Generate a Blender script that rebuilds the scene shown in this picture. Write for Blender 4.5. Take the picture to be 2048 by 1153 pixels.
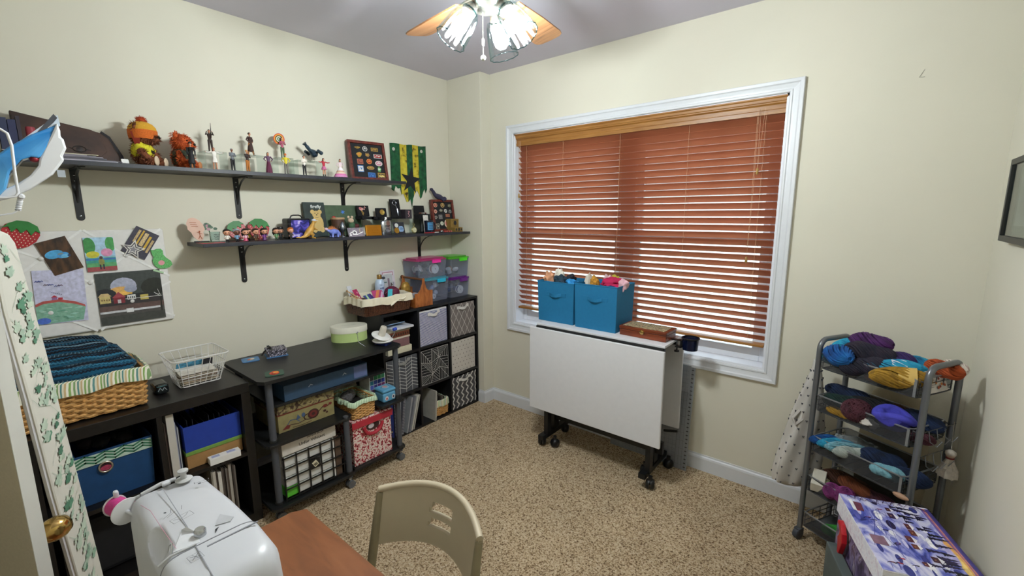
import bpy, math, random
from mathutils import Matrix, Vector, noise
random.seed(7)
PI = math.pi
for o in list(bpy.data.objects): bpy.data.objects.remove(o)
SC = bpy.context.scene
COL = SC.collection

# ------------------------------------------------------------------ camera
cam_d = bpy.data.cameras.new('camera'); cam = bpy.data.objects.new('camera', cam_d); COL.objects.link(cam)
cam_d.sensor_width = 36.0; cam_d.lens = 36.0 * 885.7 / 2048; cam_d.clip_start = 0.02
YAW, PITCH, ROLL = -0.6878, -0.1661, -0.0048
fw = Vector((math.sin(YAW)*math.cos(PITCH), math.cos(YAW)*math.cos(PITCH), math.sin(PITCH)))
rt = Vector((math.cos(YAW), -math.sin(YAW), 0)); up = rt.cross(fw)
r2 = rt*math.cos(ROLL) + up*math.sin(ROLL); u2 = -rt*math.sin(ROLL) + up*math.cos(ROLL)
cm = Matrix((( r2.x, u2.x, -fw.x, 2.780), (r2.y, u2.y, -fw.y, 0.0), (r2.z, u2.z, -fw.z, 1.568), (0, 0, 0, 1)))
cam.matrix_world = cm
SC.camera = cam

# ------------------------------------------------------------------ light and exposure
SC.view_settings.view_transform = 'Standard'
SC.view_settings.look = 'None'
SC.view_settings.gamma = 1.0
SC.view_settings.exposure = 0.0
SC.view_settings.use_curve_mapping = False
BULB_STRENGTH = 860.0
WORLD_STRENGTH = 4.2
w = bpy.data.worlds.new('overcast_sky'); SC.world = w; w.use_nodes = True
nt = w.node_tree; bg = nt.nodes['Background']
tc = nt.nodes.new('ShaderNodeTexCoord'); sx = nt.nodes.new('ShaderNodeSeparateXYZ'); rp = nt.nodes.new('ShaderNodeValToRGB')
nt.links.new(tc.outputs['Generated'], sx.inputs[0]); nt.links.new(sx.outputs['Z'], rp.inputs[0]); nt.links.new(rp.outputs[0], bg.inputs[0])
rp.color_ramp.elements[0].color = (0.72, 0.80, 0.95, 1); rp.color_ramp.elements[1].color = (0.86, 0.92, 1.0, 1)
bg.inputs['Strength'].default_value = WORLD_STRENGTH
SC.cycles.max_bounces = 10
SC.cycles.transparent_max_bounces = 24
SC.cycles.sample_clamp_indirect = 6.0

# ------------------------------------------------------------------ materials
MC = {}
def lin(h):
    h = h.lstrip('#'); c = [int(h[i:i+2], 16)/255 for i in (0, 2, 4)]
    return tuple((x/12.92 if x <= .04045 else ((x+.055)/1.055)**2.4) for x in c) + (1,)
def newmat(name):
    m = bpy.data.materials.new(name); m.use_nodes = True
    return m, m.node_tree, m.node_tree.nodes['Principled BSDF']
def C(h, rough=.55, metal=0., nz=.08, sc=30., bump=0., trans=0., emit=0.):
    """plain coloured surface with a little procedural variation"""
    k = (h, rough, metal, nz, sc, bump, trans, emit)
    if k in MC: return MC[k]
    m, t, b = newmat('surface_' + h.strip('#'))
    b.inputs['Roughness'].default_value = rough; b.inputs['Metallic'].default_value = metal
    if trans: b.inputs['Transmission Weight'].default_value = trans
    if emit:
        b.inputs['Emission Color'].default_value = lin(h); b.inputs['Emission Strength'].default_value = emit
    c = lin(h)
    n = t.nodes.new('ShaderNodeTexNoise'); n.inputs['Scale'].default_value = sc; n.inputs['Detail'].default_value = 3
    co = t.nodes.new('ShaderNodeTexCoord'); t.links.new(co.outputs['Object'], n.inputs['Vector'])
    r = t.nodes.new('ShaderNodeValToRGB'); r.color_ramp.elements[0].position = .3; r.color_ramp.elements[1].position = .7
    r.color_ramp.elements[0].color = tuple(x*(1-nz) for x in c[:3])+(1,)
    r.color_ramp.elements[1].color = tuple(min(1, x*(1+nz)) for x in c[:3])+(1,)
    t.links.new(n.outputs['Fac'], r.inputs[0]); t.links.new(r.outputs[0], b.inputs['Base Color'])
    if bump:
        bp = t.nodes.new('ShaderNodeBump'); bp.inputs['Strength'].default_value = bump; bp.inputs['Distance'].default_value = .002
        t.links.new(n.outputs['Fac'], bp.inputs['Height']); t.links.new(bp.outputs[0], b.inputs['Normal'])
    MC[k] = m
    return m
def ramp_mat(name, stops, scale=(8, 8, 8), rough=.6, detail=4., bump=0., kind='noise', dist=0., bdist=.003, rot=(0, 0, 0)):
    """noise / wave / voronoi through a colour ramp: stops = [(pos, hex)...]"""
    m, t, b = newmat(name); b.inputs['Roughness'].default_value = rough
    co = t.nodes.new('ShaderNodeTexCoord'); mp = t.nodes.new('ShaderNodeMapping')
    mp.inputs['Scale'].default_value = scale; mp.inputs['Rotation'].default_value = rot
    t.links.new(co.outputs['Object'], mp.inputs[0])
    if kind == 'noise':
        n = t.nodes.new('ShaderNodeTexNoise'); n.inputs['Scale'].default_value = 1; n.inputs['Detail'].default_value = detail
        n.inputs['Distortion'].default_value = dist; out = n.outputs['Fac']
    elif kind == 'wave':
        n = t.nodes.new('ShaderNodeTexWave'); n.inputs['Scale'].default_value = 1; n.inputs['Distortion'].default_value = dist
        n.inputs['Detail'].default_value = detail; out = n.outputs['Fac']
    else:
        n = t.nodes.new('ShaderNodeTexVoronoi'); n.inputs['Scale'].default_value = 1; out = n.outputs['Color' if kind == 'cells' else 'Distance']
    t.links.new(mp.outputs[0], n.inputs['Vector'])
    r = t.nodes.new('ShaderNodeValToRGB'); e = r.color_ramp.elements
    e[0].position, e[0].color = stops[0][0], lin(stops[0][1]); e[1].position, e[1].color = stops[-1][0], lin(stops[-1][1])
    for p_, h in stops[1:-1]:
        q = e.new(p_); q.color = lin(h)
    t.links.new(out, r.inputs[0]); t.links.new(r.outputs[0], b.inputs['Base Color'])
    if bump:
        bp = t.nodes.new('ShaderNodeBump'); bp.inputs['Strength'].default_value = bump; bp.inputs['Distance'].default_value = bdist
        t.links.new(out, bp.inputs['Height']); t.links.new(bp.outputs[0], b.inputs['Normal'])
    return m
def rim_node(t, ior):
    """reflectance rising towards grazing angles, the same from both sides of a thin wall"""
    lw = t.nodes.new('ShaderNodeLayerWeight'); pw = t.nodes.new('ShaderNodeMath'); pw.operation = 'POWER'; pw.inputs[1].default_value = 3.5
    ml = t.nodes.new('ShaderNodeMath'); ml.operation = 'MULTIPLY_ADD'; f0 = ((ior-1)/(ior+1))**2; ml.inputs[1].default_value = min(1, (1-f0)*.7); ml.inputs[2].default_value = f0; lw.inputs[0].default_value = .5
    t.links.new(lw.outputs['Facing'], pw.inputs[0]); t.links.new(pw.outputs[0], ml.inputs[0]); return ml
def clearmat(name, h, alpha=.25, rough=.08, ior=1.45):
    """thin clear plastic or glass: part see-through, part glossy, so lamps shine through it"""
    m = bpy.data.materials.new(name); m.use_nodes = True; t = m.node_tree; b = t.nodes['Principled BSDF']
    b.inputs['Base Color'].default_value = lin(h); b.inputs['Roughness'].default_value = rough
    tr = t.nodes.new('ShaderNodeBsdfTransparent'); tr.inputs[0].default_value = tuple(.5+.5*x for x in lin(h)[:3])+(1,)
    mx = t.nodes.new('ShaderNodeMixShader'); fr = rim_node(t, ior)
    ad = t.nodes.new('ShaderNodeMath'); ad.operation = 'ADD'; ad.inputs[1].default_value = alpha; ad.use_clamp = True
    t.links.new(fr.outputs[0], ad.inputs[0]); t.links.new(ad.outputs[0], mx.inputs[0])
    t.links.new(tr.outputs[0], mx.inputs[1]); t.links.new(b.outputs[0], mx.inputs[2])
    t.links.new(mx.outputs[0], t.nodes['Material Output'].inputs[0])
    return m

def glassmat(name, tint, ior=1.45, rough=.04, body=0., bodyc='#ffffff'):
    """clear glass or plastic walls: tinted see-through plus sharp reflections"""
    m = bpy.data.materials.new(name); m.use_nodes = True; t = m.node_tree; t.nodes.remove(t.nodes['Principled BSDF'])
    tr = t.nodes.new('ShaderNodeBsdfTransparent'); tr.inputs[0].default_value = lin(tint); gl = t.nodes.new('ShaderNodeBsdfGlossy'); gl.inputs['Roughness'].default_value = rough
    mx = t.nodes.new('ShaderNodeMixShader'); fr = rim_node(t, ior)
    t.links.new(fr.outputs[0], mx.inputs[0]); t.links.new(tr.outputs[0], mx.inputs[1]); t.links.new(gl.outputs[0], mx.inputs[2]); out = mx
    if body:
        df = t.nodes.new('ShaderNodeBsdfDiffuse'); df.inputs[0].default_value = lin(bodyc); m2 = t.nodes.new('ShaderNodeMixShader'); m2.inputs[0].default_value = body
        t.links.new(mx.outputs[0], m2.inputs[1]); t.links.new(df.outputs[0], m2.inputs[2]); out = m2
    t.links.new(out.outputs[0], t.nodes['Material Output'].inputs[0])
    return m

# ------------------------------------------------------------------ mesh builder
IDM = Matrix.Identity(4)
def T(x, y, z): return Matrix.Translation((x, y, z))
def RZ(a): return Matrix.Rotation(a, 4, 'Z')
def RX(a): return Matrix.Rotation(a, 4, 'X')
def RY(a): return Matrix.Rotation(a, 4, 'Y')
def frame(o, eu, ev):
    eu = Vector(eu).normalized(); ev = Vector(ev).normalized(); n = eu.cross(ev).normalized(); ev = n.cross(eu)
    return Matrix(((eu.x, ev.x, n.x, o[0]), (eu.y, ev.y, n.y, o[1]), (eu.z, ev.z, n.z, o[2]), (0, 0, 0, 1)))
class MB:
    def __init__(s, M=None): s.v = []; s.f = []; s.m = []; s.s = []; s.M = M or IDM
    def add(s, vs, fs, mat, smooth=False):
        k = len(s.v); s.v += [s.M @ Vector(v) for v in vs]
        for f in fs: s.f.append([k+i for i in f]); s.m.append(mat); s.s.append(smooth)
        return s
    def bb(s, x0, x1, y0, y1, z0, z1, mat):
        vs = [(x, y, z) for x in (x0, x1) for y in (y0, y1) for z in (z0, z1)]
        return s.add(vs, [(0, 1, 3, 2), (4, 6, 7, 5), (0, 4, 5, 1), (2, 3, 7, 6), (0, 2, 6, 4), (1, 5, 7, 3)], mat)
    def taper(s, x0, x1, y0, y1, z0, z1, g, mat, top=True, wall=None):
        """box whose top is bigger by g on every side; wall = thickness of an open-topped shell"""
        def ring(a, z): return [(x0-a, y0-a, z), (x1+a, y0-a, z), (x1+a, y1+a, z), (x0-a, y1+a, z)]
        if wall is None:
            vs = ring(0, z0)+ring(g, z1); fs = [(3, 2, 1, 0), (4, 5, 6, 7)]+[(i, (i+1) % 4, 4+(i+1) % 4, 4+i) for i in range(4)]
        else:
            vs = ring(0, z0)+ring(g, z1)+ring(g-wall, z1)+ring(-wall, z0+wall)
            fs = [(3, 2, 1, 0), (12, 13, 14, 15)]
            for k in (0, 4, 8): fs += [(k+i, k+(i+1) % 4, k+4+(i+1) % 4, k+4+i) for i in range(4)]
        return s.add(vs, fs, mat)
    def prism(s, pts, z0, z1, mat, smooth=False):
        n = len(pts); vs = [(x, y, z0) for x, y in pts]+[(x, y, z1) for x, y in pts]
        return s.add(vs, [tuple(range(n-1, -1, -1)), tuple(range(n, 2*n))]+[(i, (i+1) % n, n+(i+1) % n, n+i) for i in range(n)], mat, smooth)
    def lathe(s, prof, mat, n=16, c=(0, 0, 0), smooth=True, flute=0, fa=0):
        vs = []; fs = []; k = len(prof)
        for r, z in prof:
            for i in range(n):
                a = 2*PI*i/n; rr = r*(1+fa*math.cos(flute*a)) if flute else r
                vs.append((c[0]+rr*math.cos(a), c[1]+rr*math.sin(a), c[2]+z))
        for j in range(k-1):
            for i in range(n): fs.append((j*n+i, j*n+(i+1) % n, (j+1)*n+(i+1) % n, (j+1)*n+i))
        if prof[0][0] > 1e-5: fs.append(tuple(range(n-1, -1, -1)))
        if prof[-1][0] > 1e-5: fs.append(tuple((k-1)*n+i for i in range(n)))
        return s.add(vs, fs, mat, smooth)
    def shell(s, prof, mat, n=16, c=(0, 0, 0), flute=0, fa=0):
        """open lathe without caps"""
        vs = []; fs = []; k = len(prof)
        for r, z in prof:
            for i in range(n):
                a = 2*PI*i/n; rr = r*(1+fa*math.cos(flute*a)) if flute else r
                vs.append((c[0]+rr*math.cos(a), c[1]+rr*math.sin(a), c[2]+z))
        for j in range(k-1):
            for i in range(n): fs.append((j*n+i, j*n+(i+1) % n, (j+1)*n+(i+1) % n, (j+1)*n+i))
        return s.add(vs, fs, mat, True)
    def ball(s, c, r, mat, n=12, M=None):
        if not hasattr(r, '__len__'): r = (r, r, r)
        M = M or IDM; h = max(4, n//2); vs = []; fs = []
        for j in range(1, h):
            t = PI*j/h
            for i in range(n):
                a = 2*PI*i/n; q = M @ Vector((r[0]*math.sin(t)*math.cos(a), r[1]*math.sin(t)*math.sin(a), r[2]*math.cos(t)))
                vs.append((c[0]+q.x, c[1]+q.y, c[2]+q.z))
        a = M @ Vector((0, 0, r[2])); k = len(vs)
        vs += [(c[0]+a.x, c[1]+a.y, c[2]+a.z), (c[0]-a.x, c[1]-a.y, c[2]-a.z)]
        for j in range(h-2):
            for i in range(n): fs.append((j*n+i, (j+1)*n+i, (j+1)*n+(i+1) % n, j*n+(i+1) % n))
        for i in range(n):
            fs.append((k, i, (i+1) % n)); fs.append((k+1, (h-2)*n+(i+1) % n, (h-2)*n+i))
        return s.add(vs, fs, mat, True)
    def tube(s, pts, r, mat, n=8, closed=False, caps=True, flat=1.0):
        """tube along points; r number or list"""
        P = [Vector(p_) for p_ in pts]; N = len(P); R = r if hasattr(r, '__len__') else [r]*N
        vs = []; fs = []; ref = None
        for i in range(N):
            if closed: d = P[(i+1) % N]-P[i-1]
            else: d = P[min(i+1, N-1)]-P[max(i-1, 0)]
            if d.length < 1e-9: d = Vector((0, 0, 1))
            d.normalize()
            if ref is None: ref = Vector((0, 0, 1)) if abs(d.z) < .9 else Vector((1, 0, 0))
            u = ref-d*ref.dot(d)
            if u.length < 1e-4: u = d.orthogonal()
            u.normalize(); v = d.cross(u); ref = u
            for k in range(n):
                a = 2*PI*k/n+(PI/4 if n == 4 else 0); q = P[i]+(u*math.cos(a)*flat+v*math.sin(a))*R[i]; vs.append(tuple(q))
        for i in range(N if closed else N-1):
            j = (i+1) % N
            for k in range(n): fs.append((i*n+k, i*n+(k+1) % n, j*n+(k+1) % n, j*n+k))
        if not closed and caps: fs += [tuple(range(n-1, -1, -1)), tuple((N-1)*n+k for k in range(n))]
        return s.add(vs, fs, mat, n > 4)
    def loft(s, rings, mat, smooth=True, caps=True, closed=True):
        n = len(rings[0]); vs = [v for r in rings for v in r]; fs = []
        for j in range(len(rings)-1):
            for i in range(n if closed else n-1): fs.append((j*n+i, j*n+(i+1) % n, (j+1)*n+(i+1) % n, (j+1)*n+i))
        if caps and closed: fs += [tuple(range(n-1, -1, -1)), tuple((len(rings)-1)*n+i for i in range(n))]
        return s.add(vs, fs, mat, smooth)
    def sheet(s, fn, nu, nv, mat, th=0.0, smooth=True):
        vs = [fn(i/nu, j/nv) for j in range(nv+1) for i in range(nu+1)]
        fs = [(j*(nu+1)+i, j*(nu+1)+i+1, (j+1)*(nu+1)+i+1, (j+1)*(nu+1)+i) for j in range(nv) for i in range(nu)]
        return s.add(vs, fs, mat, smooth)
    # flat print shapes in the local XY plane, stacked a hair above one another
    def flat(s, shapes, w=1., h=1., z=.0006, dz=.00025):
        for sh in shapes:
            k = sh[0]
            if k == 'r':
                _, x0, y0, x1, y1, m = sh; p_ = [(x0, y0), (x1, y0), (x1, y1), (x0, y1)]
            elif k == 'e':
                _, cx, cy, rx, ry, m = sh; p_ = [(cx+rx*math.cos(a*PI/8), cy+ry*math.sin(a*PI/8)) for a in range(16)]
            elif k == 'p': _, p_, m = sh
            elif k == 'l':
                _, L, wd, m = sh
                for i in range(len(L)-1):
                    a = Vector((L[i][0]*w, L[i][1]*h)); b = Vector((L[i+1][0]*w, L[i+1][1]*h)); d = b-a
                    if d.length < 1e-6: continue
                    d.normalize(); q = Vector((-d.y, d.x))*wd/2; e = d*wd*.35
                    s.add([(*(a-q-e), z), (*(b-q+e), z), (*(b+q+e), z), (*(a+q-e), z)], [(0, 1, 2, 3)], m)
                z += dz; continue
            if w != 1.: p_ = [(min(1, max(0, x)), min(1, max(0, y))) for x, y in p_]
            s.add([(x*w, y*h, z) for x, y in p_], [tuple(range(len(p_)))], m); z += dz
        return s
    def build(s, name, parent=None, bevel=0, label=None, kind=None, origin=None):
        me = bpy.data.meshes.new(name)
        if parent is not None: M = WM[parent.name]
        else:
            if origin is None:
                xs = [v.x for v in s.v]; ys = [v.y for v in s.v]; zs = [v.z for v in s.v]
                origin = ((min(xs)+max(xs))/2, (min(ys)+max(ys))/2, min(zs))
            M = T(*origin)
        Mi = M.inverted()
        me.from_pydata([tuple(Mi @ v) for v in s.v], [], s.f)
        ms = []
        for m in s.m:
            if m not in ms: ms.append(m)
        for m in ms: me.materials.append(m)
        ix = {m: i for i, m in enumerate(ms)}
        me.polygons.foreach_set('material_index', [ix[m] for m in s.m])
        me.polygons.foreach_set('use_smooth', s.s)
        if any(s.s): me.set_sharp_from_angle(angle=math.radians(50))
        me.update()
        o = bpy.data.objects.new(name, me); COL.objects.link(o)
        if parent is not None: o.parent = parent
        else: o.matrix_world = M
        WM[o.name] = M
        if bevel:
            b = o.modifiers.new('bevel', 'BEVEL'); b.width = bevel; b.segments = 2; b.limit_method = 'ANGLE'; b.angle_limit = math.radians(40)
        if label: o['label'] = label
        if kind: o['kind'] = kind
        return o
WM = {}
def thing(name, label, cat, loc=(0, 0, 0), rz=0, group=None):
    o = bpy.data.objects.new(name, None); COL.objects.link(o); o.empty_display_size = .05
    M = T(*loc) @ RZ(rz); o.matrix_world = M; WM[o.name] = M
    o['label'] = label; o['category'] = cat
    if group: o['group'] = group
    return o
def tag(o, label, cat, group=None):
    o['label'] = label; o['category'] = cat
    if group: o['group'] = group
    return o
def struct(mb, name, parent=None, bevel=0):
    o = mb.build(name, parent, bevel)
    if parent is None: o['kind'] = 'structure'
    return o
def text(body, size, M, mat, parent, name='lettering', ext=.0003, align='CENTER', sx=1., bold=0.):
    cu = bpy.data.curves.new('lettering', 'FONT'); cu.body = body; cu.size = size; cu.extrude = ext; cu.align_x = align
    cu.align_y = 'CENTER'; cu.resolution_u = 2; cu.offset = bold
    tmp = bpy.data.objects.new('tmp', cu); me = bpy.data.meshes.new_from_object(tmp); bpy.data.objects.remove(tmp)
    P = WM[parent.name].inverted() @ M @ Matrix.Diagonal((sx, 1, 1, 1))
    me.transform(P); me.materials.clear(); me.materials.append(mat)
    o = bpy.data.objects.new(name, me); COL.objects.link(o); o.parent = parent; WM[o.name] = WM[parent.name]
    return o
def dup(root, loc=None, rz=None, label=None):
    r = root.copy(); COL.objects.link(r)
    M = T(*loc) @ RZ(rz or 0); r.matrix_world = M; WM[r.name] = M
    if label: r['label'] = label
    for ch in list(root.children):
        c = ch.copy(); COL.objects.link(c); c.parent = r; WM[c.name] = M
        for g in ch.children:
            d = g.copy(); COL.objects.link(d); d.parent = c; WM[d.name] = M
    return r

# ------------------------------------------------------------------ shared materials
WALL = C('#d8d4c3', .85, nz=.015, sc=3., bump=.0)
CEIL = C('#c9c5d2', .9, nz=.015, sc=3.)
TRIM = C('#d5d8dc', .4, nz=.01)
BLACKBROWN = ramp_mat('black_brown_veneer', [(.3, '#0d0c0c'), (.7, '#191615')], (4, 40, 40), .38, 3)
BLACK = C('#0b0b0c', .45, nz=.05)
GREYTUBE = C('#51555d', .35, .2, nz=.03)
SHELFB = C('#23252d', .42, nz=.06)
WHITE = C('#e9e8e4', .5, nz=.02)
WHITEPL = C('#dfe0e2', .35, nz=.01)
SILVER = C('#b9bcc0', .25, .9, nz=.02)
BRASS = C('#b8995a', .15, 1., nz=.02)
PAPER = C('#dcd9d2', .7, nz=.02)
ACRYL = glassmat('clear_acrylic', '#f4f9f7', 1.35)
GLASS = glassmat('clear_glass', '#eef6f5', 1.4)
# ------------------------------------------------------------------ room shell
H = 2.62; D = 2.686; DP = 2.575; XB = .363; R = 3.153; Y0 = -.36
def carpet_mat():
    m, t, b = newmat('speckled_carpet'); b.inputs['Roughness'].default_value = .95
    co = t.nodes.new('ShaderNodeTexCoord')
    n1 = t.nodes.new('ShaderNodeTexNoise'); n1.inputs['Scale'].default_value = 135; n1.inputs['Detail'].default_value = 2.5; n1.inputs['Distortion'].default_value = .6
    r1 = t.nodes.new('ShaderNodeValToRGB'); e = r1.color_ramp.elements
    e[0].position = .36; e[0].color = lin('#6c5438'); e[1].position = .66; e[1].color = lin('#dfceb0')
    q = e.new(.43); q.color = lin('#ac9270'); q = e.new(.50); q.color = lin('#c8b08c')
    n2 = t.nodes.new('ShaderNodeTexNoise'); n2.inputs['Scale'].default_value = 3.5; n2.inputs['Detail'].default_value = 2
    r2_ = t.nodes.new('ShaderNodeValToRGB'); e = r2_.color_ramp.elements
    e[0].position = .35; e[0].color = (.86, .86, .86, 1); e[1].position = .65; e[1].color = (1, 1, 1, 1)
    mx = t.nodes.new('ShaderNodeMix'); mx.data_type = 'RGBA'; mx.blend_type = 'MULTIPLY'; mx.inputs[0].default_value = 1
    for n in (n1, n2): t.links.new(co.outputs['Object'], n.inputs['Vector'])
    t.links.new(n1.outputs['Fac'], r1.inputs[0]); t.links.new(n2.outputs['Fac'], r2_.inputs[0])
    t.links.new(r1.outputs[0], mx.inputs[6]); t.links.new(r2_.outputs[0], mx.inputs[7]); t.links.new(mx.outputs[2], b.inputs['Base Color'])
    bp = t.nodes.new('ShaderNodeBump'); bp.inputs['Strength'].default_value = .9; bp.inputs['Distance'].default_value = .012
    t.links.new(n1.outputs['Fac'], bp.inputs['Height']); t.links.new(bp.outputs[0], b.inputs['Normal'])
    return m
struct(MB().bb(-.1, R+.1, Y0-.1, D+.2, -.1, 0, carpet_mat()), 'floor')
struct(MB().bb(-.1, R+.1, Y0-.1, D+.2, H, H+.1, CEIL), 'ceiling')
struct(MB().bb(-.12, 0, Y0-.1, D+.2, 0, H, WALL), 'wall_left')
struct(MB().bb(R, R+.12, Y0-.1, D+.2, 0, H, WALL), 'wall_right')
struct(MB().bb(0, R, Y0-.12, Y0, 0, H, WALL), 'wall_front')
WX0, WX1, WZ0, WZ1 = .598, 2.372, .708, 2.157
wb = MB(); wb.bb(0, WX0, D, D+.14, 0, H, WALL).bb(WX1, R, D, D+.14, 0, H, WALL).bb(WX0, WX1, D, D+.14, 0, WZ0, WALL).bb(WX0, WX1, D, D+.14, WZ1, H, WALL)
struct(wb, 'wall_back')
struct(MB().bb(0, XB, DP, D, 0, H, WALL), 'wall_corner', bevel=.004)
def baseb(name, pts):
    m = MB()
    prof = [(0, 0), (.014, 0), (.014, .078), (.011, .088), (.006, .094), (.005, .102), (0, .102)]
    for (a, b, n) in pts:
        ring = []
        for P in (a, b): ring.append([(P[0]+n[0]*o, P[1]+n[1]*o, z) for o, z in prof])
        m.loft(ring, TRIM, smooth=False)
    struct(m, name)
baseb('baseboard_back', [((XB, D), (R, D), (0, -1))])
baseb('baseboard_left', [((0, Y0), (0, DP), (1, 0))])
baseb('baseboard_right', [((R, Y0), (R, D-.014), (-1, 0))])
baseb('baseboard_corner', [((0, DP), (XB+.0003, DP), (0, -1)), ((XB, DP-.0145), (XB, D-.014), (1, 0))])

# window: casing, jamb, sashes, panes
win = bpy.data.objects.new('window_1', None); COL.objects.link(win); win['kind'] = 'structure'
win.location = (1.485, D, .642); WM['window_1'] = T(1.485, D, .642)
def casing(corners, prof, mat):
    """mitred moulding round a rectangle in the wall plane; prof = (offset outwards, depth into the room)"""
    x0, x1, z0, z1 = corners; m = MB()
    C4 = [(x0, z0, -1, -1), (x1, z0, 1, -1), (x1, z1, 1, 1), (x0, z1, -1, 1)]
    for i in range(4):
        a = C4[i]; b = C4[(i+1) % 4]
        m.loft([[(c[0]+c[2]*o, D-d, c[1]+c[3]*o) for o, d in prof] for c in (a, b)], mat, smooth=False)
    return m
casing((WX0, WX1, WZ0, WZ1), [(0, 0), (0, .010), (.004, .014), (.012, .015), (.016, .011), (.024, .012), (.040, .016), (.046, .021), (.060, .022), (.0625, .018), (.0625, 0)], TRIM).build('casing', win)
jm = MB(); JD = D+.14
SILL = C('#e3e5ec', .4, nz=.01)
jm.bb(WX0-.001, WX0+.012, D+.002, JD, WZ0, WZ1, SILL).bb(WX1-.012, WX1+.001, D+.002, JD, WZ0, WZ1, SILL).bb(WX0, WX1, D+.002, JD, WZ1-.012, WZ1+.001, SILL)
jm.build('jamb', win)
MB().bb(WX0+.012, WX1-.012, D+.001, JD, WZ0-.001, WZ0+.012, SILL).build('sill', win)
VIN = C('#dcdfe6', .35, nz=.01)
yw = D+.105
f = MB(); f.bb(WX0+.012, WX0+.05, yw, yw+.06, WZ0+.012, WZ1-.012, VIN).bb(WX1-.05, WX1-.012, yw, yw+.06, WZ0+.012, WZ1-.012, VIN)
f.bb(WX0+.05, WX1-.05, yw, yw+.06, WZ0+.012, WZ0+.045, VIN).bb(WX0+.05, WX1-.05, yw, yw+.06, WZ1-.05, WZ1-.012, VIN)
f.bb(1.435, 1.535, yw-.004, yw+.062, WZ0+.045, WZ1-.05, VIN); f.build('window_frame', win, bevel=.003)
for xa, xb in ((WX0+.05, 1.435), (1.535, WX1-.05)):
    for za, zb, dy in ((WZ0+.045, 1.44, 0), (1.40, WZ1-.05, .025)):
        s_ = MB(); t_ = .04; ya, yb = yw+.006+dy, yw+.032+dy
        s_.bb(xa, xa+t_, ya, yb, za, zb, VIN).bb(xb-t_, xb, ya, yb, za, zb, VIN).bb(xa+t_, xb-t_, ya, yb, za, za+t_, VIN).bb(xa+t_, xb-t_, ya, yb, zb-t_, zb, VIN)
        so = s_.build('sash', win)
        MB().bb(xa+t_, xb-t_, ya+.010, ya+.014, za+t_, zb-t_, GLASS).build('pane', so)
# outside: lawn and the pale house across it
struct(MB().bb(-14, 18, 2.95, 30, -3.2, -3.0, ramp_mat('lawn_grass', [(.3, '#6f9062'), (.7, '#b9cfa6')], (3, 3, 3), .9)), 'outside_lawn')
nb = thing('house', 'pale sided house glimpsed outside through the blind gaps', 'house', (1.0, 13, -3))
sd = MB(); sm = C('#f0eeee', .7, nz=.03)
for k in range(26): sd.add([(-9, 13-.0, -3+k*.2), (12, 13, -3+k*.2), (12, 12.95, -3+k*.2), (-9, 12.95, -3+k*.2), (-9, 13, -2.8+k*.2), (12, 13, -2.8+k*.2)], [(3, 2, 1, 0), (3, 0, 4), (3, 4, 5, 2), (2, 5, 1)], sm)
sd.bb(-9, 12, 13, 17, -3, 2.2, sm); sdo = sd.build('siding', nb); 
rf = MB(); rf.loft([[(-9.4, 12.6, 2.2), (-9.4, 17.4, 2.2), (-9.4, 15, 4)], [(12.4, 12.6, 2.2), (12.4, 17.4, 2.2), (12.4, 15, 4)]], C('#8d7f7a', .85), smooth=False); rf.build('roof', nb)

# wooden blind
def slat_mat():
    m, t, b = newmat('stained_wood_slat'); b.inputs['Roughness'].default_value = .38
    co = t.nodes.new('ShaderNodeTexCoord'); mp = t.nodes.new('ShaderNodeMapping'); mp.inputs['Scale'].default_value = (6, 90, 90)
    n = t.nodes.new('ShaderNodeTexNoise'); n.inputs['Scale'].default_value = 1; n.inputs['Detail'].default_value = 4
    r = t.nodes.new('ShaderNodeValToRGB'); r.color_ramp.elements[0].position = .3; r.color_ramp.elements[1].position = .72
    r.color_ramp.elements[0].color = lin('#985a40'); r.color_ramp.elements[1].color = lin('#b27355')
    t.links.new(co.outputs['Object'], mp.inputs[0]); t.links.new(mp.outputs[0], n.inputs['Vector']); t.links.new(n.outputs['Fac'], r.inputs[0])
    t.links.new(r.outputs[0], b.inputs['Base Color'])
    tl = t.nodes.new('ShaderNodeBsdfTranslucent'); tl.inputs[0].default_value = lin('#e8b49a')
    mx = t.nodes.new('ShaderNodeMixShader'); mx.inputs[0].default_value = .55
    t.links.new(b.outputs[0], mx.inputs[1]); t.links.new(tl.outputs[0], mx.inputs[2]); t.links.new(mx.outputs[0], t.nodes['Material Output'].inputs[0])
    return m
SLAT = slat_mat()
TAN = ramp_mat('tan_wood_valance', [(.3, '#8a5a26'), (.7, '#a8763a')], (5, 60, 60), .4, 4)
bl = thing('window_blind', 'reddish brown wooden venetian blind with tan valance in the white-framed window', 'blind', (1.485, D+.045, WZ0+.1))
YB = D+.052; NS = 30; zt = 2.052; zb = .875; th = math.radians(40.5)
sm_ = None
for i in range(NS):
    z = zt+(zb-zt)*i/(NS-1)
    if sm_ is None:
        m = MB(T(1.485, YB, z) @ RX(-th)); m.bb(-.868, .868, -.025, .025, -.0014, .0014, SLAT); sm_ = m.build('slat', bl)
        s0 = z
    else:
        o = sm_.copy(); COL.objects.link(o); o.parent = bl; o.location = (0, 0, z-s0)
v = MB(); prof = [(0, 0), (.013, 0), (.014, .020), (.010, .024), (.012, .040), (.012, .044), (.020, .052), (.020, .056), (.024, .060), (.026, .072), (.031, .078), (.031, .084), (0, .084)]
v.loft([[(x, D+.028-o, 2.068+z) for o, z in prof] for x in (.606, 2.364)], TAN, smooth=False)
v.bb(.606, .62, D+.028, D+.09, 2.068, 2.150, TAN).bb(2.35, 2.364, D+.028, D+.09, 2.068, 2.15, TAN); v.build('valance', bl)
MB().bb(.62, 2.35, D+.03, D+.085, 2.09, 2.14, TAN).build('headrail', bl)
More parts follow.
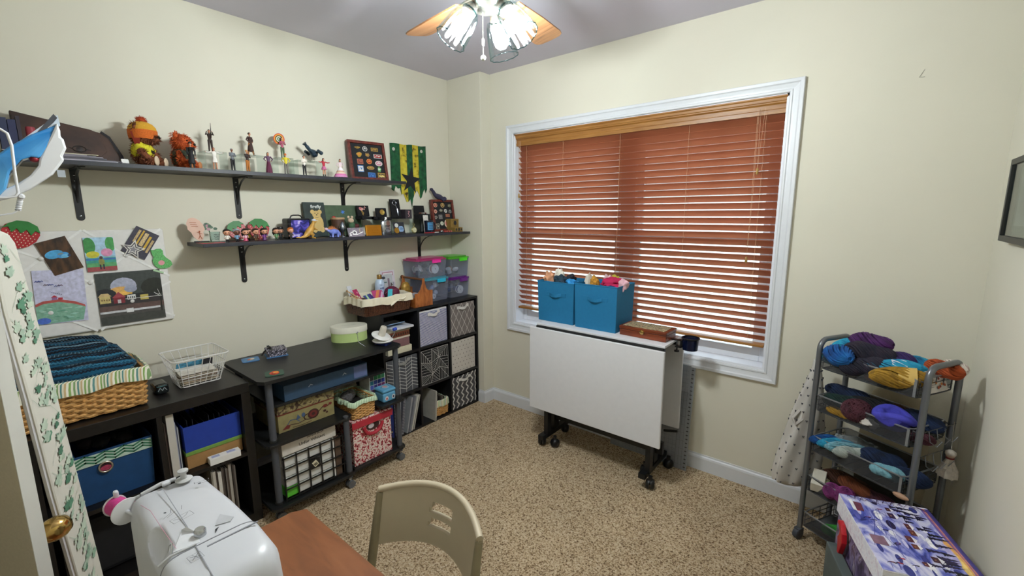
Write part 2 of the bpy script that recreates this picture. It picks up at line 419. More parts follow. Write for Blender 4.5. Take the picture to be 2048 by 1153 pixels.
MB().bb(.617, 2.353, YB-.027, YB+.027, .826, .842, TAN).build('bottom_rail', bl, bevel=.003)
CORD = C('#c59a78', .7)
for x in (.70, 1.02, 1.45, 1.88, 2.27):
    m = MB()
    for y in (-.026, .026): m.tube([(x, YB+y, .842), (x, YB+y, 2.09)], .0009, CORD, 4)
    z = zt
    for i in range(NS):
        z = zt+(zb-zt)*i/(NS-1); m.tube([(x+.003, YB-.026, z+.012), (x+.003, YB+.026, z-.018)], .0007, CORD, 3)
    m.build('ladder_cord', bl)
def pull(xs, z0, nm='pull_cord'):
    m = MB()
    for x in xs: m.tube([(x, D-.004, 2.10), (x+.004, D-.006, z0+.3), ((xs[0]+xs[-1])/2, D-.006, z0)], .0009, CORD, 4)
    o = m.build(nm, bl); MB().lathe([(.0035, .0), (.007, .006), (.006, .03), (.003, .034)], C('#a8854a', .4), 10, ((xs[0]+xs[-1])/2, D-.006, z0-.034)).build('tassel', o)
pull((2.245, 2.265), 1.80); pull((2.235, 2.24), 1.33); pull((.645, .655), 1.72); pull((.66, .665), 1.45)

# ------------------------------------------------------------------ door, with the ironing board and the iron hung behind it
dr = bpy.data.objects.new('door_1', None); COL.objects.link(dr); dr['kind'] = 'structure'; WM['door_1'] = T(.95, -.30, 0); dr.location = (.95, -.30, 0)
uv = (math.cos(math.radians(30)), math.sin(math.radians(30))); nn = (-uv[1], uv[0])
DM = Matrix(((-uv[0], -nn[0], 0, 1.635), (-uv[1], -nn[1], 0, .016), (0, 0, 1, 0), (0, 0, 0, 1)))   # x along the leaf from its free edge, y through its thickness (0 = far face)
DOOR_SHADE = C('#a89e88', .6, nz=.04, sc=200)  # darker taupe paints in the shade on the leaf's near face
m = MB(DM); m.bb(0, .74, 0, .020, .01, 2.03, DOOR_SHADE)
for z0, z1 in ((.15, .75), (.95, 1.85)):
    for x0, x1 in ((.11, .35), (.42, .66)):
        m.bb(x0, x1, .020, .024, z0, z1, DOOR_SHADE).bb(x0+.03, x1-.03, .024, .028, z0+.03, z1-.03, DOOR_SHADE)
m.build('door_leaf', dr, bevel=.002); MB(DM).bb(-.0015, 0, 0, .020, .01, 2.03, C('#cfcfc8', .5, nz=.02)).bb(-.0015, .012, -.0012, .0, .01, 2.03, C('#cfcfc8', .5, nz=.02)).build('door_edge', dr)  # edge strip stays in the paler, lit door tone
k = MB(DM @ T(.06, 0, .945) @ RX(PI/2)); k.lathe([(.03, 0), (.031, .004), (.012, .008), (.010, .022), (.012, .028), (.019, .036), (.0235, .048), (.023, .062), (.017, .074), (.007, .080), (0, .081)], BRASS, 24); k.build('door_knob', dr)

# ironing board: plane from A (near, left edge) to the far right edge
BA = Vector((1.52, .045, .70)); be = Vector((-.19, .061, 0)).normalized(); BM = Matrix(((be.x, 0, be.y, BA.x), (be.y, 0, -be.x, BA.y), (0, 1, 0, BA.z), (0, 0, 0, 1)))
# local x along the board's width, y up, z = normal; make the normal face the room
nrm = Vector((be.y, -be.x, 0)); 
if nrm.dot(Vector((2.78, 0, 0))-Vector((1.5, .05, 0))) < 0:
    BM = Matrix(((be.x, 0, -be.y, BA.x), (be.y, 0, be.x, BA.y), (0, 1, 0, BA.z), (0, 0, 0, 1)))
ib = thing('ironing_board', 'ironing board under an ivy-print cover, hung upright beside the door', 'ironing board', (1.50, .05, .2))
outl = [(.03, .822), (.012, .835), (-.02, .842), (-.05, .83), (-.07, .79), (-.070, .70), (-.040, .529), (-.010, .309), (.026, .108), (.050, -.02), (.13, -.52), (.30, -.52), (.201, -.049), (.16, .193), (.119, .403), (.089, .587), (.054, .732), (.038, .79)]
COVER = C('#c0beb2', .9, nz=.04, sc=8)
cv = MB(BM); n_ = len(outl); cx_, cy_ = .05, .3
sg = 1
inner = [(x+(cx_-x)*.06, y+(cy_-y)*.01) for x, y in outl]
cv.loft([[(x, y, -.010) for x, y in inner], [(x, y, -.008) for x, y in outl], [(x, y, -.002) for x, y in outl], [(x, y, 0) for x, y in inner]], COVER, smooth=False)
cvo = cv.build('board_cover', ib)
hm = MB(BM); hm.tube([(x, y, -.008) for x, y in outl[3:11]], .004, C('#c4c4c4', .9), 6); hm.build('cover_hem', cvo)
LG = [C(h, .9, nz=.1) for h in ('#4c7a60', '#7f9c86', '#a9b8a4', '#98ab98', '#3f6a52')]
lf = MB(BM @ T(0, 0, .0006))
def ivy(x, y, s, a, m):
    pts = [(0, -.5), (.35, -.62), (.6, -.2), (.38, .0), (.62, .42), (.22, .30), (0, .85), (-.22, .30), (-.62, .42), (-.38, 0), (-.6, -.2), (-.35, -.62)]
    return ('p', [(x+s*(px*math.cos(a)-py*math.sin(a))*1.9, y+s*(px*math.sin(a)+py*math.cos(a))) for px, py in pts], m)
def inside(x, y):
    c = False; j = n_-1
    for i in range(n_):
        xi, yi = inner[i]; xj, yj = inner[j]
        if (yi > y) != (yj > y) and x < (xj-xi)*(y-yi)/(yj-yi)+xi: c = not c
        j = i
    return c
rr = random.Random(4); shp = []
y = -.45; sgn = 1
while y < .80:
    xc = .02+.16*(.6-y); stem = [(xc-sgn*.05, y-.02), (xc-sgn*.01, y+.012), (xc+sgn*.045, y+.03), (xc+sgn*.075, y+.055)]
    stem = [q for q in stem if inside(*q)]
    if len(stem) > 1: lf.flat([('l', stem, .0010, LG[3])])
    for kx in range(15):
        x_ = xc+rr.uniform(-.075, .075); y_ = y+rr.uniform(-.03, .05); s_ = rr.uniform(.009, .019)
        if inside(x_-.018, y_) and inside(x_+.018, y_) and inside(x_, y_+.015): lf.flat([ivy(x_, y_, s_, rr.uniform(-.9, .9), LG[rr.choice((0, 1, 2, 2, 2, 3, 3, 4))])], z=.0006+.0001*kx)
    y += .083; sgn = -sgn
lf.build('ivy_print', cvo, kind='stuff')
MB(BM).bb(.06, .09, -.5, .5, -.025, -.012, BLACK).build('board_leg', ib)

# iron on its wire rest: side profile in a vertical plane
pe = Vector((.088, .996, 0)).normalized(); IM = Matrix(((pe.x, 0, pe.y, 1.148), (pe.y, 0, -pe.x, .144), (0, 1, 0, 1.726), (0, 0, 0, 1))) @ Matrix.Scale(1.2, 4)
ir = thing('steam_iron', 'blue and white steam iron hanging at the top left by the shelf', 'iron', (1.14, .14, 1.60))
def slab(pts, z0, z1, mat, name, par, bev=.003, M=IM):
    return MB(M).prism(pts, z0, z1, mat).build(name, par, bevel=bev)
IBLUE = ramp_mat('iron_blue_plastic', [(.3, '#1f6fb0'), (.7, '#5aa6d8')], (9, 9, 9), .2, 2)
def wedge(pts, half, nose, mat, name, bev=.003):
    """profile extruded sideways, narrowing towards the nose at the right"""
    m = MB(IM); hw = lambda x: half*(1-.75*max(0, min(1, (x+.05)/.08))**1.5) if nose else half
    m.loft([[(x, y, sg_*hw(x)) for x, y in pts] for sg_ in (-1, 1)], mat, smooth=False); return m.build(name, ir, bevel=bev)
wedge([(-.13, -.145), (-.066, -.052), (.025, .078), (.030, .071), (-.062, -.066), (-.126, -.155)], .022, True, C('#4a4d55', .3, .5), 'soleplate', 0)
wedge([(-.126, -.155), (-.062, -.066), (.029, .070), (.030, .058), (-.013, .030), (-.046, .004), (-.064, -.014), (-.12, -.10)], .0195, True, C('#b9c4cf', .3), 'heat_shield')
wedge([(-.12, -.10), (-.064, -.014), (-.046, .004), (-.013, .031), (.029, .059), (.029, .046), (-.006, -.014), (-.018, -.013), (-.032, -.020), (-.050, -.044), (-.060, -.078), (-.075, -.098), (-.12, -.14)], .0235, True, IBLUE, 'water_tank', .004)
slab([(.028, .061), (.031, .045), (.030, .032), (.034, .028), (.036, .010), (.028, -.007), (.030, -.014), (.009, -.046), (-.028, -.078), (-.058, -.096), (-.078, -.103), (-.078, -.086), (-.063, -.079), (-.055, -.074), (-.044, -.067), (-.024, -.049), (-.010, -.029), (-.007, -.015), (.004, .010), (.015, .032)], -.012, .012, WHITEPL, 'handle', ir, .005)
MB(IM).ball((-.014, -.016, .002), (.008, .007, .014), C('#8f1d2a', .4), 10).build('steam_button', ir)
MB(IM).bb(.016, .028, -.050, -.036, -.010, .010, C('#aeb6be', .4)).build('dial', ir)
cs = MB(IM); P = []
for i in range(90):
    t = i/89; a = t*2*PI*8; P.append((-.042-.008*t+.0035*math.cos(a), -.090-.030*t, .0035*math.sin(a)))
cs.tube(P, .0016, WHITEPL, 6); cs.tube([(-.050, -.120, 0), (-.058, -.126, 0), (-.08, -.131, 0), (-.13, -.13, 0)], .0016, WHITEPL, 6)
cs.lathe([(.004, -.002), (.006, .004), (.003, .009)], WHITEPL, 10, (-.042, -.092, 0)); cs.build('spiral_cord', ir)
ho = MB(IM); ho.tube([(-.12, .042, .04), (-.07, .038, .04), (-.052, .034, .04), (-.044, .027, .04), (-.041, .005, .04), (-.0435, -.05, .04), (-.044, -.086, .04), (-.048, -.0925, .04), (-.06, -.096, .04), (-.12, -.097, .04)], .0024, WHITEPL, 8)
ho.tube([(-.12, .042, .04), (-.12, .042, -.045)], .0024, WHITEPL, 6).tube([(-.12, -.097, .04), (-.12, -.097, -.045)], .0024, WHITEPL, 6)
tag(ho.build('iron_rest'), 'white coated wire rest looped around the hanging iron', 'rack')

# ------------------------------------------------------------------ ceiling fan with three glass shades
HX, HY = 1.70, 1.20
fan = thing('ceiling_fan', 'ceiling fan with oak blades and three lit fluted glass shades', 'ceiling fan', (HX, HY, H))
PEW = C('#8a8880', .25, .9, nz=.03)
f = MB(); f.lathe([(.07, 2.62), (.065, 2.58), (.02, 2.55), (.015, 2.44), (.06, 2.43), (.10, 2.40), (.11, 2.35), (.10, 2.30), (.05, 2.285), (.045, 2.27)], PEW, 24, (HX, HY, 0)); f.build('motor_housing', fan)
f = MB(); f.lathe([(.02, 2.275), (.055, 2.27), (.062, 2.255), (.05, 2.24), (.02, 2.232), (0, 2.23)], PEW, 24, (HX, HY, 0)); f.build('light_hub', fan)
FW = ramp_mat('oak_fan_blade', [(.25, '#4a2e1e'), (.42, '#7a5233'), (.75, '#8c6544')], (3, 60, 20), .35, 3, dist=.4)
def blade(a):
    M = T(HX, HY, 2.295) @ RZ(a) @ RX(math.radians(-12)); m = MB(M)
    pts = [(.13, -.045), (.30, -.058), (.44, -.062), (.462, -.058), (.475, -.042), (.478, .0), (.475, .042), (.462, .058), (.44, .062), (.30, .058), (.13, .045)]
    m.prism(pts, -.003, .003, FW); b = m.build('blade', fan, bevel=.001)
    MB(M).bb(.06, .17, -.018, .018, .003, .008, PEW).build('blade_bracket', b)
for k in range(5): blade(math.radians(99+72*k))
FLUTE = glassmat('fluted_glass', '#f8fdfd', 1.3, .02)
t = FLUTE.node_tree; trn = [n for n in t.nodes if n.type == 'BSDF_TRANSPARENT'][0]; lw = t.nodes.new('ShaderNodeLayerWeight'); lw.inputs[0].default_value = .35
rp_ = t.nodes.new('ShaderNodeValToRGB'); rp_.color_ramp.elements[0].position = .25; rp_.color_ramp.elements[0].color = (.97, .99, .99, 1); rp_.color_ramp.elements[1].position = .9; rp_.color_ramp.elements[1].color = (.42, .66, .72, 1)
t.links.new(lw.outputs['Facing'], rp_.inputs[0]); t.links.new(rp_.outputs[0], trn.inputs[0])
RIMG = glassmat('glass_rim', '#7fb4b8', 1.5, .1)
BULB = bpy.data.materials.new('lit_bulb'); BULB.use_nodes = True
t = BULB.node_tree; t.nodes.remove(t.nodes['Principled BSDF']); em = t.nodes.new('ShaderNodeEmission'); em.inputs[0].default_value = (.955, .985, 1, 1); em.inputs[1].default_value = BULB_STRENGTH
t.links.new(em.outputs[0], t.nodes['Material Output'].inputs[0])
for a in (8, 108, 238):
    ar = math.radians(a); tilt = math.radians(35); M = T(HX+.055*math.cos(ar), HY+.055*math.sin(ar), 2.245) @ RZ(ar) @ RY(-tilt) @ RX(PI)
    # local +z points down and outwards
    l = MB(M); l.lathe([(.012, -.01), (.018, 0), (.024, .012), (.024, .028), (.019, .032)], PEW, 16); lo = l.build('lamp_holder', fan)
    s_ = MB(M); s_.shell([(.024, .018), (.034, .020), (.040, .034), (.046, .075), (.050, .112), (.052, .135)], FLUTE, 72, flute=12, fa=.028)
    s_.shell([(.049, .135), (.047, .112), (.043, .075), (.037, .034), (.030, .022)], FLUTE, 72, flute=12, fa=.028)
    P_ = [((.052*(1+.028*math.cos(12*2*PI*k/72)))*math.cos(2*PI*k/72), (.052*(1+.028*math.cos(12*2*PI*k/72)))*math.sin(2*PI*k/72), .135) for k in range(72)]; gs_ = s_.build('glass_shade', lo)
    s_ = MB(M); s_.tube(P_, .0016, RIMG, 5, closed=True); s_.tube([(.026*math.cos(2*PI*k/30), .026*math.sin(2*PI*k/30), .019) for k in range(30)], .0014, RIMG, 5, closed=True); s_.build('shade_rim', lo)
    MB(M).lathe([(.010, .03), (.014, .045), (.022, .062), (.0255, .080), (.022, .098), (.012, .108), (0, .111)], BULB, 16).build('bulb', lo)
ch = MB(); CHN = C('#5c5a50', .5, .3)
for i in range(24): ch.ball((HX-.01, HY-.02, 2.23-i*.0035), .0013, CHN, 6)
co_ = ch.build('pull_chain', fan)
MB().lathe([(.0035, 0), (.004, .02), (.0025, .024)], CHN, 8, (HX-.01, HY-.02, 2.125)).tube([(HX-.01, HY-.02, 2.147), (HX-.01, HY-.02, 2.09)], .0009, CHN, 5).ball((HX-.01, HY-.02, 2.088), .009, C('#dfe4dc', .3), 12).build('chain_pull', co_)
# ------------------------------------------------------------------ wall shelves
def bracket(y, ztop, par, L=.225, wd=.028, arm=.20):
    m = MB(); m.tube([(.003, y, ztop-.001), (.003, y, ztop-L+wd/2)], wd/2, BLACK, 4, flat=1) if False else None
    pts = [(y-wd/2, ztop), (y+wd/2, ztop)]+[(y+wd/2*math.cos(a), ztop-L+wd/2-wd/2*math.sin(a)) for a in [PI*k/8 for k in range(9)]]
    m.add([(.0, a, b) for a, b in pts]+[(.004, a, b) for a, b in pts], [tuple(range(len(pts)-1, -1, -1)), tuple(range(len(pts), 2*len(pts)))]+[(i, (i+1) % len(pts), len(pts)+(i+1) % len(pts), len(pts)+i) for i in range(len(pts))], BLACK)
    m.bb(.0, arm, y-wd/2, y+wd/2, ztop-.004, ztop, BLACK)
    arc = [(.006+(arm*.78)*(1-math.cos(t)), y, ztop-.006-(L*.62)*(1-math.sin(t))) for t in [PI/2*k/10 for k in range(11)]]
    m.tube(arc, .0055, BLACK, 6, flat=.5)
    b = m.build('bracket', par)
    sc = MB()
    for z in (ztop-.025, ztop-.05, ztop-L+.02): sc.ball((.0045, y, z), (.002, .0045, .0045), SILVER, 8)
    sc.build('screw_heads', b, kind='stuff')
ZU = 1.790; ZL = 1.430
us = thing('wall_shelf', 'upper long black wall shelf on curved brackets, carrying bears and figurines', 'shelf', (.12, .8, ZU-.018))
MB().bb(.002, .25, -.33, 1.945, ZU-.018, ZU, SHELFB).build('shelf_board', us, bevel=.001)
for y in (.330, .975, 1.612): bracket(y, ZU-.018, us)
ls = thing('wall_shelf', 'lower black wall shelf crowded with small souvenirs, toys and tins', 'shelf', (.12, 1.6, ZL-.018))
MB().bb(.002, .25, .715, 2.555, ZL-.018, ZL, SHELFB).build('shelf_board', ls, bevel=.001)
for y in (.968, 1.606, 2.234): bracket(y, ZL-.018, ls)

# ------------------------------------------------------------------ things on the upper shelf
LF = lambda x, y, z: frame((x, y, z), (0, 1, 0), (0, 0, 1))      # print plane on things that face the room from the left wall
def book(x0, x1, y0, y1, z0, z1, cov, label, cat='book', spine='x', name='book', M=None, th=.003, group=None):
    t_ = thing(name, label, cat, ((x0+x1)/2, (y0+y1)/2, z0) if M is None else tuple(M.translation), 0, group)
    m = MB(M); p_ = MB(M)
    if spine == 'x':    # thin along y
        m.bb(x0, x1, y0, y0+th, z0, z1, cov).bb(x0, x1, y1-th, y1, z0, z1, cov).bb(x1-th, x1, y0+th, y1-th, z0, z1, cov); p_.bb(x0+.004, x1-th, y0+th, y1-th, z0+.004, z1-.004, PAPER)
    else:               # lying flat, thin along z, spine to the room (+x)
        m.bb(x0, x1, y0, y1, z0, z0+th, cov).bb(x0, x1, y0, y1, z1-th, z1, cov).bb(x1-th, x1, y0, y1, z0+th, z1-th, cov); p_.bb(x0+.004, x1-th, y0+.004, y1-.004, z0+th, z1-th, PAPER)
    m.build('cover', t_); p_.build('pages', t_); return t_
b1 = book(.03, .20, .095, .12, ZU, 1.985, C('#5c5747', .7, nz=.5, sc=60), 'tall book with dark patterned cover at left end of top shelf')
book(.04, .20, .122, .145, ZU, 1.935, C('#222b4a', .6), 'left navy blue book leaning beside the brown satchel')
book(.04, .20, .147, .168, ZU, 1.93, C('#20264a', .6), 'right navy blue book leaning beside the brown satchel')
book(.05, .20, .170, .180, ZU, 1.945, C('#2b2230', .6), 'thin dark notebook between navy books and satchel')
m = MB(T(.19, .205, ZU) ); m.lathe([(.012, 0), (.014, .004), (.014, .115), (.012, .12)], C('#8c2f3a', .5), 16); tag(m.build('red_cylinder'), 'dark red upright cylinder in front of the brown satchel', 'canister')
# brown satchel leaning on the wall
SM = frame((.10, .165, ZU+.0), (0, 1, 0), (-.28, 0, 1))
sat = thing('satchel', 'flat brown leather satchel leaning on the wall behind a stack of comics', 'bag', (.09, .33, ZU))
LEA = ramp_mat('worn_brown_leather', [(.3, '#2c1d16'), (.7, '#4a3226')], (14, 14, 14), .55, 4, .3)
m = MB(SM); op = [(0, 0), (.30, 0), (.315, .012), (.315, .045), (.288, .125), (.265, .146), (.22, .160), (0, .205)]
m.prism(op, -.02, .004, LEA); m.build('body', sat, bevel=.005)
m = MB(SM); m.prism([(.312, .0), (.335, .0), (.328, .05), (.296, .135), (.27, .158), (.265, .15), (.288, .125), (.315, .05)], -.035, -.004, BLACK); m.build('side_panel', sat)
m = MB(SM); m.prism([(.004, .035), (.25, .035), (.274, .06), (.262, .13), (.235, .155), (.004, .185)], .004, .0065, LEA); fl = m.build('flap', sat, bevel=.002)
m = MB(SM @ T(.185, .062, .0065)); m.tube([(.021*math.cos(a), .0135*math.sin(a), .001) for a in [k*PI/12 for k in range(24)]], .002, C('#15100e', .4), 6, closed=True); m.lathe([(.011, 0), (.011, .002), (0, .003)], C('#241a16', .4), 16); m.tube([(-.035, .006, 0), (-.022, 0, .001)], .0015, C('#15100e'), 4).tube([(.022, 0, .001), (.036, -.003, 0)], .0015, C('#15100e'), 4); m.build('emblem', sat)
# comics
cr = random.Random(3)
for i in range(9):
    z = ZU+.0005+i*.0026; y1 = .455-.012*i+cr.uniform(-.02, .02); a = cr.uniform(-.04, .04)
    mm = MB(T(.175, y1-.115, z) @ RZ(a)); mm.bb(-.07, .07, -.115, .115, 0, .0022, C(cr.choice(('#8a8692', '#6a6672', '#a29ca6', '#4b4852')), .4, nz=.3, sc=20))
    o = mm.build('magazine'); tag(o, ('lowest' if i == 0 else 'second lowest' if i == 1 else 'third lowest' if i == 2 else 'fourth lowest' if i == 3 else 'middle' if i == 4 else 'fourth from top' if i == 5 else 'third from top' if i == 6 else 'second from top' if i == 7 else 'topmost')+' thin magazine in the stack before the brown satchel', 'magazine', 'stack of magazines on the top shelf')
tag(MB(T(.17, .30, ZU+.026) @ RZ(.03)).bb(-.06, .06, -.1, .085, 0, .002, C('#d6cfae', .6)).build('envelope'), 'cream envelope lying on top of the magazine stack', 'envelope')
tag(MB(T(.235, .470, ZU) @ RY(-.5)).bb(-.01, .004, -.012, .012, 0, .020, WHITE).build('paper_tag'), 'small white folded tag at the shelf edge beside the beanie bear', 'tag')

def fur(parts, n, L, mat, parent, name='fur', seed=1, droop=.35):
    """short tufts over ellipsoids (centre, radii)"""
    q = random.Random(seed); m = MB(); tot = sum(r[0]*r[1]+r[1]*r[2]+r[0]*r[2] for c, r in parts)
    for c, r in parts:
        k = int(n*(r[0]*r[1]+r[1]*r[2]+r[0]*r[2])/tot)
        for _ in range(k):
            v = Vector((q.gauss(0, 1), q.gauss(0, 1), q.gauss(0, 1))).normalized()
            P = Vector((c[0]+v.x*r[0], c[1]+v.y*r[1], c[2]+v.z*r[2])); nrm_ = Vector((v.x/r[0], v.y/r[1], v.z/r[2])).normalized()
            d = (nrm_+Vector((q.uniform(-.5, .5), q.uniform(-.5, .5), q.uniform(-.5, .5)-droop))).normalized()*L*q.uniform(.6, 1.2)
            s_ = nrm_.cross(d); s_ = s_.normalized()*L*.16 if s_.length > 1e-6 else Vector((L*.16, 0, 0))
            m.add([P-s_, P+s_, P+d], [(0, 1, 2)], mat)
    return m.build(name, parent, kind='stuff')
def bear(x, y, s, face, fm, label, hat=None, shirt=None, vest=None, seed=1):
    """sitting plush bear, local +x is where it looks, s = height"""
    B = thing('teddy_bear', label, 'teddy bear', (x, y, ZU), face); Mx = WM[B.name] @ Matrix.Scale(s, 4)
    c, f2, fur_l = fm
    def W(p_): return Mx @ Vector(p_)
    body = MB(Mx); body.ball((0, 0, .30), (.17, .19, .28), c, 16); body.build('body', B)
    hd = MB(Mx); hd.ball((.06, 0, .66), (.21, .22, .20), c, 18); hd.ball((.24, 0, .60), (.12, .11, .095), c, 12)
    for sy in (-1, 1): hd.ball((.02, sy*.19, .83), (.05, .085, .085), c, 12)
    ho_ = hd.build('head', B)
    MB(Mx).ball((.355, 0, .635), (.03, .042, .032), C('#0c0b0b', .25), 10).build('nose', ho_)
    ey = MB(Mx)
    for sy in (-1, 1): ey.ball((.235, sy*.10, .72), .022, C('#0c0b0b', .15), 8)
    ey.build('eyes', ho_)
    fp = [(W((0, 0, .30)), (.17*s, .19*s, .28*s)), (W((.06, 0, .66)), (.215*s, .225*s, .20*s)), (W((.24, 0, .60)), (.12*s, .11*s, .09*s))]
    for sy in (-1, 1):
        am = MB(Mx); am.tube([(.03, sy*.15, .42), (.10, sy*.25, .30), (.19, sy*.24, .18)], [.065, .075, .07], c, 10); am.ball((.20, sy*.24, .17), (.07, .07, .07), c, 10); am.build('arm', B)
        lg = MB(Mx); lg.tube([(.05, sy*.13, .12), (.20, sy*.17, .11), (.34, sy*.19, .11)], [.10, .10, .085], c, 12); lo_ = lg.build('leg', B)
        MB(Mx).ball((.345, sy*.19, .115), (.035, .085, .11), f2, 12).build('foot_pad', lo_)
        fp += [(W((.02, sy*.19, .83)), (.06*s, .09*s, .09*s)), (W((.20, sy*.17, .11)), (.14*s, .10*s, .10*s)), (W((.12, sy*.24, .25)), (.08*s, .07*s, .12*s))]
    if shirt:
        sh = MB(Mx); sh.shell([(.175, .20), (.205, .28), (.205, .38), (.18, .46), (.12, .53)], shirt[0], 18); so_ = sh.build('shirt', B)
        MB(Mx @ frame((.203, .0, .33), (0, 1, 0), (-.15, 0, 1))).flat([('e', 0, 0, .07, .055, shirt[1]), ('r', -.05, .03, .05, .045, shirt[0])], z=.004).build('shirt_print', so_)
        sl = MB(Mx)
        for sy in (-1, 1): sl.tube([(.02, sy*.14, .46), (.08, sy*.24, .34)], [.085, .088], shirt[0], 12)
        sl.build('sleeve', so_)
    if hat:
        h_ = MB(Mx); h_.shell([(.255, -.13), (.268, -.02), (.268, .06)], hat[0], 22, (.05, 0, .72)); h_.shell([(.262, .055), (.245, .13), (.19, .20), (.10, .245), (.001, .26)], hat[1], 22, (.05, 0, .72))
        for sy in (-1, 1): h_.add([(-.06, sy*.258, .72), (.12, sy*.258, .72), (.07, sy*.235, .42), (-.01, sy*.235, .42), (-.06, sy*.22, .72), (.12, sy*.22, .72), (.07, sy*.215, .42), (-.01, sy*.215, .42)], [(0, 1, 2, 3), (7, 6, 5, 4), (0, 3, 7, 4), (1, 5, 6, 2), (3, 2, 6, 7)], hat[2])
        hh = h_.build('knit_hat', B); pm = MB(Mx); pm.ball((.05, 0, 1.0), (.085, .085, .075), hat[3], 12); po = pm.build('pompom', hh)
        fur([(W((.05, 0, 1.0)), (.085*s, .085*s, .075*s))], 260, s*.045, hat[3], B, 'pompom_wool', seed+9)
    if vest:
        ve = MB(Mx); ve.shell([(.185, .10), (.215, .25), (.21, .40), (.13, .53)], vest, 18); vo = ve.build('jacket', B)
        cl = MB(Mx)
        for sy in (-1, 1): cl.tube([(.16, sy*.03, .52), (.225, sy*.06, .38), (.225, sy*.05, .15)], [.02, .025, .02], C('#23302a', .8), 6)
        cl.build('lapel', vo)
    fur(fp, 2600, s*.07, fur_l, B, 'fur', seed)
    return B
F1 = ramp_mat('brown_plush', [(.3, '#5a2f1c'), (.7, '#8e5232')], (60, 60, 60), .9, 3); F2 = ramp_mat('orange_plush', [(.3, '#9c3c12'), (.7, '#d3622a')], (60, 60, 60), .9, 3)
bear(.135, .555, .205, math.radians(52), (F1, C('#cdb79c', .9), F1), 'brown teddy bear wearing an orange and yellow knit hat and yellow shirt',
     hat=(C('#c8641f', .9, nz=.2, sc=300), C('#cf9a2a', .9, nz=.1, sc=300), C('#8f2f1e', .9), C('#b0431b', .95, nz=.3)), shirt=(C('#d8cf2c', .8), C('#1a1a12', .8)), seed=2)
bear(.12, .705, .185, math.radians(48), (F2, C('#b87a4c', .9), F2), 'shaggy orange teddy bear in a dark green jacket, no hat', vest=C('#343c2c', .85), seed=5)

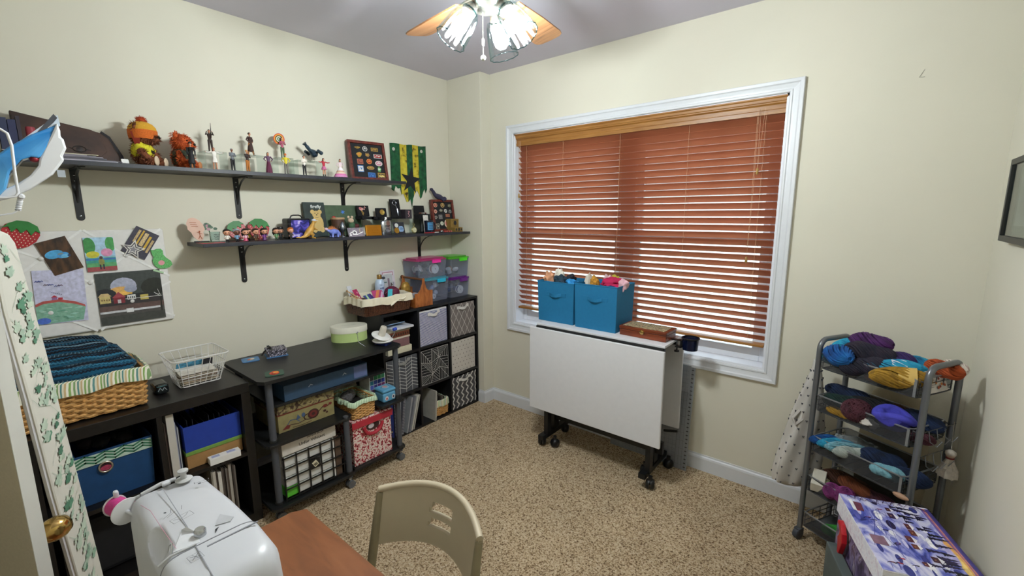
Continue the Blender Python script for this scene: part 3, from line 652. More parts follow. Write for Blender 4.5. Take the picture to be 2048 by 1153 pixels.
SKIN = C('#c98f6f', .5); SKIN2 = C('#7a4b33', .5)
def figurine(x, y, z, h, face, label, top, bot, hair, skin=SKIN, boot=None, skirt=None, arms='down', hat=None, long_hair=False, prop=None, stride=0., coat=None, group=None):
    F = thing('figurine', label, 'figurine', (x, y, z), face); Mx = WM[F.name] @ Matrix.Scale(h, 4)
    boot = boot or C('#17140f', .5)
    b = MB(Mx); b.tube([(0, 0, .80), (0, 0, .87)], [.028, .026], skin, 8); b.ball((.004, 0, .925), (.056, .048, .066), skin, 12); b.ball((.052, 0, .918), (.010, .007, .010), skin, 6)
    A = {'down': [((0, .10, .80), (.0, .135, .64), (.03, .13, .49))]*2, 'crossed': [((0, .10, .80), (.03, .14, .66), (.09, .0, .68))]*2,
         'out': [((0, .10, .80), (.03, .22, .76), (.06, .34, .78))]*2, 'up': [((0, .10, .80), (.07, .15, .75), (.08, .10, .90))]*2,
         'hip': [((0, .10, .80), (-.02, .19, .67), (.03, .11, .58))]*2, 'hold': [((0, .10, .80), (.04, .13, .66), (.14, .04, .70))]*2}[arms]
    for sy, (p0, p1, p2) in zip((-1, 1), A): b.ball((p2[0], p2[1]*sy, p2[2]), (.020, .018, .026), skin, 8)
    bare_legs = skirt is not None and skirt[1] > .3
    L = []
    for sy in (-1, 1):
        dx = stride*sy
        if bare_legs: b.tube([(0, sy*.045, .46), (dx*.5, sy*.055, .27), (dx, sy*.065, .07)], [.045, .034, .024], skin, 8)
    b.build('figure_body', F)
    t_ = MB(Mx); t_.loft([[(r_[1]*math.cos(a)*1., r_[2]*math.sin(a), r_[0]) for a in [2*PI*k/12 for k in range(12)]] for r_ in ((.50, .048, .075), (.60, .045, .066), (.70, .055, .085), (.78, .052, .105), (.825, .030, .05))], top)
    for sy, (p0, p1, p2) in zip((-1, 1), A): t_.tube([(p0[0], p0[1]*sy, p0[2]), (p1[0], p1[1]*sy, p1[2]), (p2[0], p2[1]*sy, p2[2])], [.034, .028, .020], top, 8)
    t_.build('shirt', F)
    if skirt:
        sk, zlo, rad = skirt
        s_ = MB(Mx); s_.lathe([(rad, zlo), (rad*.97, zlo+.03), (.085+(rad-.085)*.4, (zlo+.55)/2+.03), (.068, .56)], sk, 18, flute=9, fa=.05); s_.build('skirt', F)
    if not bare_legs and not (skirt and skirt[1] < .1):
        l_ = MB(Mx)
        for sy in (-1, 1):
            dx = stride*sy; l_.tube([(0, sy*.045, .54), (dx*.45, sy*.052, .29), (dx, sy*.062, .05)], [.052, .042, .032], bot, 8)
        l_.build('trousers', F)
    bo = MB(Mx)
    for sy in (-1, 1):
        dx = stride*sy; bo.tube([(dx, sy*.062, .13), (dx, sy*.062, .022), (dx+.075, sy*.07, .018)], [.030, .028, .022], boot, 8); bo.bb(dx-.03, dx+.085, sy*.065-.025, sy*.065+.025, 0, .016, boot)
    bo.build('boots', F)
    if hair:
        hr = MB(Mx); hr.ball((-.010, 0, .945), (.062, .055, .058), hair, 12)
        if long_hair: hr.tube([(-.03, 0, .93), (-.05, 0, .82), (-.055, 0, .70)], [.05, .055, .03], hair, 8)
        hr.build('hair', F)
    if coat: MB(Mx).shell([(.13, .18), (.11, .35), (.072, .56), (.09, .72), (.11, .79)], coat, 14).build('long_coat', F)
    if hat == 'brim': MB(Mx).lathe([(.085, .955), (.086, .965), (.05, .972), (.045, 1.02), (0, 1.03)], boot, 16).build('hat', F)
    if hat == 'knit': MB(Mx).lathe([(.056, .935), (.058, .965), (.04, 1.0), (0, 1.015)], C('#c8641f', .9), 12).build('hat', F)
    if prop == 'rifle': MB(Mx).tube([(.09, .05, .72), (.06, .07, 1.0), (.05, .08, 1.28)], [.022, .016, .008], C('#1d1715', .5), 6).tube([(.09, .04, .62), (.09, .05, .75)], .03, C('#3a241a', .5), 6).build('rifle', F)
    if prop == 'gun': MB(Mx).tube([(.13, -.06, .60), (.16, .12, .80)], .018, C('#121214', .4), 6).build('rifle', F)
    if prop == 'spear': MB(Mx).tube([(.06, -.16, .45), (.02, -.19, 1.06)], .008, C('#7c7f86', .4), 6).build('staff', F)
    if prop == 'parasol':
        pp = MB(Mx @ T(-.10, -.07, .92) @ RY(math.radians(-82)) @ RZ(.2)); cs_ = [C(h_, .6) for h_ in ('#c8432c', '#e2a32c', '#2c2420', '#dfd7bd', '#2f7d5a')]
        for k in range(5): pp.shell([(.04+.045*k, .05-.008*k), (.085+.045*k, .042-.008*k)], cs_[(4-k) % 5], 18)
        pp.tube([(0, 0, -.25), (0, 0, .07)], .006, C('#6d4a2c'), 6); pp.build('parasol', F)
    return F
DK = C('#16161a', .6)
fz = ZU
figurine(.228, .717, fz, .118, math.radians(-15), 'all-black cowboy-hatted figurine standing in front of the orange bear', DK, DK, C('#1a1512'), hat='brim', prop='gun', coat=C('#141418', .7))
RZ1 = ZU+.098
def riser(x0, x1, y0, y1, h, label, z=ZU):
    t_ = thing('display_riser', label, 'riser', ((x0+x1)/2, (y0+y1)/2, z)); th_ = .003
    MB().bb(x0, x1, y0, y1, z+h-th_, z+h, ACRYL).build('platform', t_); MB().bb(x0, x1, y0, y0+th_, z, z+h-th_, ACRYL).build('side', t_); MB().bb(x0, x1, y1-th_, y1, z, z+h-th_, ACRYL).build('side', t_)
riser(.03, .14, .80, .90, RZ1-ZU, 'clear acrylic riser under the figurine raising a rifle')
riser(.03, .14, .965, 1.085, RZ1-ZU, 'clear acrylic riser under the figurine striding in a brown coat')
riser(.03, .14, 1.15, 1.24, RZ1-ZU, 'clear acrylic riser under the parasol figurine')
riser(.03, .14, 1.262, 1.43, RZ1-ZU-.004, 'wide clear acrylic riser under the model flying craft')
figurine(.09, .845, RZ1, .112, math.radians(-10), 'brown-clad figurine raising a rifle on a clear riser', C('#2e1c15', .6), C('#33251e', .6), C('#1c120e'), arms='up', prop='rifle', long_hair=True)
figurine(.205, .820, fz, .108, math.radians(-5), 'red-haired figurine in a short white dress with spread arms', C('#e8e4dc', .7), WHITE, C('#7a2d18'), skirt=(C('#e8e4dc', .7), .33, .12), arms='out', long_hair=True, boot=SKIN)
figurine(.205, .900, fz, .112, math.radians(15), 'grey-haired figurine in grey shirt and black trousers', C('#70767c', .7), DK, C('#8b8d8c'), skin=SKIN2, arms='crossed')
figurine(.205, .970, fz, .112, math.radians(25), 'blond figurine in dark jacket and orange trousers, arms crossed', C('#2a1a18', .6), C('#b5702c', .7), C('#c79a55'), arms='crossed', boot=C('#5e3a20'))
figurine(.09, 1.035, RZ1, .122, math.radians(30), 'tall figurine striding in a dark brown coat and tan trousers', C('#37181a', .6), C('#a4703c', .6), C('#2a1810'), arms='hip', stride=.09, coat=C('#3a201a', .7))
figurine(.205, 1.074, fz, .110, math.radians(-10), 'figurine with long dark hair and a floor-length plum skirt', C('#5a3a58', .6), DK, C('#26160f'), skirt=(C('#5c1f3c', .7), .0, .15), arms='hip', long_hair=True)
figurine(.09, 1.205, RZ1, .118, math.radians(0), 'figurine in green overalls shaded by a striped parasol', C('#a9506a', .6), C('#47603f', .7), C('#2a1810'), prop='parasol', arms='hold', long_hair=True)
figurine(.205, 1.166, fz, .112, math.radians(-15), 'figurine in yellow shirt and orange knit cap holding a long staff', C('#d4c42e', .7), C('#77726a', .7), C('#7c5230'), hat='knit', prop='spear', arms='hip')
figurine(.205, 1.268, fz, .112, math.radians(0), 'dark-haired figurine in open white shirt and black trousers', C('#e6dfd4', .7), DK, C('#140f0c'), arms='crossed')
figurine(.205, 1.385, fz, .108, math.radians(10), 'dancing figurine in red jacket and pink skirt, arms flung wide', C('#b32035', .6), DK, C('#2a1510'), skirt=(C('#c66a94', .7), .38, .13), arms='out', long_hair=True)
dd = figurine(.205, 1.490, fz, .112, math.radians(-20), 'dark-haired figurine in a wide tiered white and pink gown', C('#e3cfd2', .7), DK, C('#2c1a12'), arms='hip', long_hair=True)
Md = WM[dd.name] @ Matrix.Scale(.112, 4)
for k, h_ in enumerate(('#c887b4', '#cf74a8', '#d9c4b0', '#c9a08a', '#e4dfe2', '#efe9ea')):
    a0 = .03+.085*k; MB(Md).shell([(.36-.048*k, a0), (.345-.048*k, a0+.05), (.31-.048*k, a0+.095)], C(h_, .8), 24, flute=12, fa=.03).build('skirt_tier', dd)
# model flying craft on a stand
mc = thing('model_craft', 'dark teal model of a bird-shaped flying craft on a clear stand', 'model', (.09, 1.375, RZ1-.004)); Mm = WM[mc.name] @ T(0, 0, .06) @ RZ(math.radians(25)) @ RX(math.radians(-20))
TEAL = ramp_mat('dark_teal_metal', [(.3, '#161e27'), (.7, '#3a5060')], (80, 80, 80), .4, 2)
m = MB(Mm); m.tube([(0, -.055, .014), (0, -.04, .010), (0, -.015, .002), (0, .01, 0), (0, .03, -.002), (0, .044, -.004)], [.008, .011, .010, .020, .024, .012], TEAL, 10); m.build('hull', mc)
m = MB(Mm)
m.tube([(-.004, -.065, .02), (0, -.05, .012)], [.013, .006], TEAL, 8); m.build('head', mc)
for sy in (-1, 1): MB(Mm).tube([(0, .012, 0), (sy*.04, .018, .004)], [.008, .005], TEAL, 6).tube([(sy*.045, .0, .004), (sy*.045, .034, .004)], [.009, .012], TEAL, 8).build('engine', mc)
MB(WM[mc.name]).lathe([(.03, 0), (.03, .003), (.003, .005), (.003, .055)], ACRYL, 14).build('stand', mc)

# pin frame
def pinframe(o, eu, ev, w, h, wood, pins, label, dep=.028, bw=.018, bg=C('#15171b', .8)):
    t_ = thing('pin_frame', label, 'frame', tuple(o)); Mf = frame(o, eu, ev)
    m = MB(Mf); m.bb(0, w, 0, bw, 0, dep, wood).bb(0, w, h-bw, h, 0, dep, wood).bb(0, bw, bw, h-bw, 0, dep, wood).bb(w-bw, w, bw, h-bw, 0, dep, wood); m.build('frame_moulding', t_, bevel=.002)
    MB(Mf).bb(bw, w-bw, bw, h-bw, 0, dep-.012, bg).build('backing', t_)
    for sh in pins:
        kind, cx, cy, a, b_, c1, c2 = sh[:7]; Mp = Mf @ T(cx*w, cy*h, dep-.012); m = MB(Mp)
        if kind == 'e':
            m.prism([(a*math.cos(k*PI/10), b_*math.sin(k*PI/10)) for k in range(20)], 0, .002, c1); m.flat([('e', 0, 0, a*.8, b_*.8, c2), ('r', -a*.5, -b_*.15, a*.5, b_*.15, c1), ('e', 0, b_*.4, a*.2, b_*.2, c1)], z=.0024)
        elif kind == 'r':
            m.prism([(-a, -b_), (a, -b_), (a, b_), (-a, b_)], 0, .002, c1); m.flat([('r', -a*.85, -b_*.8, a*.85, b_*.8, c2), ('l', [(-a*.6, -b_*.4), (-a*.2, b_*.5), (a*.2, -b_*.3), (a*.6, b_*.4)], a*.12, c1), ('e', a*.2, b_*.1, a*.25, b_*.25, c1)], z=.0024)
        else:
            q = random.Random(int(cx*100+cy*10)); m.prism([(a*math.cos(k*PI/7)*q.uniform(.65, 1.1), b_*math.sin(k*PI/7)*q.uniform(.6, 1.1)) for k in range(14)], 0, .002, c1); m.flat([('e', -a*.2, 0, a*.35, b_*.4, c2), ('e', a*.35, b_*.1, a*.25, b_*.25, c2)], z=.0024)
        m.build('pin', t_)
    return t_
MAH = ramp_mat('mahogany_frame', [(.3, '#4a1a14'), (.7, '#7a3428')], (6, 50, 50), .35, 3)
g_ = lambda *a: C(*a, .4)
GD, WT, RD, BL_, GN, OR_, PK, GY = C('#c9a648', .3, .6), C('#d9d6cf', .4), C('#a22f2a', .4), C('#3f78b8', .4), C('#5f9a58', .4), C('#d98b3a', .4), C('#c77c96', .4), C('#9a9c98', .35, .6)
PINS1 = [('s', .26, .83, .022, .008, GD, C('#6b4a2c')), ('e', .46, .81, .017, .017, WT, C('#3c4247')), ('r', .72, .81, .025, .012, GD, C('#7a5a32')), ('s', .28, .655, .021, .020, GD, OR_), ('s', .50, .655, .018, .017, C('#8c6a45'), GD), ('r', .79, .64, .030, .013, WT, RD),
         ('r', .285, .475, .020, .016, C('#b06a50'), C('#7c3a30')), ('e', .53, .49, .019, .017, OR_, RD), ('e', .79, .455, .026, .018, WT, PK), ('r', .275, .29, .020, .022, BL_, WT), ('e', .545, .325, .026, .012, GD, C('#8c6a45')), ('s', .78, .30, .016, .019, GN, WT), ('r', .55, .12, .026, .022, BL_, C('#1f4f8f')), ('r', .82, .135, .026, .020, GD, C('#5a4a38'))]
fo = (.075, 1.635, ZU+.001)
pf = pinframe(fo, (0.12, 1, 0), (-.20, 0, 1), .262, .262, MAH, PINS1, 'large dark red frame of fourteen enamel pins on the top shelf')
text('Kaylee', .017, frame(fo, (0.12, 1, 0), (-.20, 0, 1)) @ T(.215, .032, .0195), C('#e8d58a', .5), pf, sx=.8, bold=.0006)
# flag on the wall
FG = thing('flag', 'tattered green and yellow striped flag with a black star pinned on the wall', 'flag', (.006, 2.15, 1.66))
GRN = ramp_mat('grubby_green_cloth', [(.3, '#0f3320'), (.7, '#1d6238')], (30, 30, 30), .9, 4); YEL = ramp_mat('grubby_yellow_cloth', [(.34, '#3a2e12'), (.45, '#b9a52a'), (.75, '#d8cc4c')], (22, 22, 22), .9, 4)
FM = frame((.006, 2.0, 2.082), (0, 1, .012), (0, 0, -1)); FM = Matrix(((0, 0, 1, .006), (1, 0, 0, 2.0), (.035, -1, 0, 2.083), (0, 0, 0, 1)))
FM = Matrix(((0, 0, 1, .005), (1, 0, 0, 2.0), (.03, 1, 0, 1.70), (0, 0, 0, 1)))
q = random.Random(11); bot = []
prof_b = [(0, .05), (.02, .035), (.035, .075), (.055, .055), (.075, .06), (.085, .01), (.10, .02), (.115, -.01), (.13, -.045), (.15, -.04), (.165, -.02), (.178, -.085), (.19, -.02), (.20, .0), (.215, .03), (.235, .04), (.25, .01), (.262, -.02), (.275, -.01), (.29, .03), (.305, .055), (.315, .02), (.33, .05)]
def zb(x):
    for i in range(len(prof_b)-1):
        if prof_b[i][0] <= x <= prof_b[i+1][0]:
            a, b_ = prof_b[i], prof_b[i+1]; return a[1]+(b_[1]-a[1])*(x-a[0])/(b_[0]-a[0])
    return .05
edges = [0, .085, .145, .20, .255, .33]
for k in range(5):
    xs = sorted(set([edges[k], edges[k+1]]+[x for x, _ in prof_b if edges[k] < x < edges[k+1]]))
    pts = [(x, zb(x)) for x in xs]+[(x, .375+.003*math.sin(x*40)) for x in reversed(xs)]
    MB(FM).prism(pts, 0, .002, (GRN, YEL, GRN, YEL, GRN)[k]).build('stripe', FG)
star = [(.175+(.095 if k % 2 == 0 else .037)*math.sin(2*PI*k/10+.15), .115+(.105 if k % 2 == 0 else .04)*math.cos(2*PI*k/10+.15)) for k in range(10)]
MB(FM).prism(star, .002, .0035, C('#15171c', .9)).build('star', FG)
for x in (.03, .285): MB(FM @ T(x, .335, .002)).lathe([(.011, 0), (.012, .002), (.006, .002)], C('#c8c8c0', .4, .4), 16).build('grommet', FG)
# ------------------------------------------------------------------ things on the lower shelf
def doll(y, label, hair, top, bot, skin=None, x=.19, h=.075, skirt=None, long_hair=False, cap=None, face=0.0):
    """big-headed vinyl figure"""
    skin = skin or C('#d79c7c', .4)
    F = thing('vinyl_figure', label, 'figurine', (x, y, ZL), face); Mx = WM[F.name] @ Matrix.Scale(h, 4)
    b = MB(Mx); b.ball((.02, 0, .66), (.20, .215, .20), skin, 16)
    for sy in (-1, 1): b.ball((.04, sy*.155, .27), (.035, .035, .04), skin, 8)
    for sy in (-1, 1): b.ball((.02, sy*.215, .64), (.03, .02, .04), skin, 8)
    b.build('figure_body', F)
    ey = MB(Mx)
    for sy in (-1, 1): ey.ball((.205, sy*.085, .645), (.018, .030, .040), C('#1a120e', .2), 8)
    ey.build('eyes', F)
    t_ = MB(Mx); t_.loft([[(r_[1]*math.cos(a), r_[2]*math.sin(a), r_[0]) for a in [2*PI*k/12 for k in range(12)]] for r_ in ((.20, .085, .105), (.34, .08, .10), (.46, .06, .085))], top)
    for sy in (-1, 1): t_.tube([(0, sy*.09, .43), (.02, sy*.15, .36), (.04, sy*.155, .29)], [.038, .04, .036], top, 8)
    t_.build('shirt', F)
    if skirt: MB(Mx).lathe([(.16, .04), (.155, .10), (.10, .24)], skirt, 16, flute=8, fa=.05).build('skirt', F)
    l_ = MB(Mx)
    for sy in (-1, 1): l_.tube([(0, sy*.05, .24), (0, sy*.055, .06)], [.055, .05], bot, 8)
    l_.build('trousers', F)
    s_ = MB(Mx)
    for sy in (-1, 1): s_.ball((.02, sy*.06, .03), (.075, .05, .03), C('#141210', .5), 8)
    s_.build('boots', F)
    hr = MB(Mx); hr.ball((-.035, 0, .715), (.215, .235, .205), hair, 16); hr.ball((.09, 0, .83), (.12, .17, .06), hair, 12)
    if long_hair: hr.ball((-.07, 0, .55), (.15, .235, .25), hair, 14)
    hr.build('hair', F)
    if cap: MB(Mx).lathe([(.24, .77), (.245, .79), (.21, .81), (.19, .95), (0, .97)], cap, 16).build('hat', F)
dl = lambda h_: C(h_, .45)
doll(.842, 'vinyl figure in white shirt with slick black hair, beside the small glass', dl('#14110f'), dl('#e2dcd2'), DK, face=-.1)
doll(.888, 'vinyl figure with grey hair, dark skin and a blue shirt', dl('#9aa6b2'), dl('#6c94b2'), DK, skin=C('#7a4a38', .4))
doll(.925, 'vinyl figure in a pink ruffled skirt with black hair', dl('#1c1412'), dl('#d9a9b4'), DK, skirt=dl('#c2476a'), long_hair=True, x=.20)
doll(.958, 'vinyl figure in yellow shirt peeking out behind its neighbours', dl('#3a2418'), dl('#d6c32c'), DK, x=.145)
doll(.974, 'vinyl figure in brown coat with tousled brown hair', dl('#2e1b12'), dl('#4a3524'), dl('#6a4a2c'), x=.205, face=.2)
doll(1.022, 'vinyl figure with long black hair and purple dress', dl('#120d0d'), dl('#6b2f7a'), DK, skirt=dl('#5a2a66'), long_hair=True)
doll(1.046, 'vinyl figure half hidden behind the purple-dressed one', dl('#2a1b14'), dl('#3b3a48'), DK, x=.14)
doll(1.085, 'vinyl figure with long brown hair and green top', dl('#231512'), dl('#5f8a5a'), dl('#3e5a3c'), long_hair=True)
doll(1.130, 'vinyl figure in black coat and black hat near the lunch tin', dl('#151515'), DK, DK, x=.14, cap=dl('#101114'))
doll(1.166, 'orange-haired vinyl figure in dark jacket in front of the lunch tin', dl('#c9702a'), dl('#2a2624'), DK, face=.1)
# carved plaque on a base, glass, paper bouquet, flat card
pq = thing('wood_plaque', 'pale pink engraved wooden plaque standing at the lower shelf\'s left end', 'plaque', (.10, .735, ZL)); MP = frame((.105, .735, ZL+.006), (.25, 1, 0), (-.18, 0, 1))
q = random.Random(5); pts = [((.036+q.uniform(-.003, .003))*math.cos(k*PI/12)*(1.0 if math.sin(k*PI/12) > -.2 else .75)-(.012*math.sin(k*PI/12)), .062+.060*math.sin(k*PI/12)) for k in range(24)]
MB(MP).prism(pts, -.002, .002, C('#dcb7a4', .6, nz=.05)).build('engraved_panel', pq)
ink = C('#a0522d', .6); MB(MP @ T(0, 0, .002)).flat([('l', [(-.024, .098), (.002, .096)], .0022, ink), ('l', [(-.022, .088), (.004, .085)], .0022, ink), ('l', [(-.018, .078), (.008, .076)], .0022, ink), ('e', .012, .05, .004, .005, ink), ('l', [(.012, .05), (.013, .03), (.006, .014)], .003, ink), ('l', [(.013, .03), (.019, .014)], .003, ink), ('l', [(.002, .048), (.012, .042), (.022, .038)], .0022, ink)]).build('engraving', pq, kind='stuff')
MB(frame((.105, .735, ZL), (.25, 1, 0), (0, 0, 1))).bb(-.015, .05, 0, .008, -.012, .012, C('#2a2a2c', .5)).build('base', pq)
gl = thing('shot_glass', 'small etched drinking glass on a red card at the left end', 'glass', (.17, .795, ZL+.003)); m = MB(); m.shell([(.017, .004), (.024, .052)], GLASS, 20, (.17, .795, ZL+.003)).shell([(.023, .052), (.016, .010)], GLASS, 20, (.17, .795, ZL+.003)).lathe([(.017, 0), (.017, .004)], GLASS, 20, (.17, .795, ZL+.003)); m.build('tumbler', gl)
dkp = C('#2c2a2e', .4); m = MB(frame((.17+.0222, .795, ZL+.026), (0, 1, 0), (0, 0, 1)))
for k, yy in enumerate((.014, .006, -.002, -.010)): m.flat([('l', [(-.013+.002*k, yy), (-.004, yy+.003), (.004, yy-.001), (.013-.002*k, yy+.001)], .002, dkp)])
m.build('etching', gl, kind='stuff')
MB().bb(.15, .235, .715, .815, ZL, ZL+.0028, C('#a3222c', .4)).build('card'); tag(bpy.data.objects['card'], 'flat red and green card under the small glass', 'card')
MB(T(.17, .75, ZL+.0028)).bb(-.03, .03, -.02, .03, 0, .001, C('#2f6b3a', .5)).build('print', bpy.data.objects['card'])
bq = thing('paper_bouquet', 'green and pink paper cutout bouquet behind the small glass', 'bouquet', (.09, .80, ZL)); m = MB(frame((.085, .80, ZL+.05), (0, 1, 0), (-.2, 0, 1))); q = random.Random(8)
for k in range(16): m.prism([(q.uniform(-.028, .024)+.009*math.cos(a), q.uniform(-.0, .0)+.03+.008*math.sin(a)+q.uniform(-.002, .002)) for a in [0, 1, 2, 3, 4, 5]] if False else [(x0+.010*math.cos(a), y0+.008*math.sin(a)) for (x0, y0) in [(q.uniform(-.026, .026), q.uniform(.012, .042))] for a in [j*PI/3 for j in range(6)]], .0005*k, .0005*k+.0008, (C('#56705a', .6), C('#7d8f6a', .6), C('#b58a94', .6), C('#3f5c48', .6))[k % 4])
m.build('petals', bq, kind='stuff'); MB(frame((.085, .80, ZL), (0, 1, 0), (-.2, 0, 1))).bb(-.002, .002, 0, .07, -.001, .001, GRN).build('stem', bq)
# two painted strawberries leaning on the wall
def strawberry(M, s, label, lying=False, leafdir=1, nm='strawberry_cutout'):
    S = thing(nm, label, 'decoration', tuple(M.translation))
    out = [(0, -.5), (.22, -.40), (.40, -.18), (.47, .08), (.40, .30), (.2, .40), (-.2, .40), (-.40, .30), (-.47, .08), (-.40, -.18), (-.22, -.40)]
    MB(M).prism([(x*s, y*s) for x, y in out], 0, .008, C('#a81f26', .45)).build('berry', S, bevel=.002)
    lf_ = [(-.46, .16), (-.34, .34), (-.15, .48), (.12, .50), (.36, .38), (.47, .14), (.33, .20), (.25, .02), (.12, .20), (0, .05), (-.12, .20), (-.22, .04), (-.32, .22)]
    MB(M @ T(0, 0, .008)).prism([(x*s, y*s) for x, y in lf_], 0, .005, C('#23762f', .5, nz=.15)).build('leaf_cap', S, bevel=.001)
    m = MB(M @ T(0, 0, .0082)); q = random.Random(2); k = 0
    for i in range(-4, 5):
        for j in range(-5, 2):
            x, y = i*.1+(j % 2)*.05, j*.09
            if abs(x) < .40-.5*max(0, -y-.05): m.ball((x*s, y*s, 0), (.016*s, .022*s, .0012), C('#e8d7bf', .6), 6)
    m.build('seeds', S, kind='stuff'); return S
strawberry(frame((.03, .945, ZL+.052), (0, .9, .45), (-.25, -.45, 1)), .105, 'smaller painted wooden strawberry leaning on the wall behind the vinyl figures')
strawberry(frame((.035, 1.055, ZL+.055), (0, 1, -.12), (-.25, .12, 1)), .125, 'larger green-capped wooden strawberry behind the long-haired vinyl figures')
# lunch tin
lt = thing('lunch_tin', 'black lunch tin with purple starry picture on the lower shelf', 'tin box', (.11, 1.235, ZL))
MB().bb(.07, .155, 1.172, 1.305, ZL, ZL+.118, C('#101014', .3, .3)).build('body', lt, bevel=.010)
PUR = ramp_mat('starry_print', [(.3, '#0d0b24'), (.45, '#2a2a86'), (.56, '#6a5cc0'), (.68, '#d8cdf0'), (.75, '#1d1a3e')], (28, 28, 28), .35, 3, dist=.8)
MB(frame((.1552, 1.24, ZL+.008), (0, 1, 0), (0, 0, 1))).prism([(-.052, 0), (.055, 0), (.055, .100), (-.052, .100)], 0, .0015, PUR).build('picture', lt)
MB().tube([(.11, 1.205, ZL+.118), (.11, 1.212, ZL+.132), (.11, 1.225, ZL+.136), (.11, 1.255, ZL+.136), (.11, 1.268, ZL+.132), (.11, 1.275, ZL+.118)], .004, C('#0e0e10', .3), 8).build('handle', lt)
MB().bb(.069, .156, 1.171, 1.306, ZL+.085, ZL+.088, C('#55565c', .3, .6)).build('hinge_rim', lt)
# book with teddy on the cover
bt = thing('book', 'dark green book with a tan teddy printed on its cover', 'book', (.05, 1.39, ZL)); Mb = frame((.055, 1.322, ZL), (0, 1, 0), (-.16, 0, 1))
COVG = ramp_mat('dark_green_cover', [(.3, '#16211f'), (.7, '#2d3d3a')], (16, 16, 16), .6, 5); MB(Mb).bb(0, .135, 0, .215, .012, .015, COVG).bb(0, .135, 0, .215, 0, .003, COVG).bb(0, .003, 0, .215, .003, .012, COVG).build('cover', bt); MB(Mb).bb(.003, .133, .002, .213, .003, .012, PAPER).build('pages', bt)
tn = C('#c9ab6a', .6); dk_ = C('#3a2a1c', .6)
MB(Mb @ T(0, 0, .0152)).flat([('e', .08, .085, .034, .052, tn), ('e', .052, .155, .014, .014, tn), ('e', .098, .155, .014, .014, tn), ('e', .075, .138, .027, .025, tn), ('e', .053, .045, .016, .02, tn), ('e', .10, .045, .016, .02, tn), ('e', .066, .146, .003, .003, dk_), ('e', .085, .146, .003, .003, dk_), ('e', .0755, .136, .005, .004, dk_), ('l', [(.062, .122), (.075, .118), (.088, .122)], .0015, dk_)]).build('cover_picture', bt, kind='stuff')
text('firefly', .030, Mb @ T(.078, .188, .0157), C('#dfe6e2', .5), bt, bold=.0003)
# green canvas folder
gc = thing('canvas_folder', 'wide olive green canvas pouch leaning on the wall, behind the tankard', 'pouch', (.04, 1.57, ZL)); Mg = frame((.05, 1.445, ZL), (0, 1, 0), (-.16, 0, 1))
MB(Mg).bb(0, .265, 0, .20, 0, .012, C('#4c5d48', .95, nz=.15, sc=25, bump=.3)).build('canvas', gc, bevel=.004)
MB(Mg @ T(.137, .155, .0125)).flat([('l', [(.012*math.cos(a), .012*math.sin(a)), (-.012*math.cos(a), -.012*math.sin(a))], .004, C('#3f78d0', .5)) for a in (.2, 1.2, 2.3)]).build('blue_star', gc, kind='stuff')
MB(Mg).bb(.0, .004, 0, .20, .012, .014, C('#6f7d66', .9)).build('seam', gc)
# dinosaurs
YD = ramp_mat('ochre_toy', [(.3, '#a87a34'), (.7, '#cfa24a')], (40, 40, 40), .45, 2)
d1 = thing('toy_dinosaur', 'ochre long-tailed toy dinosaur wearing a white cap', 'toy dinosaur', (.20, 1.27, ZL)); Md1 = T(.20, 1.27, ZL) @ RZ(math.radians(8))
m = MB(Md1); m.tube([(0, -.085, .010), (0, -.06, .008), (0, -.035, .012), (0, -.015, .028), (0, .004, .045), (0, .018, .068), (0, .026, .084), (0, .030, .094)], [.003, .005, .009, .018, .021, .014, .010, .008], YD, 12)
m.ball((0, .036, .097), (.009, .015, .009), YD, 12); m.build('body', d1)
for sx in (-1, 1):
    MB(Md1).tube([(sx*.012, -.006, .034), (sx*.020, .010, .020), (sx*.020, .004, .008), (sx*.020, .022, .003)], [.013, .009, .006, .005], YD, 8).build('leg', d1)
    MB(Md1).tube([(sx*.010, .020, .066), (sx*.016, .032, .054), (sx*.014, .044, .050)], [.006, .0045, .003], YD, 8).build('arm', d1)
MB(Md1).lathe([(.013, 0), (.013, .004), (.010, .009), (0, .010)], C('#c9d0e4', .6), 12, (0, .034, .103)).bb(-.006, .006, .04, .058, .103, .105, C('#c9d0e4', .6)).build('cap', d1)
BD = ramp_mat('blue_toy', [(.3, '#4a5cae'), (.7, '#8a9ae0')], (40, 40, 40), .45, 2)
d2 = thing('toy_dinosaur', 'blue toy dinosaur with orange back spikes', 'toy dinosaur', (.20, 1.42, ZL)); Md2 = T(.20, 1.42, ZL)
m = MB(Md2); m.tube([(0, -.045, .052), (0, -.036, .044), (0, -.018, .036), (0, .004, .035), (0, .024, .032), (0, .038, .022), (0, .044, .010)], [.005, .007, .014, .019, .015, .008, .003], BD, 12); m.ball((0, -.046, .052), (.008, .012, .009), C('#c9a9b4', .5), 10); m.build('body', d2)
for sx in (-1, 1):
    for yy in (-.014, .020): MB(Md2).tube([(sx*.011, yy, .030), (sx*.013, yy+.002, .012), (sx*.013, yy, .003)], [.009, .0065, .007], BD, 8).build('leg', d2)
m = MB(Md2)
for k in range(9):
    yy = -.030+.0065*k; m.add([(-.002, yy-.005, .048), (.002, yy-.005, .048), (.002, yy+.005, .048), (-.002, yy+.005, .048), (0, yy+.0005*k-.002, .074-.0009*abs(k-3)**2)], [(0, 1, 4), (1, 2, 4), (2, 3, 4), (3, 0, 4)], C('#b06a34', .5))
m.build('spikes', d2, kind='stuff')
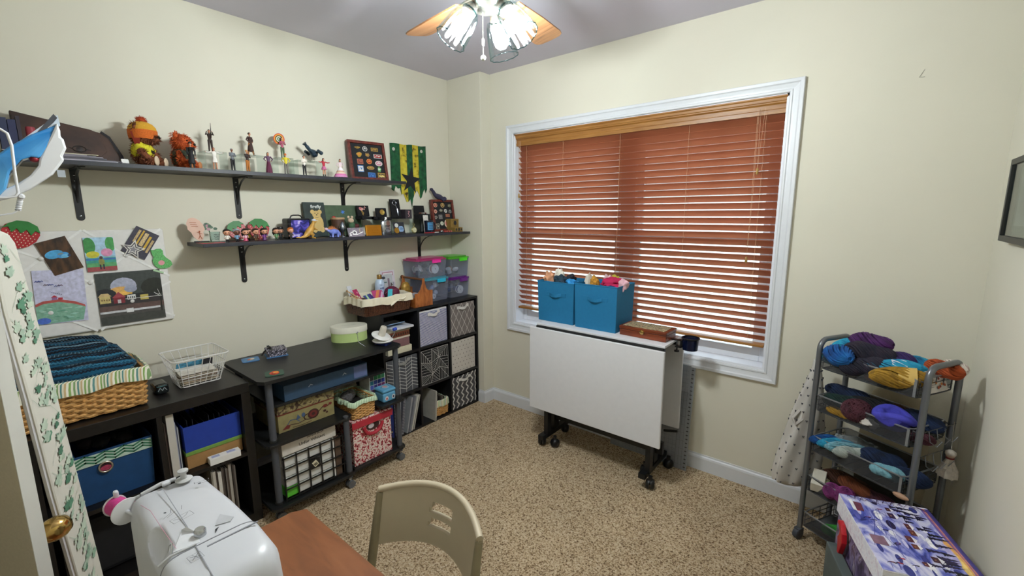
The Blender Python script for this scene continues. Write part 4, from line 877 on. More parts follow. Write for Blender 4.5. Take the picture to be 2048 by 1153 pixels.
# tankard, goblet, small mascot-free plush
tk = thing('tankard', 'dark wooden tankard with a pale rim behind the blue dinosaur', 'tankard', (.115, 1.50, ZL)); MB().lathe([(.036, 0), (.037, .06), (.040, .105), (.040, .11)], C('#4a3022', .6, nz=.2), 20, (.115, 1.50, ZL)).build('body', tk); MB().lathe([(.041, .108), (.043, .112), (.041, .120), (.034, .120)], C('#a88a66', .5), 20, (.115, 1.50, ZL)).build('rim', tk); MB().ball((.115, 1.475, ZL+.122), (.012, .012, .008), RD, 10).build('red_ball', tk)
gb = thing('goblet', 'small pointed silver goblet standing before the tankard', 'goblet', (.165, 1.500, ZL)); MB().lathe([(.016, 0), (.015, .003), (.004, .008), (.004, .024), (.009, .030), (.020, .048), (.021, .062), (.012, .085), (.003, .096), (0, .098)], C('#8c949c', .25, .9, nz=.3, sc=120), 16, (.165, 1.5, ZL)).build('body', gb)
tp = thing('plush_toy', 'tiny cream plush in a green vest leaning on the canvas pouch', 'plush toy', (.12, 1.585, ZL)); cr_ = C('#cbb39a', .9)
RI = .105
m = MB(); m.ball((.125, 1.585, ZL+.100), (.018, .020, .016), cr_, 12)
for sy in (-1, 1): m.ball((.12, 1.585+sy*.013, ZL+.122), (.007, .009, .009), cr_, 8)
m.ball((.12, 1.590, ZL+.05), (.02, .022, .048), cr_, 10); m.build('body', tp)
MB().ball((.128, 1.588, ZL+.066), (.020, .023, .024), C('#3c5a3e', .8), 12).build('vest', tp); MB().ball((.128, 1.62, ZL+.062), (.018, .022, .018), C('#4e1f1e', .8), 10).build('cap', tp)
# postcard, gold plate, flask
pc = thing('postcard', 'grey metallic postcard with white swirls leaning at the shelf front', 'postcard', (.215, 1.57, ZL)); Mp = frame((.215, 1.512, ZL), (0, 1, 0), (-.35, 0, 1))
MB(Mp).bb(0, .112, 0, .058, 0, .0015, C('#8a828e', .3, .3, nz=.3, sc=50)).build('card', pc); wh = C('#ecebea', .4)
MB(Mp @ T(0, 0, .0018)).flat([('e', .045, .026, .017, .014, wh), ('e', .045, .026, .009, .008, C('#5a5560', .4)), ('l', [(.03, .014), (.06, .012), (.09, .024), (.104, .028)], .005, wh), ('l', [(.01, .020), (.025, .028)], .006, wh), ('l', [(.083, .03), (.086, .05)], .003, C('#d9cf88', .4)), ('e', .014, .010, .008, .006, wh)]).build('print', pc, kind='stuff')
gp = thing('gold_plate', 'gold embossed rectangular block with raised lettering lines', 'paperweight', (.215, 1.695, ZL)); Mp = frame((.215, 1.638, ZL), (0, 1, 0), (-.12, 0, 1)); GO = C('#c08a2c', .3, .7, nz=.05)
MB(Mp).bb(0, .115, 0, .070, -.012, .002, GO).build('block', gp, bevel=.002)
m = MB(Mp); m.bb(.004, .111, .004, .008, .002, .005, GO).bb(.004, .111, .062, .066, .002, .005, GO).bb(.004, .008, .008, .062, .002, .005, GO).bb(.107, .111, .008, .062, .002, .005, GO); m.build('border', gp)
q = random.Random(1); m = MB(Mp)
for r_ in range(3):
    x = .014
    while x < .098:
        w_ = q.uniform(.003, .008); m.bb(x, x+w_, .014+r_*.016, .024+r_*.016, .002, .0042, GO); x += w_+.0018
m.build('raised_letters', gp, kind='stuff')
fk = thing('hip_flask', 'polished steel flask with dark printed lines and a screw cap', 'flask', (.17, 1.82, ZL)); STE = C('#aeb2b8', .18, .95, nz=.04)
MB(T(.17, 1.82, ZL) @ Matrix.Diagonal((.45, 1, 1, 1))).lathe([(.040, 0), (.043, .004), (.043, .088), (.036, .097), (.012, .101), (.011, .104)], STE, 28).build('body', fk)
MB().lathe([(.010, .104), (.010, .116), (.007, .121), (0, .122)], C('#d4d6da', .2, .9), 14, (.17, 1.82, ZL)).build('cap', fk)
m = MB(frame((.1895, 1.82, ZL), (0, 1, 0), (0, 0, 1))); kk = C('#2b2d33', .5)
for k, (y_, w_) in enumerate(((.062, .030), (.054, .024), (.043, .018), (.033, .030), (.024, .026), (.015, .014))): m.flat([('l', [(-w_*.7+j*.005, y_+.0015*((j*7+k) % 3-1)) for j in range(int(w_*1.4/.005)+1)], .0032, kk)])
m.build('printing', fk, kind='stuff')
# risers on the lower shelf and what stands on them
riser(.03, .15, 1.655, 1.80, RI, 'clear acrylic riser under the flamingo pin box', ZL)
riser(.03, .15, 1.812, 1.91, RI-.006, 'clear acrylic riser under the coin box', ZL)
riser(.03, .15, 1.93, 2.13, RI+.002, 'clear acrylic riser under the keyring box', ZL)
VEL = C('#0c0c10', .9)
def pinbox(y0, y1, z, h, label, d0=.03, d1=.13, low=.02, up=True):
    B = thing('gift_case', label, 'box', ((d0+d1)/2, (y0+y1)/2, z)); MB().bb(d0, d1, y0, y1, z, z+low, VEL).build('box_base', B, bevel=.002)
    Mh = frame((d0+.035, y0, z+low), (0, 1, 0), (-.18, 0, 1)); MB(Mh).bb(0, y1-y0, 0, h-low, 0, .014, VEL).build('pad', B, bevel=.002); return B, Mh @ T(0, 0, .0145)
B, Mh = pinbox(1.668, 1.758, ZL+RI, .092, 'black velvet case showing a pink flamingo pin'); pk = C('#d9a4a0', .35, .3); m = MB(Mh)
m.flat([('e', .032, .048, .016, .010, pk), ('e', .024, .054, .010, .008, C('#c26a70', .4)), ('l', [(.044, .048), (.056, .044), (.054, .056), (.060, .064), (.066, .056)], .004, pk), ('l', [(.030, .040), (.034, .024), (.040, .006)], .003, C('#d0b060', .3, .6)), ('l', [(.034, .036), (.046, .020), (.040, .014)], .003, C('#d0b060', .3, .6))]); m.build('flamingo_pin', B, kind='stuff')
MB().bb(.06, .13, 1.735, 1.785, ZL+RI, ZL+RI+.018, VEL).build('box_lid', B, bevel=.002)
B, Mh = pinbox(1.815, 1.898, ZL+RI-.006, .082, 'black velvet case showing a single gold coin'); MB(Mh @ T(.045, .032, 0)).lathe([(.019, 0), (.019, .003), (.017, .003), (.016, .0022), (0, .0022)], C('#c9ae5c', .3, .8, nz=.2, sc=200), 24).build('coin', B)
B, Mh = pinbox(1.942, 2.022, ZL+RI+.002, .140, 'tall black velvet case holding a silver keyring with dagger charm', low=.004); si = C('#9aa0aa', .25, .9); m = MB(Mh @ T(0, 0, .002)); m.tube([(.032+.016*math.cos(a), .108+.016*math.sin(a), 0) for a in [k*PI/10 for k in range(20)]], .0016, si, 6, closed=True)
m.tube([(.038, .093, 0), (.046, .078, 0), (.050, .066, 0)], .0018, si, 5).tube([(.050, .066, 0), (.051, .04, 0), (.053, .014, 0)], [.004, .0055, .001], si, 6).tube([(.036, .046, 0), (.066, .046, 0)], .0022, si, 5); m.build('keyring', B)
B = thing('small_box', 'small dark box with a pale pink printed figure-eight', 'box', (.09, 2.06, ZL+RI+.002)); MB().bb(.05, .115, 2.030, 2.088, ZL+RI+.002, ZL+RI+.068, C('#332b33', .6)).build('carton', B, bevel=.002)
MB(LF(.1152, 2.059, ZL+RI+.036)).flat([('l', [(-.004, -.020), (.006, -.012), (-.006, .004), (.006, .016), (-.006, .020)], .004, C('#cf9aa2', .5))]).build('print', B)
B = thing('coin_card', 'dark display card with white disc, gold coin and pale blue badge', 'display card', (.15, 1.94, ZL)); Mh = frame((.165, 1.888, ZL), (0, 1, 0), (-.22, 0, 1)); MB(Mh).bb(0, .095, 0, .085, 0, .003, C('#23262e', .5)).build('card', B, bevel=.004)
MB(Mh @ T(.028, .062, .0035)).lathe([(.015, 0), (.015, .002), (0, .002)], C('#c9ccc8', .4), 20).build('white_disc', B); MB(Mh @ T(.024, .026, .0035)).lathe([(.020, 0), (.020, .0025), (.017, .0025), (0, .002)], C('#c0a24a', .3, .8, nz=.2, sc=200), 24).build('gold_coin', B)
MB(Mh @ T(.062, .036, .0035)).prism([(-.018, -.016), (-.008, -.021), (.012, -.020), (.021, -.010), (.019, .012), (.010, .020), (-.012, .019), (-.020, .008)], 0, .003, C('#86a8cf', .4)).build('blue_badge', B)
MB(Mh @ T(.062, .036, .0067)).flat([('l', [(-.012, .008), (.012, .008)], .003, C('#34506e', .5)), ('l', [(-.013, 0), (.013, 0)], .004, C('#34506e', .5)), ('l', [(-.010, -.009), (.010, -.009)], .003, C('#34506e', .5))]).build('badge_print', B, kind='stuff')
B = thing('pocket_watch', 'brass pocket watch hanging from a clear stand', 'watch', (.20, 2.035, ZL)); bz = C('#a09a6c', .3, .8, nz=.1); Mw = frame((.20, 2.035, ZL+.026), (0, 1, 0), (-.1, 0, 1))
MB(Mw).lathe([(.022, -.004), (.024, 0), (.022, .004), (.018, .005), (0, .005)], bz, 24).build('case', B); MB(Mw @ T(0, 0, .0052)).flat([('e', 0, 0, .017, .017, C('#c9c7a2', .4)), ('l', [(0, 0), (0, .012)], .0014, DK), ('l', [(0, 0), (.008, -.004)], .0014, DK)]).build('dial', B, kind='stuff')
MB(Mw).tube([(.0, .024, 0), (.0, .030, 0)], .004, bz, 8).tube([(.009*math.cos(a), .040+.008*math.sin(a), 0) for a in [k*PI/8 for k in range(16)]], .0018, bz, 6, closed=True).build('crown_ring', B)
MB().tube([(.185, 2.035, ZL), (.185, 2.035, ZL+.10), (.20, 2.035, ZL+.10), (.20, 2.035, ZL+.07)], .0015, ACRYL, 6).build('stand', B)
B = thing('small_display', 'small black picture frame standing on its edge under the chest', 'frame', (.10, 2.19, ZL)); MB().bb(.05, .13, 2.150, 2.157, ZL, ZL+.1, BLACK).bb(.05, .13, 2.245, 2.252, ZL, ZL+.1, BLACK).bb(.05, .13, 2.157, 2.245, ZL+.093, ZL+.1, BLACK).bb(.05, .13, 2.157, 2.245, ZL, ZL+.007, BLACK).build('box_frame', B); MB().bb(.05, .055, 2.157, 2.245, ZL+.007, ZL+.093, C('#a9aeb0', .6, nz=.3, sc=60)).build('picture', B)
B = thing('small_chest', 'small black chest standing open atop the black frame', 'box', (.09, 2.20, ZL+.1)); MB().bb(.05, .125, 2.155, 2.25, ZL+.1, ZL+.140, VEL).build('base', B, bevel=.002); MB(frame((.052, 2.155, ZL+.14), (0, 1, 0), (-.15, 0, 1))).bb(0, .095, 0, .062, 0, .014, VEL).build('lid', B, bevel=.003)
m = MB(T(.09, 2.20, ZL+.1405)); 
for k in range(5): m.ball((.02, -.03+.015*k, .004), (.014, .010, .008), C(('#7a4a3c', '#9a8a84', '#b0aaa4', '#6a3a34', '#c9c2ba')[k], .4, .4), 8)
m.build('trinkets', B, kind='stuff')
# mug with a card in it
B = thing('mug', 'dark blue mug with a light blue printed panel near the shelf\'s right end', 'mug', (.18, 2.185, ZL)); MUG = C('#141a2c', .25); MB().lathe([(.035, 0), (.036, .003), (.036, .092), (.0335, .092), (.033, .006), (0, .006)], MUG, 28, (.18, 2.185, ZL)).build('body', B)
MB().tube([(.18, 2.219, ZL+.078), (.18, 2.240, ZL+.076), (.18, 2.250, ZL+.055), (.18, 2.246, ZL+.030), (.18, 2.220, ZL+.018)], .005, MUG, 8).build('handle', B)
m = MB(); c_ = C('#3f86b8', .3)
m.add([(.18+.0364*math.cos(a), 2.185+.0364*math.sin(a), ZL+z) for z in (.022, .078) for a in [-.85+.17*k for k in range(10)]], [(k, k+1, 11+k, 10+k) for k in range(9)], c_, True); m.build('printed_panel', B)
m = MB(); kk = C('#16395c', .4)
for z in (.032, .043, .054, .066): m.add([(.18+.0367*math.cos(a), 2.185+.0367*math.sin(a), ZL+z+dz) for dz in (0, .004) for a in [-.6+.12*k for k in range(10)]], [(k, k+1, 11+k, 10+k) for k in range(9)], kk, True)
m.build('print_lines', B, kind='stuff')
tag(MB(T(.175, 2.175, ZL+.0065) @ RZ(.2) @ RY(-.1)).bb(-.001, .001, -.028, .028, 0, .125, C('#d9d4d0', .5, nz=.2, sc=60)).build('picture_card'), 'white card with small sketches standing in the blue mug', 'card')
tag(MB().tube([(.235, 2.10, ZL+.004), (.238, 2.19, ZL+.004)], .004, C('#8f1f26', .3), 8).build('pen'), 'dark red pen lying before the blue mug', 'pen')
tag(MB().tube([(.235, 2.20, ZL+.004), (.222, 2.245, ZL+.004)], .004, C('#d9d7d4', .3), 8).build('pen'), 'white pen lying before the blue mug', 'pen')
B = thing('trinket', 'red and silver trinket lying below the small pin frame', 'trinket', (.225, 2.31, ZL)); MB().ball((.225, 2.275, ZL+.009), (.010, .014, .009), SILVER, 10).build('silver_end', B); m = MB(); q = random.Random(6)
for k in range(8): m.ball((.225+q.uniform(-.006, .006), 2.30+.010*k, ZL+.007), (.006, .008, .007), C(('#8f1f2a', '#b04a3a', '#6f1f24', '#c06a5a')[k % 4], .35), 8)
m.build('beads', B, kind='stuff')
PINS2 = [('e', .20, .83, .018, .017, C('#dcb89a', .4), RD), ('e', .52, .83, .018, .018, C('#d2b06c', .4), C('#6a5030')), ('s', .83, .82, .018, .014, C('#8a8a6c', .4, .5), GY), ('s', .18, .63, .016, .017, C('#d0a08c', .4), C('#8a4a3c')), ('s', .42, .66, .017, .014, C('#8c8c74', .4, .4), GY), ('s', .63, .645, .018, .015, WT, C('#5c6c6c')), ('s', .83, .625, .017, .016, GY, C('#5d6066')),
         ('s', .16, .44, .016, .016, GY, C('#6c6c64')), ('r', .37, .455, .017, .017, C('#9a9c9a', .35, .5), C('#6c6e70')), ('r', .70, .50, .021, .013, C('#84503c'), C('#a86a50')), ('r', .20, .155, .016, .022, C('#cfcab0'), C('#26262a')), ('e', .40, .25, .017, .017, C('#a0a890'), C('#cfd0c4')), ('e', .69, .245, .038, .037, C('#e2d0b0'), C('#c2546a'))]
pinframe((.075, 2.315, ZL+.001), (.10, 1, 0), (-.16, 0, 1), .215, .25, MAH, PINS2, 'smaller dark red pin frame at the right end of the lower shelf')
B = thing('plush_toy', 'dusky purple beanie creature draped over the small pin frame', 'plush toy', (.07, 2.40, ZL+.25)); Mq = T(.062, 2.395, ZL+.262)
PB = C('#34324a', .8, nz=.25, sc=80); m = MB(Mq); m.tube([(0, -.065, .065), (0, -.050, .050), (0, -.035, .028), (0, -.015, .018), (0, .015, .008), (0, .04, -.002)], [.010, .012, .014, .020, .022, .016], PB, 12); m.ball((.012, .052, -.004), (.018, .020, .018), PB, 12); m.build('body', B)
MB(Mq).ball((0, -.068, .066), (.014, .016, .012), PB, 10).build('head', B); MB(Mq).tube([(.012, .02, 0), (.03, .034, -.020)], [.010, .009], PB, 8).build('leg', B)
B = thing('wooden_block_set', 'small brass-coloured wooden box with an oval emblem at the shelf\'s far end', 'box', (.15, 2.50, ZL)); WB = C('#8f7338', .5, .2, nz=.15); MB().bb(.08, .15, 2.440, 2.525, ZL, ZL+.10, WB).build('box', B, bevel=.002); MB().bb(.15, .20, 2.435, 2.52, ZL, ZL+.034, WB).build('drawer', B, bevel=.002)
MB(LF(.1505, 2.485, ZL+.068)).flat([('e', 0, 0, .016, .018, C('#1d2026', .5)), ('l', [(-.034, .018), (.034, .018)], .0016, C('#4a3a1c')), ('l', [(-.034, -.01), (.034, -.01)], .0016, C('#4a3a1c'))]).build('emblem', B, kind='stuff')
MB(LF(.2005, 2.477, ZL+.017)).flat([('e', -.026, 0, .008, .010, C('#1d2026', .5)), ('r', -.008, -.010, .012, .011, C('#2a2c30', .5)), ('e', .028, 0, .007, .009, C('#1d2026', .5))]).build('drawer_print', B, kind='stuff')

# ------------------------------------------------------------------ memo board on the wall
mbd = thing('memo_board', 'white fabric memo board criss-crossed with ribbons on the left wall', 'memo board', (.012, .36, 1.04))
MBm = LF(.0, 0, 0); CL = C('#e2e0dc', .9, nz=.03, sc=60, bump=.1)
MB().bb(.001, .018, .06, .617, 1.042, 1.503, CL).build('padded_panel', mbd, bevel=.006)
RIB = C('#ecebe8', .5)
rb = [[(.06, 1.33), (.09, 1.503)], [(.06, 1.46), (.182, 1.388), (.324, 1.267), (.46, 1.16), (.617, 1.06)], [(.33, 1.503), (.462, 1.382), (.617, 1.268)], [(.32, 1.503), (.182, 1.388), (.06, 1.28)], [(.605, 1.50), (.462, 1.382), (.324, 1.267), (.182, 1.15), (.07, 1.042)], [(.324, 1.267), (.46, 1.16), (.617, 1.047)], [(.617, 1.235), (.46, 1.16), (.337, 1.042)], [(.182, 1.15), (.32, 1.042)]]
for k in (1, 2, 3, 4, 6, 7):
    L = rb[k]; m = MB()
    m = MB(Matrix(((0, 0, 1, .0195), (1, 0, 0, 0), (0, 1, 0, 0), (0, 0, 0, 1)))); m.flat([('l', L, .009, RIB)], z=.0002*k); m.build('ribbon', mbd)
for (y, z) in ((.182, 1.388), (.324, 1.267), (.462, 1.382), (.46, 1.16), (.182, 1.15)): MB(LF(.0205, y, z)).lathe([(.009, 0), (.0085, .004), (.005, .006), (0, .0065)], C('#d5d3cf', .5), 14).build('button', mbd)
def pcard(y, z, w_, h_, rot, bgm, label, cat, shapes, nm='picture_card', off=.023, lift=None):
    B = thing(nm, label, cat, (off, y, z)); M = LF(off, y, z) @ RZ(rot); MB(M).bb(-w_/2, w_/2, -h_/2, h_/2, 0, .0012, bgm).build('card', B)
    m = MB(M @ T(-w_/2, -h_/2, .0013)); m.flat(shapes, w_, h_, z=.0001, dz=.00012); m.build('print', B, kind='stuff'); return B
c4 = lambda h_: C(h_, .6, nz=.18, sc=70)
strawberry(LF(.024, .136, 1.492) @ RZ(-.25), .118, 'painted strawberry magnet at the memo board\'s top left corner')
pcard(.24, 1.396, .100, .150, .30, ramp_mat('dark_wood_floor_print', [(.3, '#1c120c'), (.7, '#5a3c26')], (20, 60, 20), .35, 3), 'photo card of a blue-painted dog lying on dark wood', 'photo', [('e', .36, .58, .30, .12, c4('#4a9fd0')), ('e', .60, .50, .20, .09, c4('#3f8ec8')), ('e', .66, .46, .14, .06, c4('#68b4dc')), ('e', .55, .55, .10, .025, c4('#7a8a8c')), ('e', .78, .45, .05, .03, c4('#1f3f6c'))])
pcard(.372, 1.393, .103, .155, 0, c4('#8fb8c9'), 'small bright painting of a figure in a park with pink blossoms', 'picture', [('r', 0, .45, 1, 1, c4('#a9cbe2')), ('e', .15, .75, .22, .25, c4('#3f8a4a')), ('e', .88, .8, .18, .22, c4('#4a9a55')), ('e', .25, .50, .22, .10, c4('#c9c23c')), ('e', .72, .55, .20, .12, c4('#d58fb2')), ('r', 0, .25, 1, .40, c4('#3f9a8a')), ('r', 0, .33, 1, .38, c4('#3d6fb0')), ('r', 0, .0, 1, .14, c4('#9a4a4c')), ('r', .0, .13, 1, .25, c4('#5aa06a')), ('e', .5, .28, .10, .11, c4('#8a8a4a')), ('e', .5, .40, .06, .045, c4('#4a3a34')), ('r', .42, .06, .47, .2, c4('#2a2a3a')), ('r', .53, .06, .58, .2, c4('#2a2a3a'))])
sc_ = pcard(.522, 1.437, .098, .135, -.55, c4('#3d3a48'), 'slate grey card with silver star and gold glitter bars', 'card', [('r', .18, .45, .28, .92, C('#b9a27a', .3, .6, nz=.5, sc=400)), ('r', .34, .40, .41, .95, GD), ('r', .46, .40, .62, .90, C('#c9b48a', .3, .6, nz=.5, sc=400)), ('r', .68, .30, .78, .84, GD), ('r', .84, .25, .94, .75, C('#b9a27a', .3, .6, nz=.5, sc=400))])
def starpts(r1, r2, a0=0): return [((r1 if k % 2 == 0 else r2)*math.sin(PI*k/5+a0), (r1 if k % 2 == 0 else r2)*math.cos(PI*k/5+a0)) for k in range(10)]
Ms = LF(.0255, .490, 1.408) @ RZ(-.3); MB(Ms).prism(starpts(.048, .022), 0, .001, C('#d5d3cc', .4)).prism(starpts(.038, .017), .001, .0018, C('#4a4852', .5)).prism(starpts(.028, .012), .0018, .0026, C('#d5d3cc', .4)).prism(starpts(.018, .008), .0026, .0032, C('#8a8890', .5)).build('paper_star', sc_)
GF = C('#5fae62', .5, nz=.35, sc=260); B = thing('glitter_pear', 'green glitter foam cutout with a pink spot on the board\'s edge', 'decoration', (.024, .59, 1.30))
MB(LF(.022, .592, 1.345)).prism([(-.036, .058), (-.026, .054), (-.012, .060), (.004, .060), (.012, .050), (.012, .030), (.022, .014), (.040, -.004), (.044, -.022), (.030, -.036), (.008, -.040), (-.016, -.036), (-.030, -.018), (-.034, .004), (-.028, .020), (-.034, .040)], 0, .004, GF).build('foam', B); MB(LF(.0262, .592, 1.335)).flat([('e', 0, 0, .013, .012, C('#dd9aa0', .6))]).build('spot', B)
MB(LF(.021, .575, 1.30)).prism([(-.02, -.003), (.02, -.02), (.022, -.012), (-.016, .006)], 0, .003, C('#a9c9a0', .5)).build('clip', B)
lv = c4('#c3c3dc'); sh = [('p', [(0, .0), (.9, .02), (.97, .27), (.75, .34), (.45, .40), (.15, .38), (0, .33)], c4('#7fae96')), ('p', [(0, .33), (.15, .38), (.45, .40), (.75, .34), (.97, .27), (.96, .31), (.76, .39), (.45, .45), (.14, .43), (0, .38)], c4('#b0504a')), ('r', .32, .44, .42, .49, c4('#9a6a9a')), ('p', [(.30, .49), (.37, .53), (.44, .49)], c4('#b02f3f')), ('r', .44, .44, .53, .48, c4('#b02f3f')), ('e', .12, .06, .14, .06, c4('#4a6ac0'))]
q = random.Random(3)
for k in range(22): sh.append(('l', [(q.uniform(.05, .8), q.uniform(.03, .32)) for _ in (0,)]+[], .002, lv) if False else ('e', q.uniform(.08, .88), q.uniform(.04, .30), q.uniform(.03, .08), .010, c4(('#5f9a80', '#a6c9ba', '#8fbcae')[k % 3])))
for k, (x, y) in enumerate(((.08, .80), (.14, .80), (.24, .73), (.33, .73), (.44, .70), (.50, .71))): sh.append(('l', [(x-.05, y-.008), (x-.02, y+.012), (x, y-.004), (x+.03, y+.012), (x+.05, y-.006)], .0022, c4(('#3a4a9a', '#4a5a9a', '#6a4a5a')[k % 3])))
for k in range(7): sh.append(('e', .30+.035*k, .60-.010*k, .010, .007, c4('#4a4a6a')))
pcard(.222, 1.218, .160, .235, -.04, lv, 'child\'s drawing of a little red ship on green hills under lavender sky', 'drawing', sh, nm='drawing', off=.0215)
dkg = c4('#3c423f'); sh = [('r', 0, 0, 1, .32, c4('#4c4a46')), ('e', .40, .72, .20, .17, c4('#a9adc0')), ('e', .34, .62, .18, .10, c4('#d8a860')), ('e', .42, .58, .10, .07, c4('#e8b85a')), ('e', .5, .66, .10, .07, c4('#9aa0b4')), ('e', .88, .66, .22, .18, c4('#23271f')), ('e', .1, .58, .18, .12, c4('#23262a')), ('e', .6, .5, .3, .06, c4('#1d2022')), ('r', 0, .36, 1, .46, c4('#332f30')), ('r', .02, .42, .18, .56, c4('#c9b878')), ('p', [(0, .55), (.05, .61), (.15, .61), (.2, .55)], c4('#c9b07c')), ('r', .22, .40, .39, .52, c4('#7c2630')), ('p', [(.20, .51), (.305, .62), (.41, .51)], c4('#9a4048')), ('r', .28, .40, .33, .47, c4('#c9c2c2')), ('r', .43, .45, .56, .54, c4('#d9d9d6')), ('r', .63, .42, .76, .52, c4('#bfae5a')), ('l', [(.40, .47), (.98, .46)], .0022, c4('#dcdcda')), ('r', 0, .26, 1, .36, c4('#5f4a44')), ('r', 0, .22, .93, .26, c4('#c9c9cc')), ('r', .39, .20, .50, .28, c4('#e0e0e0')), ('r', 0, 0, 1, .16, c4('#3f413c')), ('l', [(.95, .16), (.96, .5), (.90, .60)], .005, c4('#15140f')), ('l', [(.96, .48), (.99, .62)], .003, c4('#15140f')), ('l', [(.955, .45), (.86, .54)], .0025, c4('#c9c9c6')), ('l', [(.955, .47), (.92, .60)], .0018, c4('#c9c9c6')), ('l', [(.955, .50), (.88, .50)], .0018, c4('#c9c9c6'))]
for k in range(4): sh += [('r', .045+.035*k, .47, .06+.035*k, .50, c4('#7a5a3a')), ('r', .44+.03*k, .47, .455+.03*k, .51, c4('#3f4a4c'))]
pcard(.460, 1.182, .242, .245, .0, dkg, 'dark painting print of a village with red house at dusk', 'picture', sh, nm='painting_print', off=.0225)
# ------------------------------------------------------------------ helpers for baskets and bins
def perim(x0, x1, y0, y1, r, n):
    L = [(x1-r, y0), (x1, y0+r), (x1, y1-r), (x1-r, y1), (x0+r, y1), (x0, y1-r), (x0, y0+r), (x0+r, y0)]
    pts = []; C_ = [((x1-r, y0+r), -PI/2), ((x1-r, y1-r), 0), ((x0+r, y1-r), PI/2), ((x0+r, y0+r), PI)]
    dense = []
    for (c, a0) in C_:
        for k in range(7): a = a0+PI/2*k/6; dense.append((c[0]+r*math.cos(a), c[1]+r*math.sin(a)))
    dense.append(dense[0]); S = [0]
    for i in range(len(dense)-1): S.append(S[-1]+math.dist(dense[i], dense[i+1]))
    out = []; j = 0
    for k in range(n):
        s = S[-1]*k/n
        while S[j+1] < s: j += 1
        t = (s-S[j])/max(1e-9, S[j+1]-S[j]); a, b = dense[j], dense[j+1]; x = a[0]+(b[0]-a[0])*t; y = a[1]+(b[1]-a[1])*t
        nx, ny = (b[1]-a[1]), -(b[0]-a[0]); q = math.hypot(nx, ny) or 1; out.append((x, y, nx/q, ny/q))
    return out
def basket(B, x0, x1, y0, y1, z0, z1, g, mat, r=.006, vertical=False, nm='wicker_weave', step=.028):
    """woven walls: strands that pass in and out of stakes; g = flare"""
    per = 2*(x1-x0+y1-y0); ns = int(per/step/2)*2; m = MB()
    rows = max(3, int((z1-z0)/(r*1.75)))
    if vertical: rows = 5
    for j in range(rows):
        t = (j+.5)/rows; z = z0+(z1-z0)*t; e = g*t; n = ns*3
        P = perim(x0-e, x1+e, y0-e, y1+e, .02, n); ph = PI*(j % 2)
        m.tube([(x+nx*r*.9*math.sin(PI*k/3+ph), y+ny*r*.9*math.sin(PI*k/3+ph), z+.0008*math.sin(k*1.7+j)) for k, (x, y, nx, ny) in enumerate(P)], r, mat, 5, closed=True)
    m.build(nm, B, kind='stuff')
    m = MB(); n2 = ns if not vertical else ns*3; A = perim(x0, x1, y0, y1, .02, n2); Bt = perim(x0-g, x1+g, y0-g, y1+g, .02, n2)
    for k in range(n2):
        a, b = A[k], Bt[k]; o = r*1.6 if vertical else 0; w = r*.9
        jx = .35*r*math.sin(k*2.3) if vertical else 0
        m.tube([(a[0]+a[2]*o, a[1]+a[3]*o, z0), ((a[0]+b[0])/2+a[2]*(o+jx), (a[1]+b[1])/2+a[3]*(o+jx), (z0+z1)/2), (b[0]+b[2]*o, b[1]+b[3]*o, z1)], w, mat, 4)
    m.build('stakes', B, kind='stuff')
    MB().bb(x0+.004, x1-.004, y0+.004, y1-.004, z0, z0+.006, mat).build('base', B)
    P = perim(x0-g, x1+g, y0-g, y1+g, .02, 60); MB().tube([(p_[0], p_[1], z1) for p_ in P], r*1.3, mat, 6, closed=True).build('rim', B)
def liner(B, x0, x1, y0, y1, zt, drop, mat, amp=.004, seed=1, nm='cloth_liner', n=160, tie=None):
    q = random.Random(seed); ph = [q.uniform(0, 6) for _ in range(4)]; m = MB(); P = perim(x0, x1, y0, y1, .025, n); rings = []
    for (o, z, w) in ((-.020, zt-.05, .3), (-.014, zt-.01, .6), (-.004, zt+.004, .8), (.006, zt, 1), (.010, zt-drop*.5, 1.3), (.011, zt-drop, 1.6)):
        rings.append([(p_[0]+p_[2]*(o+amp*w*math.sin(k*.9+ph[0])*.6), p_[1]+p_[3]*(o+amp*w*math.sin(k*.9+ph[0])*.6), z+amp*w*(math.sin(k*.23+ph[1])+.6*math.sin(k*.41+ph[2]))) for k, p_ in enumerate(P)])
    m.loft(rings, mat, caps=False); return m.build(nm, B)
def stripes_mat(name, cols, scale, axis='Y'):
    m, t, b = newmat(name); b.inputs['Roughness'].default_value = .9
    co = t.nodes.new('ShaderNodeTexCoord'); sp = t.nodes.new('ShaderNodeSeparateXYZ'); mu = t.nodes.new('ShaderNodeMath'); mu.operation = 'MULTIPLY'; mu.inputs[1].default_value = scale
    fr = t.nodes.new('ShaderNodeMath'); fr.operation = 'FRACT'; r = t.nodes.new('ShaderNodeValToRGB'); r.color_ramp.interpolation = 'CONSTANT'; e = r.color_ramp.elements
    t.links.new(co.outputs['Object'], sp.inputs[0]); 
    if axis == 'XY':
        ad = t.nodes.new('ShaderNodeMath'); ad.operation = 'ADD'; t.links.new(sp.outputs['X'], ad.inputs[0]); t.links.new(sp.outputs['Y'], ad.inputs[1]); t.links.new(ad.outputs[0], mu.inputs[0])
    else: t.links.new(sp.outputs[axis], mu.inputs[0])
    t.links.new(mu.outputs[0], fr.inputs[0]); t.links.new(fr.outputs[0], r.inputs[0]); t.links.new(r.outputs[0], b.inputs['Base Color'])
    e[0].position = 0; e[0].color = lin(cols[0]); e[1].position = 1/len(cols); e[1].color = lin(cols[1])
    for k, h_ in enumerate(cols[2:]): x = e.new((k+2)/len(cols)); x.color = lin(h_)
    return m
def print_front(B, x, y0, z0, w_, h_, shapes, nm='pattern', off=.0006):
    m = MB(LF(x+off, y0, z0)); m.flat(shapes, w_, h_, z=.0001, dz=0.00002); return m.build(nm, B, kind='stuff')
